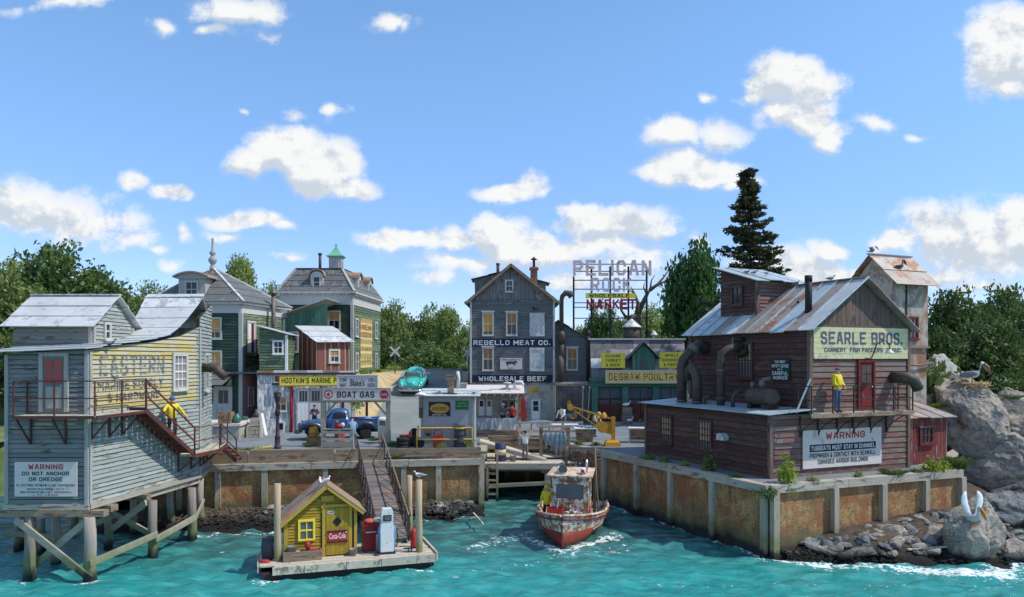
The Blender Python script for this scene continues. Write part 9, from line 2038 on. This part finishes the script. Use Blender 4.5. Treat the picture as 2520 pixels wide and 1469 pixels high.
weed('low creeping weed under the left end of the tugboat sign',on_wall(2.1,.3),.4,'leafy',m_leaf_mid,sz=.45);weed('small brown weed under the right end of the tugboat sign',on_wall(4.5,.3),.3,'leafy',m_weed,sz=.9);weed('round green weed right of the tugboat sign',on_wall(6.4,.2),.55,'grass',m_weed,sz=.75);weed('dark low weed at the foot of the red side shed',on_wall(7.7,.3),.5,'tuft',m_leaf_dark,sz=.6)
weed('wide bright yellow green plant in front of the red side shed',on_wall(8.7,.2),.72,'leafy',m_leaf_fresh,sz=.75);weed('second bright yellow green plant beside the shed corner',on_wall(9.4,.35),.5,'leafy',m_leaf_fresh,sz=.9);weed('tall bluish green weed at the right end of the sea wall',on_wall(10.3,.4),.55,'grass',m_weed,sz=1.7)
for (lb,px,py,D,s,k,m_,sz) in (('round bush on the quay edge left of the crane',1428,1092,43,.5,'tuft',m_weed,.8),('bush at the foot of the crane base',1466,1097,42.6,.5,'tuft',m_weed,.8),('weed in front of the crane base on the wall cap',1490,1108,41.2,.4,'tuft',m_weed,.7),
 ('bright green grass tuft on the left quay edge by the iron steps',592,1112,38.2,.55,'grass',m_leaf_mid,.7),('dry yellow grass tuft left of the street lamp',645,1108,38.5,.5,'grass',M('dry_grass',lin(196,180,110),var=.3),.7),('round bush beside the loading platform',590,1078,46,.55,'tuft',m_weed,1.0),
 ('weed at the foot of the grey hut, right of the red can',1085,1100,40.2,.42,'tuft',m_leaf_mid,1.0),('weed at the right corner of the grey hut',1150,1092,41,.5,'tuft',m_weed,1.0),('green tuft hanging in the plank bed',980,1122,38.0,.42,'grass',m_leaf_mid,.6),('green tuft at the end of the plank bed',1178,1120,38.9,.4,'grass',m_leaf_mid,.9),('weed by the top of the gangway',918,1084,43.5,.4,'grass',m_weed,.7),('weed under the yellow keg stand',762,1098,42,.4,'grass',m_weed,.9),('tuft between the tyres and the sign post',965,1096,42,.4,'grass',m_weed,.8),
 ('pale green shrub at the left crest of the road',932,915,66,.9,'tuft',m_leaf_fresh,.6),('dark shrub on the sandy bank below the wall advertisement',900,920,60,.8,'tuft',m_leaf_mid,1.0),('pale shrub at the crest of the road left of the teal car',965,908,68,.9,'tuft',m_leaf_fresh,.6),('shrub at the right crest of the road beside the meat store',1148,918,66,.8,'tuft',m_leaf_fresh,1.3),('green bush behind the pickup cab',878,1000,50,.7,'leafy',m_leaf_mid,1.2)):
 weed(lb,W(px,py,D),s,k,m_,'bush' if 'bush' in lb or 'shrub' in lb else 'weed',sz,'plants about the quay')
weed('large climbing bush on the pale block beside the cement tower',(23.6,42.0,5.0),2.4,'tuft',m_weed,'bush',1.9,None);weed('bush low beside the pale block',(22.2,41.6,4.4),1.6,'tuft',m_weed,'bush',1.1,None)
weed('grass tuft growing in a crack of the nest rock',(25.2,38.9,5.5),.5,'grass',m_weed,'weed',.8,'plants on the rocks');weed('grassy patch on the pale rock at the right edge',(27.6,39.3,4.9),.7,'grass',m_weed,'weed',.6,'plants on the rocks');weed('green creeper hanging down the cracked rock at the right edge',(28.3,37.9,2.4),1.1,'tuft',m_leaf_mid,'creeper',1.8,'plants on the rocks');weed('yellow flowering patch on the rock behind the side shed',(22.4,40.2,5.0),.6,'grass',m_leaf_fresh,'weed',.7,'plants on the rocks')
from mathutils.bvhtree import BVHTree
def top_at(lb,x,y):
 o=next(q for q in bpy.data.objects if q.get('label')==lb);b=BVHTree.FromPolygons([v.co for v in o.data.vertices],[tuple(p.vertices) for p in o.data.polygons])
 h=b.ray_cast(Vector((x,y,60))-o.location,Vector((0,0,-1)));return h[0].z+o.location.z if h[0] is not None else None
for q in bpy.data.objects:
 l=q.get('label','')
 if 'on the low rock' in l: q.location.z=top_at('low rounded rock at the water with a pelican on top',q.location.x,q.location.y) or q.location.z
 if 'standing on the nest' in l: q.location.z=(top_at('high steep grey rock carrying the nest',q.location.x,q.location.y) or q.location.z)+.15
NESTP=V3(NESTP.x,NESTP.y,(top_at('high steep grey rock carrying the nest',NESTP.x,NESTP.y) or NESTP.z)+.1)
ns=thing('nest','straw coloured twig nest on top of the high rock','nest',NESTP+V3(.1,0,-.15))
mb=MB()
for k in range(130):
 a=rng.uniform(0,6.28);r=rng.uniform(.2,.75);p=V3(r*math.cos(a),r*math.sin(a),rng.uniform(0,.18));b=a+1.57+rng.uniform(-.5,.5);d=V3(math.cos(b),math.sin(b),rng.uniform(-.15,.35))*rng.uniform(.2,.4);mb.tube([p-d,p+d],.016,3,cap=False)
mb.obj('twigs',m_nest,ns)
for k in range(3): mb=MB();mb.beam((-.5+.1*k,-.5-.1*k,-.05),(1.1-.2*k,-.2-.25*k,-.12),.06,.04);mb.obj('stick',m_deadwood,ns)
# ------------------------------------------------------------------ small things on the quay
def drum(label,loc,mat,r=.29,h=.88,name='oil_drum',bands=True,group=None):
 th=thing(name,label,'drum',loc,rng.uniform(0,3),group);pr=[(r*.97,0),(r,.03)]
 for t in (.33,.66): pr += [(r,h*t-.03),(r*1.05,h*t),(r,h*t+.03)]
 pr += [(r,h-.02),(r*.98,h),(r*.9,h-.02),(.03,h-.03)];MB().lathe(pr,n=16).obj('body',mat,th)
 mb=MB();mb.cyl((r*.5,0,h-.03),(r*.5,0,h+.015),.04,n=8);mb.obj('bung',m_steel,th);return th
def crate(label,loc,sx,sy,sz,rot=0,mat=None,name='crate',group=None):
 th=thing(name,label,'crate',loc,rot,group);mat=mat or m_crate;n=max(2,int(sz/.18));t=.025
 for i in range(n):
  z0,z1=sz*i/n+.008,sz*(i+1)/n-.008
  for (a,e,c,f) in ((-sx/2,sx/2,-sy/2,-sy/2+t),(-sx/2,sx/2,sy/2-t,sy/2),(-sx/2,-sx/2+t,-sy/2+t+.002,sy/2-t-.002),(sx/2-t,sx/2,-sy/2+t+.002,sy/2-t-.002)): MB().box(a,e,c,f,z0,z1).obj('slat',mat,th)
 for a in (-1,1): MB().box(a*(sx/2-.04)-.04,a*(sx/2-.04)+.04,-sy/2-.02,-sy/2-.001,0,sz).obj('corner_batten',mat,th)
 MB().box(-sx/2+t,sx/2-t,-sy/2+t,sy/2-t,sz-.06,sz-.03).obj('lid',mat,th);return th
def g(px,py,z=QZ): return WZ(px,py,z)
# street lamp
sl=thing('street_lamp','dark fluted street lamp post on the quay edge','street lamp',g(683,1104));MB().lathe([(.2,0),(.2,.12),(.15,.16),(.14,.6),(.16,.64),(.11,.7),(.085,1.5),(.075,2.35),(.11,2.4),(.09,2.45),(.12,2.55),(.17,2.75),(.2,2.9)],n=12).obj('post',M('plum_iron',lin(64,54,66),rough=.6,var=.25),sl)
MB().lathe([(.2,2.902),(.21,2.95),(.13,3.0),(.04,3.05)],n=12).obj('cap',m_dark_iron,sl)
mb=MB();mb.lathe([(.1,1.75),(.14,1.85),(.14,2.0),(.1,2.1)],n=8);mb.obj('bracket_box',m_dark_iron,sl)
# loading platform with crate, left of the pink wall
lp=thing('loading_platform','cream concrete loading platform in front of the porch doors','platform',V3(-18.6,45.2,QZ),R(6));MB().box(0,2.55,0,3.2,0,.82).obj('base',m_stucco,lp);MB().box(-.08,2.65,-.1,3.2,.822,.96).obj('slab',m_oldwhite,lp)
crate('brown plank crate standing on the loading platform',V3(-16.95,45.8,QZ+.98),.75,.6,.66);
o=thing('glass_jar','round green glass jar on the loading platform','jar',V3(-16.35,45.9,QZ+.98));MB().lathe([(.16,0),(.26,.12),(.27,.25),(.18,.42),(.1,.5),(.1,.56)],n=14).obj('glass',glass('green_glass',(.05,.14,.10),.08),o)
drum('dark green gas cylinder beside the pink wall',g(601,1072),m_greenbarrel,.22,1.2,'gas_cylinder');
crate('upper crate of the light plank stack at the pink wall',g(627,1076)+V3(.05,.1,.68),.62,.5,.5,.1,m_deck);crate('lower wide crate of the light plank stack at the pink wall',g(627,1076),.85,.6,.66,.05,m_deck)
bt=thing('brown_bottle','dark brown jug on the light plank crates','jug',g(627,1076)+V3(.05,.1,1.2));MB().lathe([(.16,0),(.17,.2),(.06,.36),(.05,.5)],n=12).obj('jug',m_darkpipe,bt)
bb=thing('leaning_board','white board leaning beside the plank crates','board',g(655,1071));mb=MB();mb.beam((0,0,0),(-.35,.25,1.35),.2,.04);mb.obj('board',m_white,bb)
bn=thing('white_bench','pale slab bench behind the plank crates','bench',g(612,1066));MB().box(-.1,.75,0,.3,.82,.92).obj('seat',m_oldwhite,bn);MB().box(0,.1,.05,.25,0,.82).obj('leg',m_dark_iron,bn);MB().box(.55,.65,.05,.25,0,.82).obj('leg',m_dark_iron,bn)
d=drum('red drum with a white label at the garage wall',g(656,1063),m_redpaint,.3,.92);mb=MB();mb.lathe([(.312,.3),(.312,.62)],n=16);mb.obj('label',m_oldwhite,d)
c=thing('teal_cabinet','pale teal cabinet behind the street lamp','cabinet',g(676,1060));MB().box(-.3,.3,0,.4,0,.95).obj('body',M('pale_teal_paint',lin(150,190,184),wear=lin(190,190,180),wear_amt=.3),c);MB().box(-.25,.25,-.02,-.001,.1,.85).obj('door',M('pale_teal_paint',(.3,.5,.48)),c)
drum('dark red barrel under the red garage pipe',g(703,1060),m_redpaint,.28,.95);
dr2=drum('charcoal drum leaning beside the garage doors',g(716,1062),m_darkbarrel,.3,.9);dr2.rotation_euler=(0,R(6),0)
ck=thing('oil_can_rack','small white oil can rack in front of the garage wall','rack',g(693,1064));MB().box(-.2,.2,-.1,.1,0,.7).obj('frame',m_white,ck);MB().box(-.12,.12,-.13,-.101,.2,.6).obj('dark_panel',m_black,ck)
ks=thing('keg_stand','dark wooden stand at the left of the white slat fence','stand',g(775,1098,QZ));MB().box(-.42,.42,-.25,.25,.5,.56).obj('top',m_crate,ks)
for x in (-.38,.38):
 for y in (-.2,.2): MB().box(x-.03,x+.03,y-.03,y+.03,0,.5).obj('leg',m_brownbeam,ks)
MB().box(-.36,.36,-.2,.18,.06,.48).obj('shelf_box',m_crate,ks)
kg=thing('yellow_keg','ochre yellow keg on the wooden stand','keg',g(775,1098)+V3(-.08,0,.56));MB().lathe([(.2,0),(.24,.12),(.24,.34),(.2,.46),(.22,.48),(.05,.47)],n=14).obj('body',m_crane,kg);MB().lathe([(.245,.14),(.245,.18)],n=14).obj('hoop',m_steel,kg)
# white slat fence under the fuel sign
sf=thing('slat_fence','pale green grey slat fence left of the gangway head','fence',V3(-10.1,41.3,QZ));
for i,z in enumerate((.05,.42,.78)): MB().box(-.05,1.62,-.05,-.0,z,z+(.32 if i==0 else .13)).obj('slat',m_brace,sf)
for x in (.0,.82,1.5): MB().box(x,x+.12,.003,.1,0,.98).obj('post',m_brace,sf)
MB().box(-.03,1.6,-.02,.14,.985,1.05).obj('top_rail',m_brace,sf)
cp=thing('compressor','small red and grey compressor on the slat fence rail','machine',V3(-9.3,41.4,QZ+1.05));mb=MB();mb.cyl((-.2,0,.13),(.2,0,.13),.12,n=12);mb.obj('tank',m_redpaint,cp);mb=MB();mb.lathe([(.1,.24),(.11,.36),(.06,.44)],(-.1,0,0),10);mb.obj('motor',m_galv,cp);mb=MB();mb.ball((.22,0,.2),.12,n=8,m=6);mb.obj('float_ball',m_whitewall,cp);MB().box(-.25,.25,-.08,.08,0,.03).obj('skid',m_steel,cp)
rd=drum('dark red drum behind the slat fence',V3(-9.35,41.9,QZ),m_redpaint,.28,.85)
gp=thing('white_pump','tall white rounded fuel pump behind the right sign post','fuel pump',V3(-7.35,44.0,QZ));pf=lambda w,z,d_=.22: sering(0,0,z,w,d_,4,16);MB().loft([pf(.28,.1),pf(.28,1.3),pf(.26,1.4),pf(.18,1.46,.14)]).obj('body',m_white,gp,fix=True);MB().box(-.32,.32,-.26,.26,0,.1).obj('plinth',m_stucco,gp);MB().box(-.18,.18,-.24,-.215,1.0,1.28).obj('dial',m_pane_grey,gp);mb=MB();mb.tube([(.29,0,1.0),(.42,-.05,.6),(.3,-.05,.3)],.025,6);mb.obj('hose',m_rubber,gp)
wd=thing('plank_pallet','low yellowish plank pallet at the foot of the white pump','pallet',V3(-7.0,43.4,QZ))
for i in range(4): MB().box(-.5,.5,i*.14,i*.14+.11,.08,.12).obj('slat',m_crate,wd)
for x in (-.4,.4): MB().box(x-.05,x+.05,0,.53,0,.078).obj('bearer',m_crate,wd)
# tyres, pipes and cans before the grey hut
def tyre(parent,z,r=.34): mb=MB();mb.lathe([(r*.55,z),(r*.9,z-.0),(r,z+.05),(r,z+.14),(r*.9,z+.19),(r*.55,z+.19),(r*.5,z+.1)],n=20);mb.obj('tyre',m_rubber,parent)
for i,lb in enumerate(('lowest tyre of the stack left of the grey hut','middle tyre of the stack left of the grey hut','top tyre of the stack left of the grey hut')):
 t=thing('tyre','black ' + lb,'tyre',V3(-5.85+.02*i,41.2,QZ+i*.2),0,'tyres stacked by the grey hut');tyre(t,0,.36);mb=MB();mb.lathe([(.31,-.0+.075),(.335,.085),(.31,.115)],n=18);mb.obj('bead',m_steel,t)
sm=thing('steering_gear','red painted part lying on the tyre stack','machine part',V3(-5.7,41.2,QZ+.62));mb=MB();mb.tube([(-.3,0,.05),(.3,0,.08)],.06,8);mb.obj('shaft',m_redpaint,sm);mb=MB();mb.box(.2,.34,-.08,.08,0,.3);mb.obj('housing',m_redpaint,sm)
sk=thing('coal_heap','black sack heap behind the tyre stack','sacks',V3(-5.45,42.3,QZ));mb=MB();mb.ball((0,0,.3),.42,.35,.4,12,8);mb.obj('sack',m_darkcloth,sk);mb=MB();mb.ball((.1,0,.75),.24,.2,.25,10,6);mb.obj('sack',m_black,sk);mb=MB();mb.beam((.3,-.36,.0),(.34,-.3,1.15),.1,.05);mb.obj('board',m_oldwhite,sk)
pr=thing('pipe_rail','yellow pipe guard rail in front of the grey hut','railing',V3(-5.1,41.0,QZ));mb=MB();mb.tube([(.05,0,0),(.05,0,.95),(.1,0,1.05),(.22,0,1.1),(2.9,0,1.12),(2.95,.3,1.1),(2.95,.3,0)],.045,8);mb.obj('rail',m_gasyellow,pr);mb=MB();mb.tube([(.05,0,.5),(2.95,0,.52)],.035,8);mb.obj('rail',m_gasyellow,pr)
rc=thing('red_can','red fuel can with a tall handle in front of the grey hut','can',V3(-3.95,41.3,QZ));MB().box(-.24,.24,-.15,.15,0,.72).obj('body',m_redpaint,rc);mb=MB();mb.tube([(-.2,0,.7),(-.2,0,.98),(.2,0,.98),(.2,0,.7)],.03,6);mb.obj('handle',m_darkred,rc)
db=drum('dark grey drum with a bent lid in front of the grey hut',V3(-2.75,41.25,QZ),m_darkbarrel,.33,1.15);mb=MB();mb.lathe([(.38,1.06),(.38,1.12)],n=16);mb.obj('yellow_rim',m_gasyellow,db);mb=MB();mb.beam((-.3,0,1.32),(.3,0,1.14),.55,.03);mb.obj('lid',m_darkbarrel,db)
wm=thing('wall_meter','small round tin meter on the wall of the grey hut','meter',V3(-4.5,41.55,QZ+.75));mb=MB();mb.cyl((0,-.12,.2),(0,.03,.2),.17,n=12);mb.obj('dial_case',m_galv,wm);MB().box(-.12,.12,-.1,.03,-.1,.04).obj('box',m_dark_iron,wm)
wl=thing('wheel_hub','dark wheel leaning on the yellow rail left of the grey hut','wheel',V3(-4.95,41.15,QZ));mb=MB();mb.lathe([(.12,-.07),(.27,-.07),(.3,0),(.27,.07),(.12,.07)],n=16);mb.xf(Matrix.Translation((0,0,.3)) @ Matrix.Rotation(R(78),4,'X'));mb.obj('tyre',m_rubber,wl);mb=MB();mb.lathe([(.13,-.05),(.13,.05)],n=12);mb.xf(Matrix.Translation((0,0,.3)) @ Matrix.Rotation(R(78),4,'X'));mb.obj('rim',m_galv,wl)
# sign of the small bar behind the fuel sign
D=47.0;P=lambda px,py: V3((px-CX)*D/F,0,H-(py-CY)*D/F);a,e=P(832,957),P(928,925)
bs=signboard('bar_sign','grey white sign with a script name on dark posts behind the fuel sign',(0,V3(0,D,0)),(0,0,0),X_,FRONT,a.x,e.x,a.z,e.z,m_oldwhite,[("Blake's",.5,.55,.36,m_letb,.5,.012),('FISH',.68,.28,.16,m_letbw,.14),('BAIT',.3,.28,.16,m_letbw,.14),('ICE',.68,.28,.13,m_letbw,.85),('SODA',.3,.28,.18,m_letbw,.85)],n0=.0,t=.05,frame=m_oldwhite)
for px in (823+20,902): MB().box(P(px,0).x-.07,P(px,0).x+.07,.02,.14,QZ,a.z-.06).obj('post',m_darkred,bs)
# crossing signs
for k,(px,py,D,lb) in enumerate(((972,865,63,'white crossbuck sign at the left crest of the hill road'),(1150,868,66,'white crossbuck sign half hidden by the meat store'))):
 p=W(px,py,D);b0=6.3;cs=thing('crossbuck_sign',lb,'sign',(p.x,D,b0));zc=p.z-b0;MB().box(-.05,.05,0,.1,0,zc+.4).obj('post',m_white if k else m_greycloth,cs)
 for sg in (-1,1): mb=MB();mb.beam((-.38,-.03-.03*(sg>0),zc-.38*sg),(.38,-.03-.03*(sg>0),zc+.38*sg),.025,.15,up=(0,0,1));mb.obj('blade',m_white,cs)
# fish tub, chest, crate stack, ice board
tb=thing('fish_tub','grey wooden tub heaped with pale fish near the crane','tub',V3(4.2,44.6,QZ));MB().loft([[V3(-.42,-.3,.0),V3(.42,-.3,.0),V3(.42,.3,.0),V3(-.42,.3,.0)],[V3(-.55,-.4,.75),V3(.55,-.4,.75),V3(.55,.4,.75),V3(-.55,.4,.75)]],False).obj('tub',m_brownbeam,tb)
MB().loft([[V3(-.6,-.45,.752),V3(.6,-.45,.752),V3(.6,.45,.752),V3(-.6,.45,.752)],[V3(-.6,-.45,.8),V3(.6,-.45,.8),V3(.6,.45,.8),V3(-.6,.45,.8)]],False).obj('rim',m_white,tb)
for k in range(9):
 f=thing('fish','pale fish heaped in the grey tub near the crane','fish',V3(4.2+rng.uniform(-.4,.4),44.6+rng.uniform(-.25,.25),QZ+.86),rng.uniform(0,6),'fish heaped in the tub');mb=MB();mb.ball((0,0,0),.26,.07,.07,10,6);mb.obj('body',m_fish,f);MB().prism([(.24,0),(.38,.08),(.34,0),(.38,-.08)],(0,0,0),X_,Y_,Z,-.01,.01).obj('tail',m_fish,f,fix=True)
st=thing('sorting_table','white topped fish table beside the timber railing','table',V3(3.1,46.6,QZ));MB().box(-.7,.9,-.35,.35,.78,.84).obj('top',m_white,st)
for x in (-.6,.8):
 for y in (-.28,.28): MB().box(x-.04,x+.04,y-.04,y+.04,0,.78).obj('leg',m_white,st)
ch=thing('weathered_chest','grey weathered chest with white frame left of the cannery shed','chest',V3(7.2,44.2,QZ),R(-8));MB().box(-.5,.5,-.4,.4,0,.78).obj('body',m_brownbeam,ch)
for (a_,e_,c_,f_) in ((-.52,-.44,0,.78),(.44,.52,0,.78)): MB().box(a_,e_,-.44,-.402,c_,f_).obj('frame',m_oldwhite,ch)
MB().box(-.54,.54,-.45,.44,.782,.85).obj('lid',m_oldwhite,ch);MB().box(-.42,.42,-.43,-.402,.1,.2).obj('frame',m_oldwhite,ch)
crate('lower poultry crate in front of the green post',V3(8.35,56.0,QZ+.12),.72,.6,.58,.1,m_brownbeam,'poultry_crate');crate('upper poultry crate with a white hen on it',V3(8.35,56.0,QZ+.71),.68,.56,.54,-.06,m_brownbeam,'poultry_crate')
ib=thing('painted_boat_board','long white and blue oval board standing before the meat store door','board',V3(1.85,50.5,QZ));MB().prism([(1.0*math.cos(t),.55+.2*math.sin(t)) for t in [i*math.pi/12 for i in range(24)]],(0,0,0),X_,Z,FRONT,0,.06).obj('board',m_white,ib,fix=True);lettering(ib,'FISH',worn_print('blue_lettering',lin(44,84,140),.36),(0,0,0),X_,FRONT,0,.55,1.2,.24,.062);
for x in (-.6,.6): MB().box(x-.04,x+.04,.0,.08,0,.5).obj('leg',m_brownbeam,ib)
ct=thing('zinc_trough','dark blue trough against the dark annex boards','trough',V3(3.95,56.2,QZ));MB().loft([sering(0,0,0,.5,.3,4,16),sering(0,0,.75,.62,.38,4,16),sering(0,0,.78,.6,.36,4,16),sering(0,0,.5,.5,.3,4,16)]).obj('trough',M('slate_blue_zinc',lin(72,84,104),var=.3),ct,fix=True)
bell=thing('brass_bell','brass bell shaped lantern hanging on the dark annex wall','bell',V3(4.25,57.2,4.05));MB().lathe([(.26,0),(.22,.1),(.16,.34),(.06,.42)],n=12).obj('bell',M('brass',lin(176,130,76),rough=.4,metal=.4,var=.2),bell);mb=MB();mb.beam((0,.14,.46),(0,-.02,.46),.05,.05);mb.obj('bracket',m_dark_iron,bell)
for k,(x,lb) in enumerate(((5.15,'pale pole with a white knob leaning on the dark annex, left one'),(5.55,'pale forked pole leaning on the dark annex, right one'))):
 o=thing('leaning_pole',lb,'pole',V3(x,56.9,QZ));mb=MB();mb.tube([(0,0,0),(.12+.1*k,.2,2.6)],.04,6);mb.obj('shaft',m_deck,o);mb=MB();mb.ball((.12+.1*k,.2,2.65),.09,n=8,m=6);mb.obj('knob',m_white,o)
# driftwood and flotsam on the banks
for k,(a,b_,lb) in enumerate(((WZ(2125,1345,.35),WZ(2190,1368,.2),'weathered plank lying on the rubble bank, left one'),(WZ(2330,1345,.45),WZ(2235,1352,.4),'weathered plank lying on the rubble bank below the pelican rock'),(WZ(1165,1262,.5),WZ(1190,1290,.4),'white stick on the stones beside the iron ladder'))):
 o=thing('driftwood',lb,'plank',a);mb=MB();d=b_-a;mb.beam((0,0,0),d,.13 if k<2 else .06,.05);mb.obj('plank',m_deck,o)
ty=thing('old_tyre','half buried tyre among the dark stones right of the gangway','tyre',V3(-2.7,37.2,.35));mb=MB();mb.lathe([(.2,-.1),(.34,-.1),(.38,0),(.34,.1),(.2,.1)],n=18);mb.xf(Matrix.Rotation(R(20),4,'X'));mb.obj('tyre',m_rubber,ty);mb=MB();mb.lathe([(.17,-.06),(.2,0),(.17,.06)],n=18);mb.xf(Matrix.Rotation(R(20),4,'X'));mb.obj('bead',m_dark_iron,ty)
